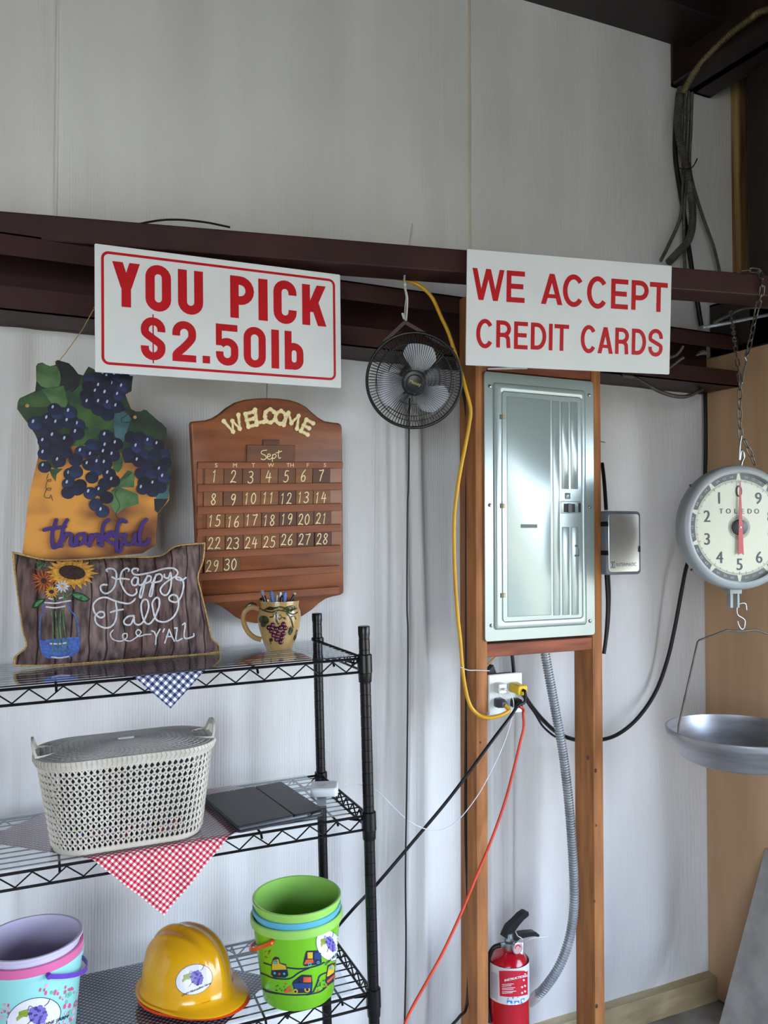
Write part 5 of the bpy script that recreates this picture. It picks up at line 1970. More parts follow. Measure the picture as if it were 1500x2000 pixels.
decs(SB, tg, [('road_print', M_ink, road), ('digger_outline_print', M_ink, ink),
              ('digger_yellow_print', M_dy, [[(404, 905), (415, 860), (460, 850), (470, 890), (520, 905), (528, 940), (404, 945)], [(872, 1000), (888, 920), (920, 895), (955, 930), (950, 955), (885, 1000)], disc2(605, 1128, 20)[0], disc2(705, 1112, 24)[0], R4(708, 792, 752, 846)]),
              ('digger_orange_print', M_dr, [[(675, 895), (695, 855), (755, 852), (760, 880), (720, 890)], [(500, 1130), (560, 1075), (575, 1130), (530, 1142)], R4(672, 1005, 740, 1050), R4(862, 1075, 880, 1090), disc2(375, 800, 9)[0], disc2(800, 1120, 9)[0], disc2(520, 1065, 8)[0], [(870, 1040), (960, 960), (958, 985), (880, 1058)]]),
              ('digger_blue_print', M_db, [R4(765, 795, 822, 850), [(585, 1060), (650, 1055), (740, 1062), (738, 1100), (600, 1105)], R4(420, 862, 450, 890)]),
              ('digger_cyan_print', M_dc, [R4(422, 866, 448, 888), disc2(726, 895, 14)[0], disc2(797, 878, 12)[0], [(892, 945), (900, 915), (915, 905), (918, 935)], disc2(430, 970, 11)[0], disc2(510, 975, 10)[0]]),
              ('wheel_print', M_ink, [disc2(605, 1128, 11)[0], disc2(705, 1112, 13)[0], disc2(726, 895, 7)[0], disc2(797, 878, 6)[0]] + [disc2(random.uniform(350, 400), random.uniform(770, 840), 5)[0] for _ in range(6)] + [disc2(random.uniform(420, 520), random.uniform(1070, 1120), 5)[0] for _ in range(8)] +
               [disc2(random.uniform(790, 860), random.uniform(1030, 1110), 6)[0] for _ in range(9)]),
              ('digger_red_print', M_dr, [disc2(470, 975, 10)[0], R4(680, 1010, 710, 1040), disc2(900, 1020, 9)[0], disc2(935, 998, 9)[0]])], zz)


M_grp = mat('logo_purple', (84, 76, 150), rough=0.35, col2=(56, 48, 112), nscale=90)
M_lgn = mat('logo_green', (150, 164, 60), rough=0.35, col2=(116, 130, 40), nscale=60)


def logo(surf, parent, cx, cy, rx, ry, rot, words, wo, wx, wy, s=1.0):
    """oval farm sticker: pixel centre, radii and tilt"""
    c, sn = math.cos(rot), math.sin(rot)
    X = lambda a, b: (cx + a * c * rx - b * sn * ry, cy + a * sn * rx + b * c * ry)
    st = dec(surf, [[X(math.cos(2 * PI * i / 40) * 1.03, math.sin(2 * PI * i / 40) * 1.03) for i in range(40)]], 'farm_sticker', M_ink, parent, eps=0.0007, maxlen=3.5, label='oval white farm sticker with a grape bunch')
    if st is None:
        return
    dec(surf, [[X(math.cos(2 * PI * i / 40), math.sin(2 * PI * i / 40)) for i in range(40)]], 'sticker_face', M_stk, st, eps=0.0009, maxlen=3.5)
    dec(surf, [[X(*p) for p in [(-0.62, -0.28), (-0.5, -0.36), (-0.46, -0.55), (-0.28, -0.56), (-0.08, -0.52), (-0.14, -0.3), (-0.22, -0.12), (-0.36, -0.2), (-0.5, -0.16), (-0.64, -0.08)]]], 'leaf_emblem', M_lgn, st, eps=0.0011, maxlen=6)
    g = []
    gg = []
    for row, (n, y) in enumerate(((3, -0.42), (4, -0.24), (4, -0.06), (4, 0.1), (3, 0.25), (2, 0.38))):
        for i in range(n):
            x = 0.17 + (i - (n - 1) / 2) * 0.165
            p = X(x, y)
            r_ = rx * 0.088
            (g if (i + row) % 2 else gg).extend(disc2(p[0], p[1], r_ * 1.15, max(ry * 0.115, r_ * 0.9), rot, 12))
    dec(surf, g, 'grape_emblem', M_grp, st, eps=0.0012, maxlen=6)
    dec(surf, gg, 'grape_emblem', mat('logo_purple_light', (122, 110, 190), rough=0.35), st, eps=0.0014, maxlen=6)
    pol = []
    for s_ in [[(-0.12, -0.5), (0.0, -0.66), (0.1, -0.5)], [(0.5, -0.4), (0.66, -0.5), (0.78, -0.68)], [(-0.1, 0.1), (-0.3, 0.25), (-0.38, 0.32)]]:
        pol += ribbon2([X(*p) for p in s_], 0.8 * s)
    pol += textpx(words, wo, wx, wy, 'CENTER', bold=0.03)
    dec(surf, pol, 'sticker_lettering', M_ink, st, eps=0.0013, maxlen=6)


logo(SB, tg, 642, 1846, 23, 31, -0.42, 'GNH MUSC FARM', (655, 1868), (5.2, -4.6), (-1.5, -7.5))

# left stack
Pl = SP(2, 64, 2038)
F_ = Fr(Pl, RX, RZ)
upL = (RZ + RX * 0.02 - RY * 0.01).normalized()
FLb, tl, mbl = bucket('mint_bucket', 'mint green flowered bucket, outermost of the left stack, with a purple handle', Pl, RX, RZ, 0.082, 0.100, 0.185, M_tealP)
FLp, tlp, mbp = bucket('pink_bucket', 'pink bucket nested in the mint one in the left stack', Pl + RZ * 0.018, RX, upL, 0.078, 0.0985, 0.185, M_pinkP, band=0.026, lip=0.0045)
FLl, tll, mbv = bucket('lavender_bucket', 'pale lavender bucket, innermost of the left stack, empty', Pl + RZ * 0.034, RX, (upL + RX * 0.015).normalized(), 0.074, 0.0975, 0.187, M_lavP, band=0.008, lip=0.0045)
bhandle(FLp, tl, 0.108, math.radians(-72), 1, 0.163, 0.045, M_purp, wd=0.0048, label='purple plastic handle')
SL_ = Surf(mbl)
logo(SL_, tl, 66, 1986, 53, 35, -0.33, 'GNH MUSCADINE FARM', (80, 2006), (9.5, -3.3), (2.6, -9.8), 1.6)
random.seed(21)
fl = {0: [], 1: [], 2: []}
for _ in range(130):
    x, y = random.uniform(70, 158), random.uniform(1925, 2010)
    if ((x - 66) / 56) ** 2 + ((y - 1986 + (x - 66) * 0.33) / 38) ** 2 < 1.1:
        continue
    k = random.choice((0, 0, 1, 1, 2))
    rr = random.uniform(1.8, 4.2)
    fl[k] += disc2(x, y, rr * 0.7, rr * 1.25, 0.3, 9)
for _ in range(16):
    x, y = random.uniform(0, 18), random.uniform(1950, 2005)
    fl[random.choice((0, 1))] += disc2(x, y, 2.2, 3, 0.3, 9)
for k, m in ((0, mat('print_rose', (206, 92, 128), rough=0.4)), (1, mat('print_pale_pink', (224, 172, 196), rough=0.4)), (2, mat('print_leafgreen', (110, 190, 160), rough=0.4))):
    dec(SL_, fl[k], 'flower_print', m, tl, eps=0.0005 + k * 0.0002)

# ================================================================== toy hard hats
M_hatY = tint('yellow_plastic', (226, 164, 22), rough=0.16)
M_hatO = tint('orange_red_plastic', (214, 66, 26), rough=0.2)


def hat(label, cen, fwd, m, s=1.0, tilt=0.0, ridge=True):
    up = (RZ + fwd * tilt).normalized()
    F = Fr(cen, fwd, up)
    t = T('hard_hat', label, 'hard hat', cen, 'toy hard hats')
    A, B, Hh = 0.108 * s, 0.090 * s, 0.142 * s
    mb = MB()
    rings = []
    nseg = 72

    def pt(a, e, rad=1.0, z=0.0):
        return F.pt(A * rad * math.cos(a), B * rad * math.sin(a), z)
    brim = []
    for rr_, zz_ in ((0.0, -0.004), (0.3, -0.003), (0.9, 0.0), (1.0, 0.003), (0.9, 0.006), (0.3, 0.005)):
        ring = []
        for i in range(nseg):
            a = 2 * PI * i / nseg
            ext = 0.010 + 0.030 * max(0, math.cos(a)) ** 1.6 + 0.006 * max(0, -math.cos(a)) ** 2
            k = rr_ * ext
            dz = -0.010 * max(0, math.cos(a)) ** 2 * rr_
            ring.append(F.pt((A + k) * math.cos(a), (B + k) * math.sin(a), zz_ + 0.010 + dz))
        brim.append(ring)
    rings = brim
    for j in range(1, 24):
        th = j / 23
        e = 1 - th
        rad = math.cos(th * PI / 2) ** 0.72
        z = 0.016 + (Hh - 0.016) * math.sin(th * PI / 2) ** 0.92
        ring = []
        for i in range(nseg):
            a = 2 * PI * i / nseg
            x, y = A * rad * math.cos(a), B * rad * math.sin(a)
            dz = 0
            if ridge:
                for yy, wd_, hh in ((0, 0.012, 0.006), (0.034, 0.007, 0.0035), (-0.034, 0.007, 0.0035)):
                    dz += hh * math.exp(-((y - yy) / wd_) ** 4) * min(1, th * 2.2)
            k = 1 + dz / max(0.03, math.hypot(x, y)) * math.cos(th * PI / 2)
            ring.append(F.pt(x * k, y * k, z + dz * math.sin(th * PI / 2)))
        rings.append(ring)
    mb.loft(rings)
    finish(mb, 'shell', m, t, smooth=60)
    return F, t, mb


ch = SP(2, 372, 1958)
fw_ = (RX * 0.62 - RY * 0.78).normalized()
ch = ch + RY * 0.02
FO, to_, mo = hat('orange-red toy hard hat underneath the yellow one, only its brim showing', ch, (fw_ + RX * 0.35).normalized(), M_hatO, 0.955, 0.0, ridge=False)
FY, ty, my = hat('yellow toy hard hat with an oval grape sticker, on top of the pair', ch + RZ * 0.013 - RX * 0.004, fw_, M_hatY, 1.0, -0.02)
SH = Surf(my)
logo(SH, ty, 379, 1913, 36, 28, -0.38, 'GNH Muscadine Farm', (383, 1934), (6.3, -2.7), (1.8, -6.8), 1.0)
dec(SH, textpx('FOR PLAY ONLY', (402, 1959), (2.3, -0.7), (0.4, -3.4), 'CENTER'), 'moulded_lettering', mat('hat_emboss', (170, 120, 14), rough=0.3), ty, eps=0.0006)

# ================================================================== breaker panel
M_pan = mat('grey_enamel', (150, 163, 160), rough=0.2, metal=0.22, col2=(144, 157, 155), nscale=2, spec=0.8, bump=0.06, bscale=9)
M_panD = mat('panel_joint', (84, 94, 96), rough=0.5)
FPn = Fr((0, -0.2725, 0), (1, 0, 0), (0, -1, 0))
nz_ = lambda x, y: (890 + x / 3.4475, 700 + y / 3.4475)
panel = T('breaker_panel', 'grey electrical breaker panel with a hinged door between two pine studs', 'breaker panel', (1.475, -0.2725, 1.37))
PR = lambda x0, x1, y0, y1, yc=None, c=0.0: (FPn.px(*nz_(x0, (y0 + y1) / 2), c)[0], FPn.px(*nz_(x1, (y0 + y1) / 2), c)[0])
aL, aR = FPn.px(*nz_(194, 1000), 0.004)[0], FPn.px(*nz_(932, 1000), 0.004)[0]
bT, bB = FPn.px(*nz_(300, 95), 0.004)[1], FPn.px(*nz_(300, 1902), 0.004)[1]
cxs = lambda x: FPn.px(*nz_(x, 1000), 0.012)[0]
bT2, bB2 = FPn.px(*nz_(300, 162), 0.01)[1], FPn.px(*nz_(300, 1828), 0.01)[1]
mb = MB()
r0 = [(aL, aR, bB, bT), 0.012]
rings = []
for ins, c in ((0.0008, 0.0), (0, 0.001), (0, 0.0038), (0.001, 0.0048)):
    rings.append([FPn.pt(a, b, c) for a, b in rrect(aL + ins, aR - ins, bB + ins, bT - ins, 0.010 - ins, 5)])
a2, a3 = cxs(262), cxs(886)
for ins, c in ((0, 0.0048), (0.003, 0.0098), (0.005, 0.0108)):
    rings.append([FPn.pt(a, b, c) for a, b in rrect(a2 + ins, a3 - ins, bB2 + ins, bT2 - ins, 0.008, 5)])
d0, d1 = cxs(318), cxs(850)
e0, e1 = FPn.px(*nz_(330, 222), 0.011)[1], FPn.px(*nz_(330, 1774), 0.011)[1]
for ins, c in ((-0.0025, 0.0108), (-0.0012, 0.0098), (-0.0008, 0.006)):
    rings.append([FPn.pt(a, b, c) for a, b in rrect(d0 + ins, d1 - ins, e1 + ins, e0 - ins, 0.009, 5)])
mb.loft(rings)
finish(mb, 'trim_cover', M_pan, panel, smooth=35)
mb = MB()
mb.rl(FPn, (1.2975, 1.667, 1.375, 2.13), 0.002, [(0, -0.088), (0, -0.001)], n=2)
finish(mb, 'enclosure', M_pan, panel)
mb = MB()
mb.rl(FPn, (d0, d1, e1, e0), 0.008, [(0, 0.0062), (0, 0.0098), (0.0012, 0.0108)], n=5)
door = finish(mb, 'panel_door', M_pan, panel, smooth=35)


def emb(x0, x1, y0, y1, h=0.0016, nm='embossed_panel', m=None, r=0.002, bev=0.0016, parent=None, base=0.0106):
    yc = (y0 + y1) / 2
    a0, a1 = FPn.px(*nz_(x0, 1000), base)[0], FPn.px(*nz_(x1, 1000), base)[0]
    # heights measured at the middle of the door so that the row stays level
    b1 = FPn.px(*nz_((x0 + x1) / 2, y0), base)[1]
    b0 = FPn.px(*nz_((x0 + x1) / 2, y1), base)[1]
    mb = MB()
    mb.rl(FPn, (a0, a1, b0, b1), r, [(0, base), (bev * 0.3, base + h * 0.7), (bev, base + h)], n=3)
    return finish(mb, nm, m or M_pan, parent or door, smooth=50)


emb(345, 640, 268, 1735, 0.0012)
for x0, x1 in ((653, 700), (714, 762), (776, 824)):
    if x0 == 653:
        emb(x0, x1, 287, 1730, 0.0016, 'embossed_rib')
    else:
        emb(x0, x1, 294, 880, 0.0018, 'embossed_rib')
        emb(x0, x1, 1135, 1727, 0.0018, 'embossed_rib')
latch = emb(706, 846, 962, 1046, 0.0012, 'latch_plate', base=0.0107)
emb(728, 804, 978, 1036, 0.0006, 'latch_recess', M_black, 0.001, 0.0002, latch, 0.012)
emb(826, 842, 975, 1036, 0.0006, 'latch_slot', M_black, 0.0005, 0.0002, latch, 0.012)
emb(754, 782, 976, 1038, 0.002, 'latch_tab', mat('latch_dark', (44, 46, 46), rough=0.3), 0.001, 0.0006, latch, 0.0125)
emb(737, 770, 905, 948, 0.004, 'door_knob', M_pan, 0.0035, 0.0015)
for y in (393, 993, 1596):
    emb(300, 316, y - 16, y + 16, 0.002, 'hinge', M_panD, 0.0006, 0.0004, None, 0.0107)
    emb(314, 332, y - 14, y + 14, 0.003, 'hinge_knuckle', mat('brass_hinge', (150, 130, 90), rough=0.4, metal=0.6), 0.0015, 0.001, None, 0.0105)
emb(437, 549, 1117, 1142, 0.0002, 'tape_residue', mat('tape_residue', (128, 136, 132), rough=0.8), 0.0003, 0.0001, None, 0.0119)
for x0, x1, y0, y1 in ((803, 822, 1256, 1268), (800, 830, 1322, 1334), (826, 830, 1280, 1330)):
    emb(x0, x1, y0, y1, 0.0002, 'pencil_mark', mat('scribble', (96, 104, 104), rough=0.8), 0.0002, 0.0001, None, 0.0133)
for x, y in ((229, 187), (898, 248), (230, 988), (900, 1003), (240, 1799), (905, 1768)):
    a, b = FPn.px(*nz_(x, y), 0.005)
    mb = MB()
    mb.lathe(Fr(FPn.pt(a, b, 0), FPn.ex, FPn.en), [(0.0052, 0.0045), (0.0054, 0.0062), (0.0042, 0.0085), (0.002, 0.0092)], 16)
    sc = finish(mb, 'screw', M_chrome, panel)
    mb = MB()
    mb.fbox(Fr(FPn.pt(a, b, 0), FPn.ex * 0.8 + FPn.ey * 0.5, FPn.en), -0.0038, 0.0038, -0.0006, 0.0006, 0.0086, 0.0094)
    finish(mb, 'screw_slot', M_black, sc)
# conduit stubs above the panel
for px in (1076, 1110):
    mb = MB()
    p = W(px, 724, -0.225)
    L_ = [p + Vector((0, 0, 0.001 * i - 0.02)) for i in range(0, 220, 2)]
    mb.tube(L_, [0.0088 + 0.0012 * (1 if (i // 2) % 2 else -0.6) for i in range(len(L_))], 10)
    finish(mb, 'flexible_conduit', M_galv, label='short %s metal conduit stub entering the top of the breaker panel' % ('left' if px < 1090 else 'right'), cat='conduit', group=None)

# ------------------------------------------------------------------ timer box
xB = 1.7062
FT = Fr((xB, -0.288, 0), (1, 0, 0), (0, -1, 0))
tz = nz_
tw = FT.px(*tz(1247, 1240))[0]
tT, tB = FT.px(*tz(1100, 1028))[1], FT.px(*tz(1100, 1457))[1]
tim = T('timer_box', 'small grey timer box with a shiny metal door on the right stud', 'timer box', FT.pt(0.06, tB, 0))
M_tb = mat('timer_grey', (112, 120, 130), rough=0.4, col2=(98, 106, 116))
mb = MB()
mb.rl(FT, (0.0, tw, tB, tT), 0.012, [(0, -0.078), (0, -0.004), (0.0015, -0.0008), (0.004, 0.0)], n=5)
finish(mb, 'housing', M_tb, tim)
mb = MB()
l0, l1 = FT.px(*tz(1028, 1240))[0], FT.px(*tz(1232, 1240))[0]
m0, m1 = FT.px(*tz(1130, 1437))[1], FT.px(*tz(1130, 1047))[1]
mb.rl(FT, (l0, l1, m0, m1), 0.009, [(0, 0.0), (0, 0.0015), (0.0008, 0.0022)], n=2)
td = finish(mb, 'metal_door', mat('brushed_door', (232, 234, 230), rough=0.3, metal=0.8, col2=(214, 216, 212), nscale=5, bump=0.05, bscale=8), tim, label='shiny metal door')
M_tlet = mat('timer_lettering', (70, 84, 112), rough=0.5)
mb = MB()
g = []
for p in text2('INTERMATIC', 'LEFT'):
    g.append([(l0 + 0.026 + q[0] * 0.0142, m0 + 0.017 + q[1] * 0.015) for q in p])
for s_ in [[(0.008, 0.030), (0.018, 0.014)], [(0.018, 0.030), (0.008, 0.014)], [(0.006, 0.031), (0.022, 0.031)], [(0.006, 0.013), (0.022, 0.013)], [(0.013, 0.030), (0.013, 0.014)], [(0.022, 0.031), (0.02, 0.024), (0.022, 0.013)]]:
    g += ribbon2([(l0 + x, m0 + y) for x, y in s_], 0.0016, smooth=False)
finish(flatdecal(FT, g, 0.0025), 'lettering', M_tlet, td, recalc=False, smooth=0)
mb = MB()
a, b = FT.px(*tz(1230, 1284))
mb.fbox(FT, a - 0.002, a + 0.004, b - 0.009, b + 0.009, 0.001, 0.005)
finish(mb, 'hasp', M_black, tim)
for y in (1115, 1310):
    b = FT.px(*tz(1000, y))[1]
    mb = MB()
    mb.box(xB - 0.006, xB + 0.001, -0.30, -0.272, b - 0.007, b + 0.007, bev=0.001)
    finish(mb, 'hinge', M_black, tim)

# ------------------------------------------------------------------ outlet with plugs
M_plate = mat('outlet_white', (226, 230, 226), rough=0.35, col2=(216, 220, 214))
yo = -0.262
FO_ = Fr((0, yo, 0), (1, 0, 0), (0, -1, 0))
op = lambda x, y: (940 + x / 12.5, 1290 + y / 12.5)
a0, a1 = FO_.px(*op(170, 800))[0], FO_.px(*op(985, 800))[0]
b1o, b0o = FO_.px(*op(560, 320))[1], FO_.px(*op(560, 1300))[1]
outl = T('outlet', 'white double outlet plate on the left stud with four plugs in it', 'outlet', FO_.pt((a0 + a1) / 2, b0o, 0))
mb = MB()
mb.rl(FO_, (a0, a1, b0o, b1o), 0.003, [(0, -0.004), (0, 0.0015), (0.0025, 0.004)], n=3)
finish(mb, 'cover_plate', M_plate, outl)
mb = MB()
mb.rl(FO_, (a0 + 0.006, a1 - 0.006, b0o + 0.006, b1o - 0.006), 0.002, [(0, -0.05), (0, -0.004)], n=2)
mb.fbox(FO_, a0 - 0.003, a0 + 0.012, b0o + 0.02, b1o - 0.02, -0.04, -0.02)
finish(mb, 'wall_box', M_black, outl)
for x in (400, 800):
    for y in (640, 1010):
        a, b = FO_.px(*op(x, y))
        mb = MB()
        mb.rl(FO_, (a - 0.0165, a + 0.0165, b - 0.014, b + 0.014), 0.008, [(0, 0.003), (0, 0.0055), (0.0005, 0.006)], n=4)
        finish(mb, 'receptacle', M_plate, outl)
for x, y in ((430, 825),):
    a, b = FO_.px(*op(x, y))
    mb = MB()
    mb.lathe(Fr(FO_.pt(a, b, 0), FO_.ex, FO_.en), [(0.003, 0.003), (0.003, 0.0052)], 10)
    finish(mb, 'screw', M_chrome, outl)


def pathpx(pts, step=0.006, n=8):
    """pts = (px, py, y-depth) or a Vector"""
    P_ = [p if isinstance(p, Vector) else W(p[0], p[1], p[2]) for p in pts]
    return resample(crom(P_, n), step)


def cord(name, label, cat, pts, r, m, step=0.008, seg=8):
    t = None
    mb = MB()
    mb.tube(pathpx(pts, step), r, seg)
    return finish(mb, name, m, label=label, cat=cat, smooth=80)


# white phone charger + white cable
aC, bC = FO_.px(*op(400, 655), 0.006)
ch_ = T('usb_charger', 'white cube charger with a thin white cable in the upper left socket', 'charger', FO_.pt(aC, bC, 0.006))
mb = MB()
mb.rl(FO_, (aC - 0.0135, aC + 0.0135, bC - 0.0135, bC + 0.0135), 0.004, [(0.001, 0.0062), (0, 0.0075), (0, 0.031), (0.002, 0.033)], n=4)
finish(mb, 'cube', M_white, ch_)
tip0 = FO_.pt(aC, bC, 0.033)
mb = MB()
mb.rl(Fr(tip0, FO_.ex, FO_.en), (-0.006, 0.006, -0.0028, 0.0028), 0.002, [(0, 0), (0, 0.012), (0.001, 0.014)], n=3)
finish(mb, 'usb_plug', M_white, ch_)
s0 = tip0 + Vector((0, -0.014, 0))
M_wc = mat('white_cable', (216, 220, 228), rough=0.4)
hubE = F.o
hp_ = SP(1, 668, 1540, 0.008)
mb = MB()
mb.tube(pathpx([s0, s0 + Vector((0.006, -0.008, -0.008)), (1003, 1370, -0.315), (1000, 1400, -0.31), (985, 1450, -0.32), (960, 1505, -0.33), (930, 1558, -0.33), (890, 1606, -0.33), (850, 1622, -0.33), (805, 1608, -0.32), (770, 1578, -0.30), (738, 1546, -0.28), (715, 1535, -0.26), (690, 1532, -0.25), hp_], 0.008), 0.0014, 6)
finish(mb, 'cable', M_wc, ch_, smooth=80)
# yellow block plug with black cord running down left
aC, bC = FO_.px(*op(790, 640), 0.006)
yp = T('extension_cord', 'black power cord with a yellow plug running down left behind the rack', 'cord', FO_.pt(aC, bC, 0.006))
mb = MB()
axp = Vector((0.18, -1, -0.08)).normalized()
Fy = Fr(FO_.pt(aC, bC, 0.0062), (1, 0, 0), axp)
mb.rl(Fy, (-0.016, 0.016, -0.014, 0.014), 0.007, [(0.001, 0.0), (0, 0.002), (0.001, 0.018), (0.003, 0.030), (0.0, 0.032), (0.0, 0.044), (0.002, 0.046)], n=4)
finish(mb, 'plug', mat('yellow_plug', (224, 186, 28), rough=0.35, col2=(206, 164, 20)), yp, label='yellow plug')
s1 = Fy.pt(0, 0, 0.046)
mb = MB()
mb.tube(pathpx([s1 - axp * 0.004, s1 + axp * 0.008, s1 + Vector((0, -0.008, -0.03)), (1012, 1378, -0.325), (995, 1402, -0.325), (955, 1455, -0.33), (880, 1556, -0.32), (810, 1640, -0.29), (735, 1728, -0.26), (690, 1775, -0.16), (640, 1835, -0.12), (600, 1900, -0.1), (560, 1990, -0.1)]), 0.0044, 8)
finish(mb, 'cable', M_black, yp, smooth=80)
# dark plug of the yellow extension cord
aC, bC = FO_.px(*op(400, 1015), 0.006)
yc_ = T('yellow_extension_cord', 'yellow extension cord running from the beam past the fan down to the outlet', 'cord', FO_.pt(aC, bC, 0.006))
axd = Vector((0.42, -1, -0.05)).normalized()
Fd = Fr(FO_.pt(aC, bC, 0.0062), (1, 0, 0), axd)
mb = MB()
mb.rl(Fd, (-0.014, 0.014, -0.013, 0.013), 0.006, [(0.001, 0.0), (0, 0.002), (0.001, 0.02), (0.004, 0.026), (0.004, 0.03), (0.005, 0.031), (0.005, 0.034), (0.0055, 0.037)], n=4)
finish(mb, 'plug', mat('smoky_plug', (72, 74, 92), rough=0.3), yc_, label='dark translucent plug')
s2 = Fd.pt(0, 0, 0.036)
M_yc = mat('yellow_cord', (222, 168, 22), rough=0.42, col2=(200, 146, 16))
mb = MB()
ypts = [(640, 528, -0.205), (700, 534, -0.21), (760, 541, -0.23), (792, 547, -0.25), (819, 558, -0.27), (843, 580, -0.28), (862, 620, -0.285), (875, 648, -0.29), (888, 687, -0.295), (900, 725, -0.30), (909, 758, -0.31), (919, 798, -0.315), (917, 825, -0.31), (909, 870, -0.30),
        (901, 909, -0.30), (893, 958, -0.295), (887, 1020, -0.29), (888, 1110, -0.285), (893, 1193, -0.285), (899, 1250, -0.285), (905, 1320, -0.29), (916, 1372, -0.295), (932, 1394, -0.30), (952, 1402, -0.31), (978, 1397, -0.318), (995, 1388, -0.318), s2 + Vector((0.006, -0.01, -0.012)), s2]
mb.tube(pathpx(ypts), 0.0053, 10)
finish(mb, 'cable', M_yc, yc_, smooth=80)
# black plug with the orange cord
aC, bC = FO_.px(*op(800, 1010), 0.006)
oc = T('orange_cord', 'orange extension cord hanging from the outlet across the left stud', 'cord', FO_.pt(aC, bC, 0.006))
Fk = Fr(FO_.pt(aC, bC, 0.0062), (1, 0, 0), Vector((0.3, -1, -0.12)))
mb = MB()
mb.rl(Fk, (-0.014, 0.014, -0.012, 0.012), 0.005, [(0.001, 0.0), (0, 0.002), (0, 0.02), (0.005, 0.03)], n=4)
finish(mb, 'plug', M_black, oc, label='black plug')
s3 = Fk.pt(0.004, -0.004, 0.028)
mb = MB()
mb.tube(pathpx([s3 - Vector((0.004, 0, 0)), s3 + Vector((0.006, -0.004, -0.01)), (1022, 1395, -0.31), (1023, 1420, -0.31), (1016, 1450, -0.31), (1004, 1500, -0.31), (985, 1570, -0.31), (958, 1645, -0.31), (930, 1712, -0.32), (900, 1785, -0.33), (865, 1860, -0.34), (832, 1920, -0.35), (800, 1978, -0.36), (780, 2030, -0.38)]), 0.0042, 8)
finish(mb, 'cable', mat('orange_cord', (214, 68, 40), rough=0.45, col2=(196, 56, 32)), oc, smooth=80)
# thick black cable on the right, back to the outlet
cord('thick_black_cable', 'thick black cable looping down the right wall behind the scale and back to the outlet', 'cable',
     [(1376, 735, -0.03), (1378, 800, -0.045), (1378, 900, -0.05), (1372, 985, -0.06), (1352, 1070, -0.08), (1340, 1110, -0.085), (1331, 1155, -0.085), (1318, 1225, -0.085), (1303, 1290, -0.085), (1280, 1352, -0.085), (1245, 1403, -0.085), (1205, 1435, -0.09), (1165, 1446, -0.11), (1125, 1445, -0.13), (1090, 1432, -0.16), (1062, 1408, -0.2),
      (1040, 1382, -0.24), (1026, 1362, -0.27), (1020, 1352, -0.285)], 0.0066, M_black)
cord('thin_black_cable', 'second black cable beside the thick one between outlet and conduit', 'cable',
     [(1021, 1350, -0.30), (1030, 1372, -0.28), (1044, 1392, -0.26), (1060, 1418, -0.23), (1080, 1436, -0.2), (1092, 1442, -0.17)], 0.0034, M_black)
cord('black_wire', 'black wire running down the side of the left stud to the floor', 'cord',
     [(903, 756, -0.21), (910, 800, -0.215), (912, 850, -0.215), (911, 1000, -0.215), (911, 1300, -0.215), (909, 1600, -0.215), (913, 1740, -0.215), (915, 1850, -0.215), (912, 1960, -0.22), (898, 1985, -0.25), (880, 2005, -0.28)], 0.0042, M_black)
cord('feed_cable', 'short black cable dropping from the panel behind the outlet plate', 'cable', [(998, 1262, -0.2), (1001, 1285, -0.2), (1004, 1320, -0.215)], 0.0055, M_black)
# black box bracket and tan wire behind
mb = MB()
pp = [W(*p, -0.235) for p in ((953, 1312), (964, 1299), (975, 1330), (953, 1342))]
mb.loft([[p for p in pp], [p + Vector((0, 0.02, 0)) for p in pp]])
finish(mb, 'black_clip', M_black, label='black plastic cable clip between left stud and outlet plate', cat='clip')
cord('tan_wire', 'short tan wire end below the panel near the left stud', 'wire', [(980, 1272, -0.2), (966, 1284, -0.22), (953, 1297, -0.24)], 0.0022, mat('tan_wire', (196, 140, 72)), seg=6)
# cable ties
cord('cable_tie', 'translucent cable tie around the left stud just above the outlet', 'cable tie', [(899, 1303, -0.30), (915, 1309, -0.278), (930, 1309, -0.274), (953, 1310, -0.274), (956, 1310, -0.25)], 0.0017, mat('nylon', (206, 206, 200), rough=0.35), seg=6)
tie = T('fan_tie', 'white cable tie loop holding the fan to the beam', 'cable tie', W(791, 600, -0.36))
mb = MB()
mb.tube(pathpx([(790, 536, -0.30), (790, 556, -0.335), (795, 580, -0.345), (795, 600, -0.35), (793, 628, -0.37)], 0.004), 0.0026, 8)
mb.tube(pathpx([(788, 545, -0.31), (789, 560, -0.33), (793, 580, -0.34), (791, 600, -0.35), (790, 627, -0.37)], 0.004), 0.0014, 6)
finish(mb, 'strap', mat('nylon', (206, 206, 200)), tie)
mb = MB()
mb.sphere(W(790.5, 556, -0.336), 0.0048, 8, 6)
mb.tube([W(789, 622, -0.37), W(786, 612, -0.365)], 0.003, 6)
finish(mb, 'lock_head', mat('nylon', (206, 206, 200)), tie)
mb = MB()
mb.rod(W(799, 478, -0.02), W(805, 436, -0.012), 0.0022, 6)
finish(mb, 'tie_tail', mat('nylon', (206, 206, 200)), label='small pale plastic tail sticking up above the beam between the signs', cat='cable tie')
cord('beam_wire', 'thin black wire arching over the upper beam left of the pick sign', 'wire', [(185, 462, -0.172), (240, 445, -0.17), (300, 432, -0.165), (345, 429, -0.16), (400, 434, -0.16), (450, 444, -0.165)], 0.0026, M_black, seg=6)


# ================================================================== flexible conduit
def flex(label, pts, r, m, amp=0.0021, pitch=0.0078, name='flexible_conduit', seg=12):
    P_ = pathpx(pts, pitch / 4)
    R_ = [r + amp * (0.9 if (i % 4) in (1, 2) else -0.9) for i in range(len(P_))]
    mb = MB()
    mb.tube(P_, R_, seg)
    return finish(mb, name, m, label=label, cat='conduit', smooth=50)


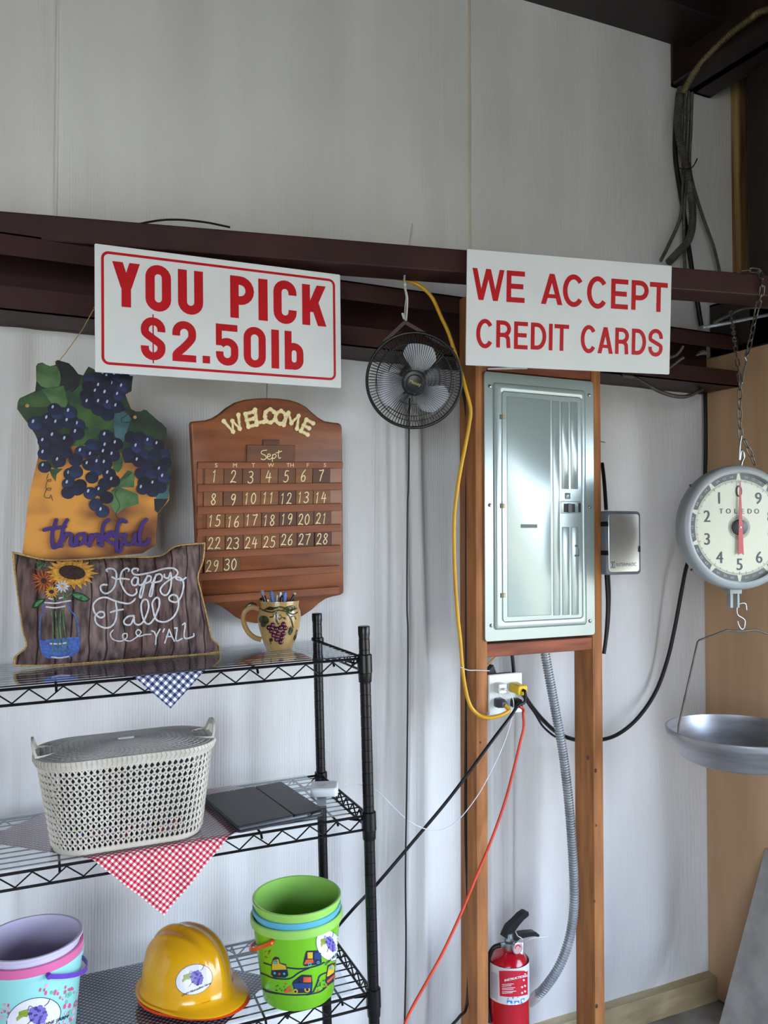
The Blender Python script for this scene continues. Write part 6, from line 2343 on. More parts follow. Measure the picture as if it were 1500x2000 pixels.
cd_ = flex('ribbed metal conduit hanging from the breaker panel down between the studs',
           [(1063, 1262, -0.235), (1067, 1290, -0.235), (1077, 1345, -0.235), (1087, 1400, -0.235), (1098, 1460, -0.24), (1107, 1530, -0.24), (1113, 1590, -0.24), (1118, 1660, -0.24), (1121, 1720, -0.24), (1121, 1770, -0.24), (1115, 1820, -0.235),
            (1102, 1865, -0.23), (1085, 1900, -0.22), (1065, 1928, -0.2), (1050, 1944, -0.18)], 0.0125, M_galv)
mb = MB()
a_, b_ = W(1052, 1941, -0.182), W(1036, 1958, -0.14)
mb.tube([a_, a_.lerp(b_, 0.5), b_], [0.0155, 0.016, 0.014], 12)
finish(mb, 'pipe_fitting', mat('pale_fitting', (214, 208, 210), rough=0.3), label='pale plastic fitting at the lower end of the ribbed conduit', cat='fitting')

# black hose bundle right of the right stud
for i, (pts, r) in enumerate([([(1176, 905, -0.13), (1180, 940, -0.16), (1184, 1000, -0.19)], 0.006), ([(1184, 1118, -0.2), (1187, 1180, -0.2), (1184, 1240, -0.2), (1179, 1280, -0.2)], 0.006), ([(1189, 1118, -0.17), (1191, 1160, -0.17), (1189, 1215, -0.18), (1183, 1262, -0.18)], 0.0035)]):
    cord('black_cable_loop', ['black cable rising above the timer box beside the right stud', 'wide black cable hanging below the timer box', 'narrow black cable hanging below the timer box'][i], 'cable', pts, r, M_black)
mb = MB()
mb.rod(W(1171, 862, -0.26), W(1182, 864, -0.26), 0.0012, 6)
finish(mb, 'nail', M_black, label='thin black nail sticking out of the right stud', cat='nail')

# upper right conduits
UD = [('fat grey conduit coming down the corner in front of the bundle', [(1330, 172, -0.05), (1324, 230, -0.06), (1328, 275, -0.07), (1338, 310, -0.08), (1346, 350, -0.085), (1352, 400, -0.085), (1352, 440, -0.08), (1344, 470, -0.08), (1325, 492, -0.08), (1306, 512, -0.08)], 0.0125, 0.0016, M_galvD),
      ('thin ribbed conduit left in the corner bundle', [(1338, 175, -0.06), (1337, 240, -0.05), (1335, 300, -0.05), (1333, 360, -0.04), (1330, 420, -0.04), (1310, 470, -0.04), (1290, 510, -0.04)], 0.0055, 0.0009, M_galvD),
      ('second thin ribbed conduit in the corner bundle', [(1345, 178, -0.06), (1344, 240, -0.05), (1341, 300, -0.05), (1340, 350, -0.04), (1336, 420, -0.05), (1336, 480, -0.06), (1338, 530, -0.08)], 0.0055, 0.0009, M_galvD),
      ('third thin ribbed conduit swinging right at the bottom of the bundle', [(1352, 180, -0.06), (1350, 240, -0.05), (1347, 320, -0.06), (1356, 370, -0.06), (1375, 430, -0.06), (1393, 480, -0.06), (1408, 540, -0.06)], 0.0055, 0.0009, M_galvD)]
for lab, pts, r, amp, m in UD:
    flex(lab, pts, r, m, amp, 0.008 if r > 0.01 else 0.0055, seg=10 if r > 0.01 else 8)
cord('corner_black_cable', 'black cable on the left side of the corner bundle passing behind the beam', 'cable', [(1325, 180, -0.03), (1320, 240, -0.03), (1319, 300, -0.03), (1325, 350, -0.03), (1333, 400, -0.035), (1343, 470, -0.05), (1352, 530, -0.06), (1362, 590, -0.06), (1370, 640, -0.05)], 0.0085, M_black)
cord('bundle_tie', 'black cable tie around the corner bundle with its tail sticking up', 'cable tie', [(1326, 328, -0.04), (1335, 330, -0.11), (1350, 328, -0.11), (1358, 318, -0.1), (1363, 306, -0.1)], 0.0022, M_black, seg=6)
flex('yellowish ribbed conduit arching up to the roof in the top right corner', [Vector((2.34, -0.62, 3.31)), (1498, 20, -0.40), (1465, 38, -0.33), (1420, 72, -0.25), (1380, 112, -0.18), (1352, 148, -0.12), (1334, 182, -0.08)], 0.011, mat('yellowish_conduit', (150, 138, 100), rough=0.45, metal=0.6, col2=(116, 104, 72)), 0.0014, 0.006)
flex('small grey conduit curving below the credit card sign to the corner', [(1215, 733, -0.19), (1240, 738, -0.19), (1262, 750, -0.19), (1290, 765, -0.18), (1320, 774, -0.15), (1345, 773, -0.12), (1372, 760, -0.08)], 0.0062, M_galvD, 0.0008, 0.005, seg=8)
flex('thin conduit running right behind the chain, upper one', [(1392, 632, -0.30), (1430, 612, -0.32), (1450, 603, -0.33), (1480, 600, -0.34), (1520, 602, -0.36)], 0.005, M_galvD, 0.0008, 0.005, seg=8)
flex('thin conduit running right behind the chain, lower one', [(1372, 640, -0.30), (1410, 633, -0.32), (1450, 625, -0.33), (1500, 615, -0.34), (1530, 610, -0.36)], 0.005, M_galv, 0.0008, 0.005, seg=8)
flex('short conduit end beside the lower right corner of the credit card sign, upper', [(1300, 700, -0.2), (1318, 695, -0.2), (1328, 686, -0.2), (1334, 676, -0.2)], 0.005, M_galvD, 0.0008, 0.005, seg=8)
flex('short conduit end beside the lower right corner of the credit card sign, lower', [(1300, 724, -0.2), (1316, 712, -0.2), (1326, 704, -0.2), (1335, 698, -0.2)], 0.005, M_galvD, 0.0008, 0.005, seg=8)
mb = MB()
mb.tube([W(1360, 694, -0.19), W(1366, 690, -0.2), W(1374, 688, -0.2), (W(1384, 691, -0.19))], [0.003, 0.007, 0.009, 0.005], 10)
finish(mb, 'conduit_connector', M_chrome, label='small shiny conduit connector on the dark girt near the corner', cat='fitting')
# white flat cable above the panel
mb = MB()
mb.loft([[W(953, 722, -0.28), W(953, 719, -0.28), W(953, 719, -0.275)], [W(1030, 721, -0.28), W(1030, 716, -0.28), W(1030, 716, -0.275)]])
finish(mb, 'white_strip', M_white, label='thin white strip on top of the breaker panel under the sign', cat='strip')

# ================================================================== fan
ctr = W(809, 744, -0.34)
vd = (CAM - ctr).normalized()
nf = (vd + Vector((0.03, 0, -0.13))).normalized()
FF = Fr(ctr, nf.cross(Vector((0, 0, 1))) * -1, nf)
if FF.ey.z < 0:
    FF = Fr(ctr, nf.cross(Vector((0, 0, 1))), nf)
RF = 0.1245
fan = T('fan', 'small black wire cage fan hanging from the beam by a cable tie', 'fan', ctr)
M_fan = mat('fan_black', (20, 20, 21), rough=0.35)
pol2 = lambda r, a, c: FF.pt(r * math.cos(a), r * math.sin(a), c)
mb = MB()
mb.tube([pol2(RF, 2 * PI * i / 96, 0) for i in range(96)], 0.0042, 8, closed=True)
finish(mb, 'outer_ring', M_fan, fan, smooth=80)
mb = MB()
NW = 92
prof = [(0.0305, 0.043), (0.05, 0.0425), (0.075, 0.040), (0.097, 0.034), (0.112, 0.022), (0.121, 0.008), (0.1235, 0.001)]
for i in range(NW):
    a = 2 * PI * i / NW
    mb.tube([pol2(r, a + 0.10 * (r - 0.03) / 0.09, c) for r, c in prof], 0.00085, 4, caps=False)
mb.tube([pol2(0.1005, 2 * PI * i / 72, 0.0325) for i in range(72)], 0.0011, 5, closed=True)
finish(mb, 'front_grille', M_fan, fan, kind='stuff', recalc=False, smooth=80)
mb = MB()
for i in range(NW):
    a = 2 * PI * (i + 0.5) / NW
    mb.tube([pol2(r, a - 0.12 * (r - 0.03) / 0.09, c) for r, c in [(0.034, -0.05), (0.07, -0.048), (0.1, -0.038), (0.117, -0.02), (0.1235, -0.001)]], 0.00085, 4, caps=False)
mb.tube([pol2(0.1, 2 * PI * i / 72, -0.038) for i in range(72)], 0.0013, 5, closed=True)
mb.tube([pol2(0.07, 2 * PI * i / 72, -0.048) for i in range(72)], 0.0013, 5, closed=True)
finish(mb, 'rear_grille', M_fan, fan, kind='stuff', recalc=False, smooth=80)
mb = MB()
mb.lathe(FF, [(0.0325, 0.036), (0.0335, 0.040), (0.033, 0.045), (0.028, 0.0475), (0.0225, 0.0475), (0.0215, 0.049), (0.0215, 0.0515), (0.019, 0.0525)], 40)
cap_ = finish(mb, 'hub_cap', M_fan, fan)
g = []
for p in text2('Massey', 'CENTER'):
    g.append([(q[0] * 0.0108 * math.cos(-0.35) - q[1] * 0.0125 * math.sin(-0.35), q[0] * 0.0108 * math.sin(-0.35) + q[1] * 0.0125 * math.cos(-0.35) - 0.002) for q in p])
finish(flatdecal(FF, g, 0.0528), 'lettering', mat('gold_lettering', (196, 178, 96), rough=0.4), cap_, recalc=False, smooth=0)
mb = MB()
for i in range(10):
    a = 2 * PI * i / 10 + 0.3
    mb.sphere(pol2(0.0275, a, 0.0475), 0.0016, 6, 4)
finish(mb, 'hub_studs', mat('stud_grey', (90, 90, 92), rough=0.4), cap_)
mb = MB()
mb.lathe(FF, [(0.030, -0.085), (0.038, -0.078), (0.040, -0.052), (0.034, -0.046), (0.034, -0.012), (0.012, -0.010)], 32)
finish(mb, 'motor', M_fan, fan)
M_blade = mat('silver_blade', (188, 192, 198), rough=0.3, col2=(176, 180, 186), spec=0.6)
for k, a0 in enumerate((1.22, 1.22 + 2 * PI / 3, 1.22 + 4 * PI / 3)):
    mb = MB()
    rings = []
    nr, na = 12, 12
    for top in (1, -1):
        for i in range(nr + 1):
            r = 0.016 + (0.098 - 0.016) * i / nr
            w_ = 0.20 + 0.42 * math.sin(PI * min(1, (i / nr) * 0.62 + 0.12))
            if i > nr - 3:
                w_ *= (1 - 0.16 * (i - nr + 3) ** 1.4 / 2.2)
            ring = []
            for j in range(na + 1):
                q = (j / na - 0.5) * 2
                a = a0 + q * w_ + 0.18 * i / nr
                ring.append(pol2(r, a, 0.006 + 0.020 * q * (0.55 + 0.45 * (1 - i / nr)) + top * 0.0006))
            rings.append(ring)
    n1 = nr + 1
    for s_ in (0, 1):
        k0 = len(mb.v)
        for i in range(n1):
            mb.v += rings[s_ * n1 + i]
        mb.f += [(k0 + i * (na + 1) + j, k0 + i * (na + 1) + j + 1, k0 + (i + 1) * (na + 1) + j + 1, k0 + (i + 1) * (na + 1) + j) for i in range(nr) for j in range(na)]
    finish(mb, 'blade', M_blade, fan, smooth=60, recalc=False)
mb = MB()
mb.lathe(FF, [(0.018, -0.011), (0.020, -0.008), (0.020, 0.018), (0.014, 0.026)], 24)
finish(mb, 'blade_hub', M_blade, fan)
mb = MB()
mb.tube(pathpx([(800, 778, -0.385), (799, 815, -0.40), (799, 850, -0.39), (798, 950, -0.37), (796, 1000, -0.37), (795, 1180, -0.36), (797, 1250, -0.355), (795, 1500, -0.35), (792, 1700, -0.35), (793, 1850, -0.35), (790, 2010, -0.35)]), 0.0022, 6)
finish(mb, 'power_cord', M_black, fan, smooth=80)
# stand bracket folded up to the tie
mb = MB()
apex = W(791, 629, -0.37)
for aa in (math.radians(128), math.radians(38)):
    e = pol2(RF + 0.004, aa, -0.005)
    d_ = (e - apex)
    nn = d_.cross(nf).normalized()
    mb.loft([[p + nn * 0.0045 + nf * 0.0012, p - nn * 0.0045 + nf * 0.0012, p - nn * 0.0045 - nf * 0.0012, p + nn * 0.0045 - nf * 0.0012] for p in (apex, apex.lerp(e, 0.5), e)])
finish(mb, 'bracket', mat('bracket_brown', (60, 44, 38), rough=0.3, metal=0.3), fan)

# ================================================================== fire extinguisher
zf = lambda x, y: (880 + x / 4.412, 1650 + y / 4.412)
yE = -0.215
pc = W(zf(499, 1100)[0], zf(499, 1100)[1], yE)
rE = (W(zf(665, 1100)[0], 0, yE).x - W(zf(333, 1100)[0], 0, yE).x) / 2 * 0.86
topz = W(*zf(499, 905), yE).z
FE = Fr((pc.x, yE, 0.0), (1, 0, 0), (0, 0, 1))
ext = T('fire_extinguisher', 'red fire extinguisher with a black handle standing between the two pine studs', 'fire extinguisher', (pc.x, yE, 0.10))
M_fe = mat('fire_red', (176, 16, 34), rough=0.2, col2=(164, 12, 30), coat=0.4)
zs_ = topz
mb = MB()
b0_ = zs_ - 0.40
mb.lathe(FE, [(rE * 0.88, b0_), (rE * 0.97, b0_ + 0.006), (rE, b0_ + 0.02), (rE, zs_ - 0.062), (rE * 0.985, zs_ - 0.045), (rE * 0.93, zs_ - 0.028), (rE * 0.8, zs_ - 0.012), (rE * 0.6, zs_ - 0.002), (rE * 0.36, zs_ + 0.004), (rE * 0.34, zs_ + 0.014)], 48)
finish(mb, 'cylinder', M_fe, ext, smooth=50)
SE = Surf(mb)
zlt = W(*zf(500, 1085), yE - rE).z
zlb = W(*zf(500, 1400), yE - rE).z
mb = MB()
mb.lathe(FE, [(rE + 0.0004, zlb), (rE + 0.0004, zlt)], 64, cap0=False, cap1=False)
lb = finish(mb, 'label_band', mat('label_offwhite', (206, 206, 208), rough=0.4), ext, smooth=60, recalc=False, label='off-white instruction label')
SLb = Surf(mb)
dec(SLb, [[zf(*p) for p in [(418, 1085), (664, 1085), (664, 1290), (600, 1305), (500, 1312), (425, 1302)]]], 'red_panel', mat('label_red', (190, 26, 46), rough=0.35), lb, eps=0.0004)
pol = textpx('INSTRUCTIONS', zf(464, 1178), (6.3, -1.4), (0.2, -6.2), 'LEFT', 0.05)
for y, w_ in ((1200, 100), (1215, 80), (1232, 110), (1245, 95), (1262, 120), (1276, 90)):
    pol.append([zf(445, y), zf(445 + w_, y - 6), zf(445 + w_, y - 1), zf(445, y + 5)])
for x, y in ((615, 1225), (640, 1215), (615, 1275), (640, 1262), (630, 1165)):
    pol += disc2(*zf(x, y), 2.0)
dec(SLb, pol, 'label_lettering', M_white, lb, eps=0.0008)
pol = [[zf(486, 1338), zf(532, 1345), zf(532, 1388), zf(486, 1384)], [zf(550, 1345), zf(592, 1342), zf(592, 1384), zf(550, 1388)], [zf(605, 1330), zf(636, 1318), zf(636, 1358), zf(605, 1368)]]
dec(SLb, pol, 'picture_squares', mat('label_blue', (40, 130, 200), rough=0.35), lb, eps=0.0005)
pol = [disc2(*zf(505, 1366), 2.6, 3.6)[0], disc2(*zf(571, 1365), 3)[0], disc2(*zf(620, 1343), 2.2, 3)[0]]
dec(SLb, pol, 'picture_shapes', M_white, lb, eps=0.0008)
pol = textpx('First Alert', zf(518, 1408), (5.4, -0.9), (1.4, -5.4), 'LEFT', 0.05) + textpx('A    B    C', zf(486, 1334), (5.6, -1.1), (0.2, -4.2), 'LEFT', 0.05)
for y in range(1120, 1340, 14):
    pol.append([zf(350, y - 30), zf(408, y), zf(408, y + 3), zf(350, y - 26)])
dec(SLb, pol, 'small_print', mat('small_print_grey', (84, 86, 96), rough=0.5), lb, eps=0.0008)
mb = MB()
mb.lathe(FE, [(rE * 0.36, zs_ + 0.008), (rE * 0.38, zs_ + 0.012), (rE * 0.38, zs_ + 0.026), (rE * 0.26, zs_ + 0.030), (rE * 0.24, zs_ + 0.05)], 24)
finish(mb, 'valve', M_chrome, ext)


def bar(mb, P_, w, th, nrm):
    rings = []
    for i, p in enumerate(P_):
        d_ = (P_[min(i + 1, len(P_) - 1)] - P_[max(0, i - 1)]).normalized()
        s_ = d_.cross(nrm).normalized()
        ww = w[i] if isinstance(w, (list, tuple)) else w
        rings.append([p + s_ * ww + nrm * th, p - s_ * ww + nrm * th, p - s_ * ww - nrm * th, p + s_ * ww - nrm * th])
    mb.loft(rings)


nE = Vector((0.1, -1, 0)).normalized()
mb = MB()
P_ = [W(*zf(*p), yE) for p in ((468, 800), (490, 760), (510, 715), (560, 660), (600, 615), (640, 585), (652, 580))]
bar(mb, P_, [0.011, 0.014, 0.0135, 0.0095, 0.009, 0.008, 0.005], 0.011, nE)
finish(mb, 'top_lever', M_black, ext, smooth=50)
mb = MB()
P_ = [W(*zf(*p), yE) for p in ((490, 815), (540, 795), (600, 772), (660, 762), (712, 758), (745, 775))]
bar(mb, P_, [0.010, 0.010, 0.0075, 0.0065, 0.006, 0.003], 0.010, nE)
finish(mb, 'carry_handle', M_black, ext, smooth=50)
mb = MB()
gc = W(*zf(568, 888), yE - 0.03)
Fg = Fr(gc, (1, 0, 0), Vector((0.25, -1, 0.05)))
mb.lathe(Fg, [(0.006, -0.02), (0.0155, -0.004), (0.0165, 0.0), (0.0165, 0.005), (0.0145, 0.006)], 24)
ga = finish(mb, 'gauge', M_chrome, ext)
mb = MB()
mb.lathe(Fg, [(0.0140, 0.0058), (0.0140, 0.0064)], 24)
gf = finish(mb, 'gauge_face', mat('gauge_pink', (196, 150, 150), rough=0.3), ga)
v, f_ = tris2(ribbon2(arc(0, 0, 0.0095, 0.0095, 20, 160), 0.003, smooth=False))
finish(MB().add([Fg.pt(a, b, 0.0068) for a, b, _z in v], f_), 'gauge_scale', M_fe, ga, recalc=False, smooth=0)
mb = MB()
mb.fbox(Fr(W(*zf(596, 930), yE - 0.028), (1, 0, -0.1), (0.1, -1, 0)), -0.009, 0.010, -0.014, 0.028, 0, 0.0006)
finish(mb, 'paper_tag', M_white, ext)
mb = MB()
mb.tube(pathpx([(*zf(475, 855), yE), (*zf(445, 862), yE - 0.01), (*zf(415, 868), yE - 0.015)], 0.004), 0.0075, 10)
finish(mb, 'hose_ferrule', M_chrome, ext)
mb = MB()
hx_ = FE.o.x - rE - 0.005
mb.tube(pathpx([(*zf(418, 868), yE - 0.015), (*zf(380, 880), yE - 0.012), (*zf(350, 915), yE - 0.006), (*zf(332, 965), yE), (*zf(322, 1010), yE + 0.01), (*zf(322, 1250), yE + 0.012), (*zf(326, 1400), yE + 0.01), (*zf(340, 1540), yE)], 0.006), 0.0068, 8)
finish(mb, 'hose', M_black, ext, smooth=80)
mb = MB()
mb.tube(pathpx([(*zf(640, 838), yE - 0.02), (*zf(690, 812), yE - 0.03), (*zf(740, 800), yE - 0.035), (*zf(834, 790), yE - 0.04)], 0.004), 0.0013, 5)
mb.tube(pathpx([(*zf(560, 745), yE - 0.02), (*zf(578, 785), yE - 0.03), (*zf(605, 800), yE - 0.03), (*zf(622, 822), yE - 0.03), (*zf(590, 810), yE - 0.025)], 0.004), 0.0014, 5)
finish(mb, 'pull_pin_tie', mat('nylon', (206, 206, 200)), ext)
# wall bracket that carries it
mb = MB()
mb.box(FE.o.x - 0.018, FE.o.x + 0.018, yE + rE + 0.001, yE + rE + 0.006, b0_ - 0.01, zs_ - 0.04)
mb.box(FE.o.x - 0.03, FE.o.x + 0.03, yE - 0.02, yE + rE + 0.004, b0_ - 0.008, b0_ - 0.001)
mb.box(FE.o.x - 0.014, FE.o.x + 0.014, yE + rE + 0.004, -0.03, b0_ + 0.1, b0_ + 0.14)
finish(mb, 'bracket', M_black, ext)

# ================================================================== hanging scale
yaw = math.radians(16)
ns = Vector((-math.sin(yaw), -math.cos(yaw), 0))
SO = W(1443, 1030, -0.585)
FSc = Fr(SO, (math.cos(yaw), -math.sin(yaw), 0), ns)
RS = (SO - CAM).dot(FW) * 122 / FPX
scale = T('hanging_scale', 'round grey hanging dial scale reading TOLEDO with a steel pan', 'scale', SO)
M_sc = mat('scale_grey', (150, 154, 154), rough=0.4, col2=(132, 136, 136), nscale=5)
M_dial = mat('dial_cream', (192, 192, 166), rough=0.3, col2=(182, 182, 158), nscale=2)
M_dk = mat('dial_ink', (36, 38, 44), rough=0.4)
mb = MB()
mb.lathe(FSc, [(RS * 0.80, -0.052), (RS * 0.95, -0.046), (RS * 0.985, -0.034), (RS, -0.004), (RS * 0.99, 0.006), (RS * 0.965, 0.0115), (RS * 0.885, 0.0135), (RS * 0.87, 0.012), (RS * 0.868, 0.0)], 72)
finish(mb, 'housing', M_sc, scale, smooth=45)
mb = MB()
mb.lathe(FSc, [(RS * 0.872, 0.0), (RS * 0.872, 0.0015)], 72)
dial = finish(mb, 'dial', M_dial, scale, label='cream dial with numbers 0 to 9')
P2_ = lambda r, deg: (r * RS * math.sin(math.radians(deg)), r * RS * math.cos(math.radians(deg)))
# dark band in ten segments with wedge gaps
pol = []
for k in range(10):
    a0, a1 = 36 * k + 2.2, 36 * (k + 1) - 2.2
    inn = [P2_(0.765, a0 + 0.8 + (a1 - a0 - 1.6) * i / 12) for i in range(13)]
    ou = [P2_(0.862, a0 - 0.9 + (a1 - a0 + 1.8) * i / 12) for i in range(13)][::-1]
    for i in range(12):
        pol.append([inn[i], inn[i + 1], ou[11 - i], ou[12 - i]])
finish(flatdecal(FSc, pol, 0.0018), 'dark_band', mat('dial_band', (62, 66, 64), rough=0.35), dial, recalc=False, smooth=0)
pol = []
for k in range(200):
    a = k * 1.8
    r0_ = 0.705 if k % 20 == 0 else (0.715 if k % 5 == 0 else 0.73)
    w_ = 0.32 if k % 5 == 0 else 0.2
    pol.append([P2_(r0_, a - w_), P2_(r0_, a + w_), P2_(0.757, a + w_), P2_(0.757, a - w_)])
for k in range(10):      # numbers run anticlockwise from the top
    a = -36 * k
    cx_, cy_ = P2_(0.585, a)
    sz = 0.047
    for p in text2(str(k), 'CENTER'):
        for dx in (-0.0007, 0, 0.0007):
            pol.append([(cx_ + q[0] * sz * 0.95 + dx, cy_ + (q[1] - 0.36) * sz) for q in p])
for i, chh in enumerate('TOLEDO'):
    cx_ = (i - 2.5) * 0.0218
    for p in text2(chh, 'CENTER'):
        for dx in (-0.0005, 0, 0.0005):
            pol.append([(cx_ + q[0] * 0.0195 + dx, 0.046 + (q[1] - 0.36) * 0.0195) for q in p])
for r_ in (0.185, 0.165, 0.15):
    pol += ribbon2([(q[0], q[1]) for q in arc(0, 0, RS * r_, RS * r_, 0, 350, 40)], 0.0009, smooth=False, closed=True)
finish(flatdecal(FSc, pol, 0.0020), 'dial_markings', M_dk, dial, recalc=False, smooth=0)
pol = []
for k in range(10):
    for j, t_ in enumerate(('1/4', '1/2', '3/4')):
        a = -36 * k - 9 * (j + 1)
        cx_, cy_ = P2_(0.812, a)
        ca, sa = math.cos(math.radians(-a)), math.sin(math.radians(-a))
        for p in text2(t_, 'CENTER'):
            pol.append([(cx_ + (q[0] * ca - (q[1] - 0.36) * sa) * 0.0085, cy_ + (q[0] * sa + (q[1] - 0.36) * ca) * 0.0085) for q in p])
finish(flatdecal(FSc, pol, 0.0021), 'band_numerals', mat('dial_pale_print', (176, 178, 168), rough=0.4), dial, recalc=False, smooth=0)
mb = MB()
mb.lathe(FSc, [(RS * 0.13, 0.0015), (RS * 0.13, 0.006), (RS * 0.10, 0.008)], 32)
finish(mb, 'hub_disc', M_dk, dial)
mb = MB()
pp = [(-0.0012, RS * 0.74), (0.0012, RS * 0.74), (0.0060, 0.0), (0.0085, -RS * 0.44), (0.0, -RS * 0.41), (-0.0085, -RS * 0.44), (-0.0060, 0.0)]
mb.prism(FSc, pp, 0.008, 0.0092)
ptr = finish(mb, 'pointer', mat('pointer_red', (184, 40, 38), rough=0.35, col2=(160, 30, 30)), scale, label='red pointer')
mb = MB()
mb.lathe(FSc, [(0.0028, 0.0092), (0.0022, 0.0105)], 12)
finish(mb, 'pivot', M_chrome, ptr)
for x, y in ((1349.5, 948), (1351.5, 1113)):
    a, b = FSc.px(x, y, 0.012)
    mb = MB()
    mb.lathe(Fr(FSc.pt(a, b, 0), FSc.ex, FSc.en), [(0.0034, 0.008), (0.0034, 0.014), (0.002, 0.0155)], 12)
    finish(mb, 'screw', M_dk, scale)
mb = MB()
mb.rl(FSc, (-0.016, 0.020, -RS - 0.012, -RS + 0.014), 0.002, [(0, -0.05), (0, -0.02)], n=2)
mb.rl(FSc, (-0.012, -0.004, -RS - 0.052, -RS - 0.010), 0.001, [(0, -0.044), (0, -0.026)], n=2)
mb.rl(FSc, (0.010, 0.016, -RS - 0.052, -RS - 0.010), 0.001, [(0, -0.044), (0, -0.026)], n=2)
finish(mb, 'stirrup', M_sc, scale)
cS = -0.035
mb = MB()
spt = lambda p: FSc.pt(*FSc.px(p[0], p[1], cS), cS)
mb.tube(resample(crom([spt(p) for p in ((1458, 1192), (1456, 1180), (1448, 1178), (1440, 1184), (1440, 1200), (1451, 1208), (1455, 1214), (1453, 1226), (1448, 1229), (1443, 1222), (1440, 1212))], 6), 0.003), 0.0023, 8)
hook = finish(mb, 'pan_hook', M_chrome, scale, smooth=80)
# bail and pan
pz_ = FSc.pt(*FSc.px(1447, 1229, cS), cS)
RP = 0.208
rim = WZ(1447, 1424, 0)    # direction only
d_ = ray(1447, 1424)
tt = (pz_ - CAM).dot(FW)
Pc = CAM + d_ * tt
Pc.x, Pc.y = pz_.x, pz_.y
ang = yaw
FPn2 = Fr(Pc, (math.cos(ang), -math.sin(ang), 0), (0, 0, 1))
mb = MB()
mb.lathe(FPn2, [(0.05, -0.083), (RP * 0.76, -0.084), (RP * 0.80, -0.078), (RP * 0.965, -0.020), (RP * 0.985, -0.018), (RP * 1.0, -0.006), (RP, 0.0), (RP * 0.975, 0.001), (RP * 0.95, -0.016), (RP * 0.79, -0.074), (RP * 0.74, -0.080), (0.05, -0.080)], 72)
finish(mb, 'pan', mat('brushed_steel_pan', (190, 190, 192), rough=0.36, metal=0.72, col2=(158, 158, 160), nscale=6, stretch=(1, 1, 6)), scale, smooth=50)
mb = MB()
hgt = pz_.z - Pc.z
sh_ = FSc.px(1357, 1243, cS)
hs = pz_.z - FSc.pt(*sh_, cS).z
lo_ = RP * 0.70
pts = [FPn2.pt(-RP + 0.012, 0, -0.004), FPn2.pt(-RP + 0.014, 0, 0.02), FPn2.pt(-lo_ * 0.92, 0, hgt - 0.034), FPn2.pt(-lo_ * 0.89, 0, hgt - 0.029), FPn2.pt(-0.045, 0, hgt - 0.002), FPn2.pt(-0.01, 0, hgt - 0.005), FPn2.pt(0.0, 0, hgt - 0.0055),
       FPn2.pt(0.01, 0, hgt - 0.005), FPn2.pt(0.045, 0, hgt - 0.002), FPn2.pt(lo_ * 0.89, 0, hgt - 0.029), FPn2.pt(lo_ * 0.92, 0, hgt - 0.034), FPn2.pt(RP - 0.014, 0, 0.02), FPn2.pt(RP - 0.012, 0, -0.004)]
mb.tube(pts, 0.0028, 8)
finish(mb, 'bail_wire', M_galvD, scale, smooth=60)
# top hook of the scale
mb = MB()
mb.tube(resample(crom([spt(p) for p in ((1447, 915), (1449, 903), (1453, 893), (1452, 884), (1448, 880), (1446, 890), (1444, 900), (1445, 870), (1448, 850))], 6), 0.003), 0.003, 8)
finish(mb, 'top_hook', M_chrome, scale, smooth=80)


# ------------------------------------------------------------------ chains
def link_mesh(L_, w, r):
    pts = []
    hw = w / 2 - r
    hl = L_ / 2 - w / 2
    for a in range(0, 181, 30):
        pts.append(Vector((hw * math.cos(math.radians(a)), 0, hl + hw * math.sin(math.radians(a)))))
    for a in range(180, 361, 30):
        pts.append(Vector((hw * math.cos(math.radians(a)), 0, -hl + hw * math.sin(math.radians(a)))))
    mb = MB()
    mb.tube(pts, r, 6, closed=True)
    me = bpy.data.meshes.new('link')
    me.from_pydata([tuple(v) for v in mb.v], [], mb.f)
    me.shade_smooth()
    me.materials.append(M_chain)
    return me


M_chain = mat('chain_steel', (132, 126, 116), rough=0.4, metal=0.85, col2=(100, 92, 82), nscale=30)


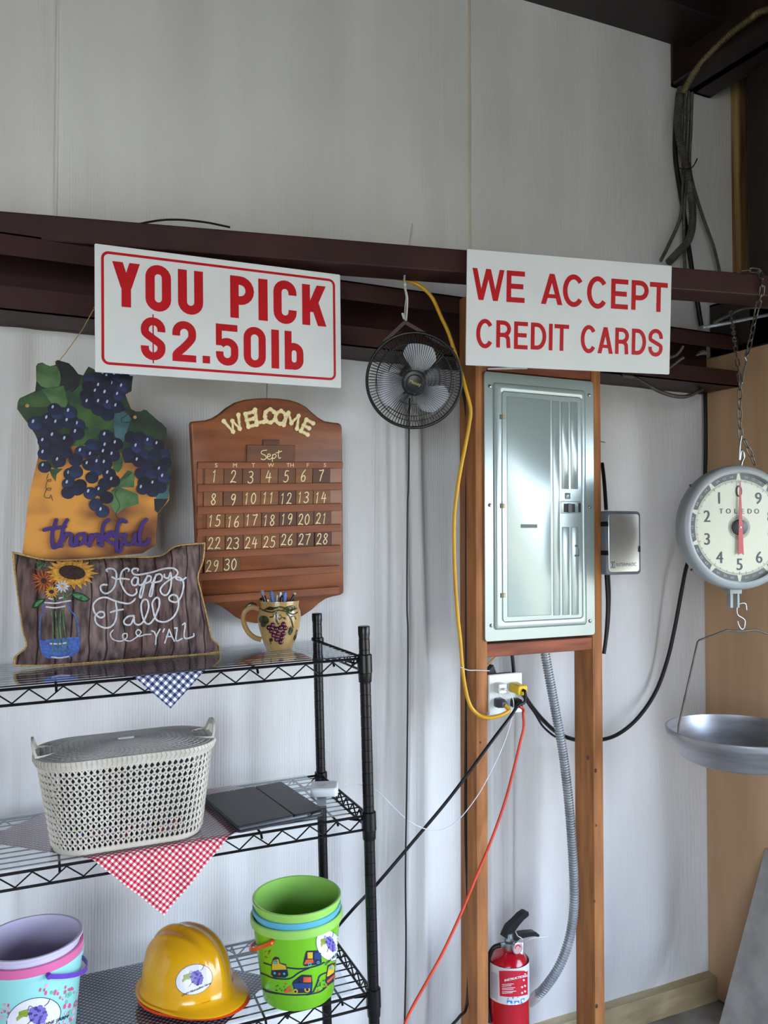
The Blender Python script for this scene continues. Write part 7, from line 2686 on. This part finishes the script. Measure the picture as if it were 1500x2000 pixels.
def chain(label, pts, L_=0.036, w=0.0165, r=0.0021, phase=0):
    Q_ = crom(pts, 8)
    tot = sum((b - a).length for a, b in zip(Q_[:-1], Q_[1:]))
    nl = max(1, round(tot / (L_ - 4 * r)))
    P_ = resample(Q_, tot / nl * 0.9999)
    t = T('chain', label, 'chain', P_[0])
    me = link_mesh(L_, w, r)
    for i in range(len(P_) - 1):
        c = (P_[i] + P_[i + 1]) / 2
        d_ = (P_[i + 1] - P_[i]).normalized()
        q = d_.to_track_quat('Z', 'Y') @ Matrix.Rotation((PI / 2 if (i + phase) % 2 else 0) + 0.35, 4, 'Z').to_quaternion()
        o = bpy.data.objects.new('link', me)
        COL.objects.link(o)
        o.parent = t
        o.rotation_mode = 'QUATERNION'
        o.rotation_quaternion = q
        o.location = c - WPOS[t.name]
    return t


cy = SO + FSc.en * cS
yc0 = cy.y
bx = B1.px(1487, 540, 0.004)
P0 = B1.pt(bx[0], 2.43, -0.06)
P1_ = B1.pt(bx[0], 2.434, 0.0)
P2v = B1.pt(bx[0] - 0.004, 2.36, 0.012)
chain('steel chain looped over the beam and slanting down left to the scale', [B1.pt(bx[0] - 0.05, 2.438, -0.02), B1.pt(bx[0], 2.436, -0.004), B1.pt(bx[0] - 0.004, 2.375, 0.012), W(1478, 605, yc0 + 0.01), W(1466, 665, yc0 + 0.005), W(1458, 695, yc0)], r=0.0023)
mb = MB()
mb.tube(resample(crom([W(1460, 690, yc0), W(1455, 698, yc0), W(1458, 706, yc0), W(1453, 725, yc0), W(1450, 748, yc0), W(1446, 744, yc0)], 6), 0.003), 0.0028, 8)
finish(mb, 'snap_hook', M_chrome, label='steel hook joining the slanting chain to the vertical chain', cat='hook', smooth=80)
chain('thin chain from behind the beam joining at the hook', [W(1427, 608, -0.36), W(1431, 635, -0.42), W(1436, 672, -0.5), W(1441, 715, yc0 + 0.02), W(1445, 745, yc0 + 0.004)], L_=0.032, w=0.013, r=0.0018)
chain('vertical chain holding the scale below the hook', [W(1446, 742, yc0), W(1445, 780, yc0), W(1445, 820, yc0), W(1447, 856, yc0)], L_=0.036, w=0.0165, r=0.0019)
chain('slack chain tail hanging right of the scale top hook', [W(1453, 858, yc0 - 0.01), W(1460, 874, yc0 - 0.01), W(1467, 888, yc0 - 0.01), W(1474, 908, yc0 - 0.01)], L_=0.034, w=0.0165, r=0.002)
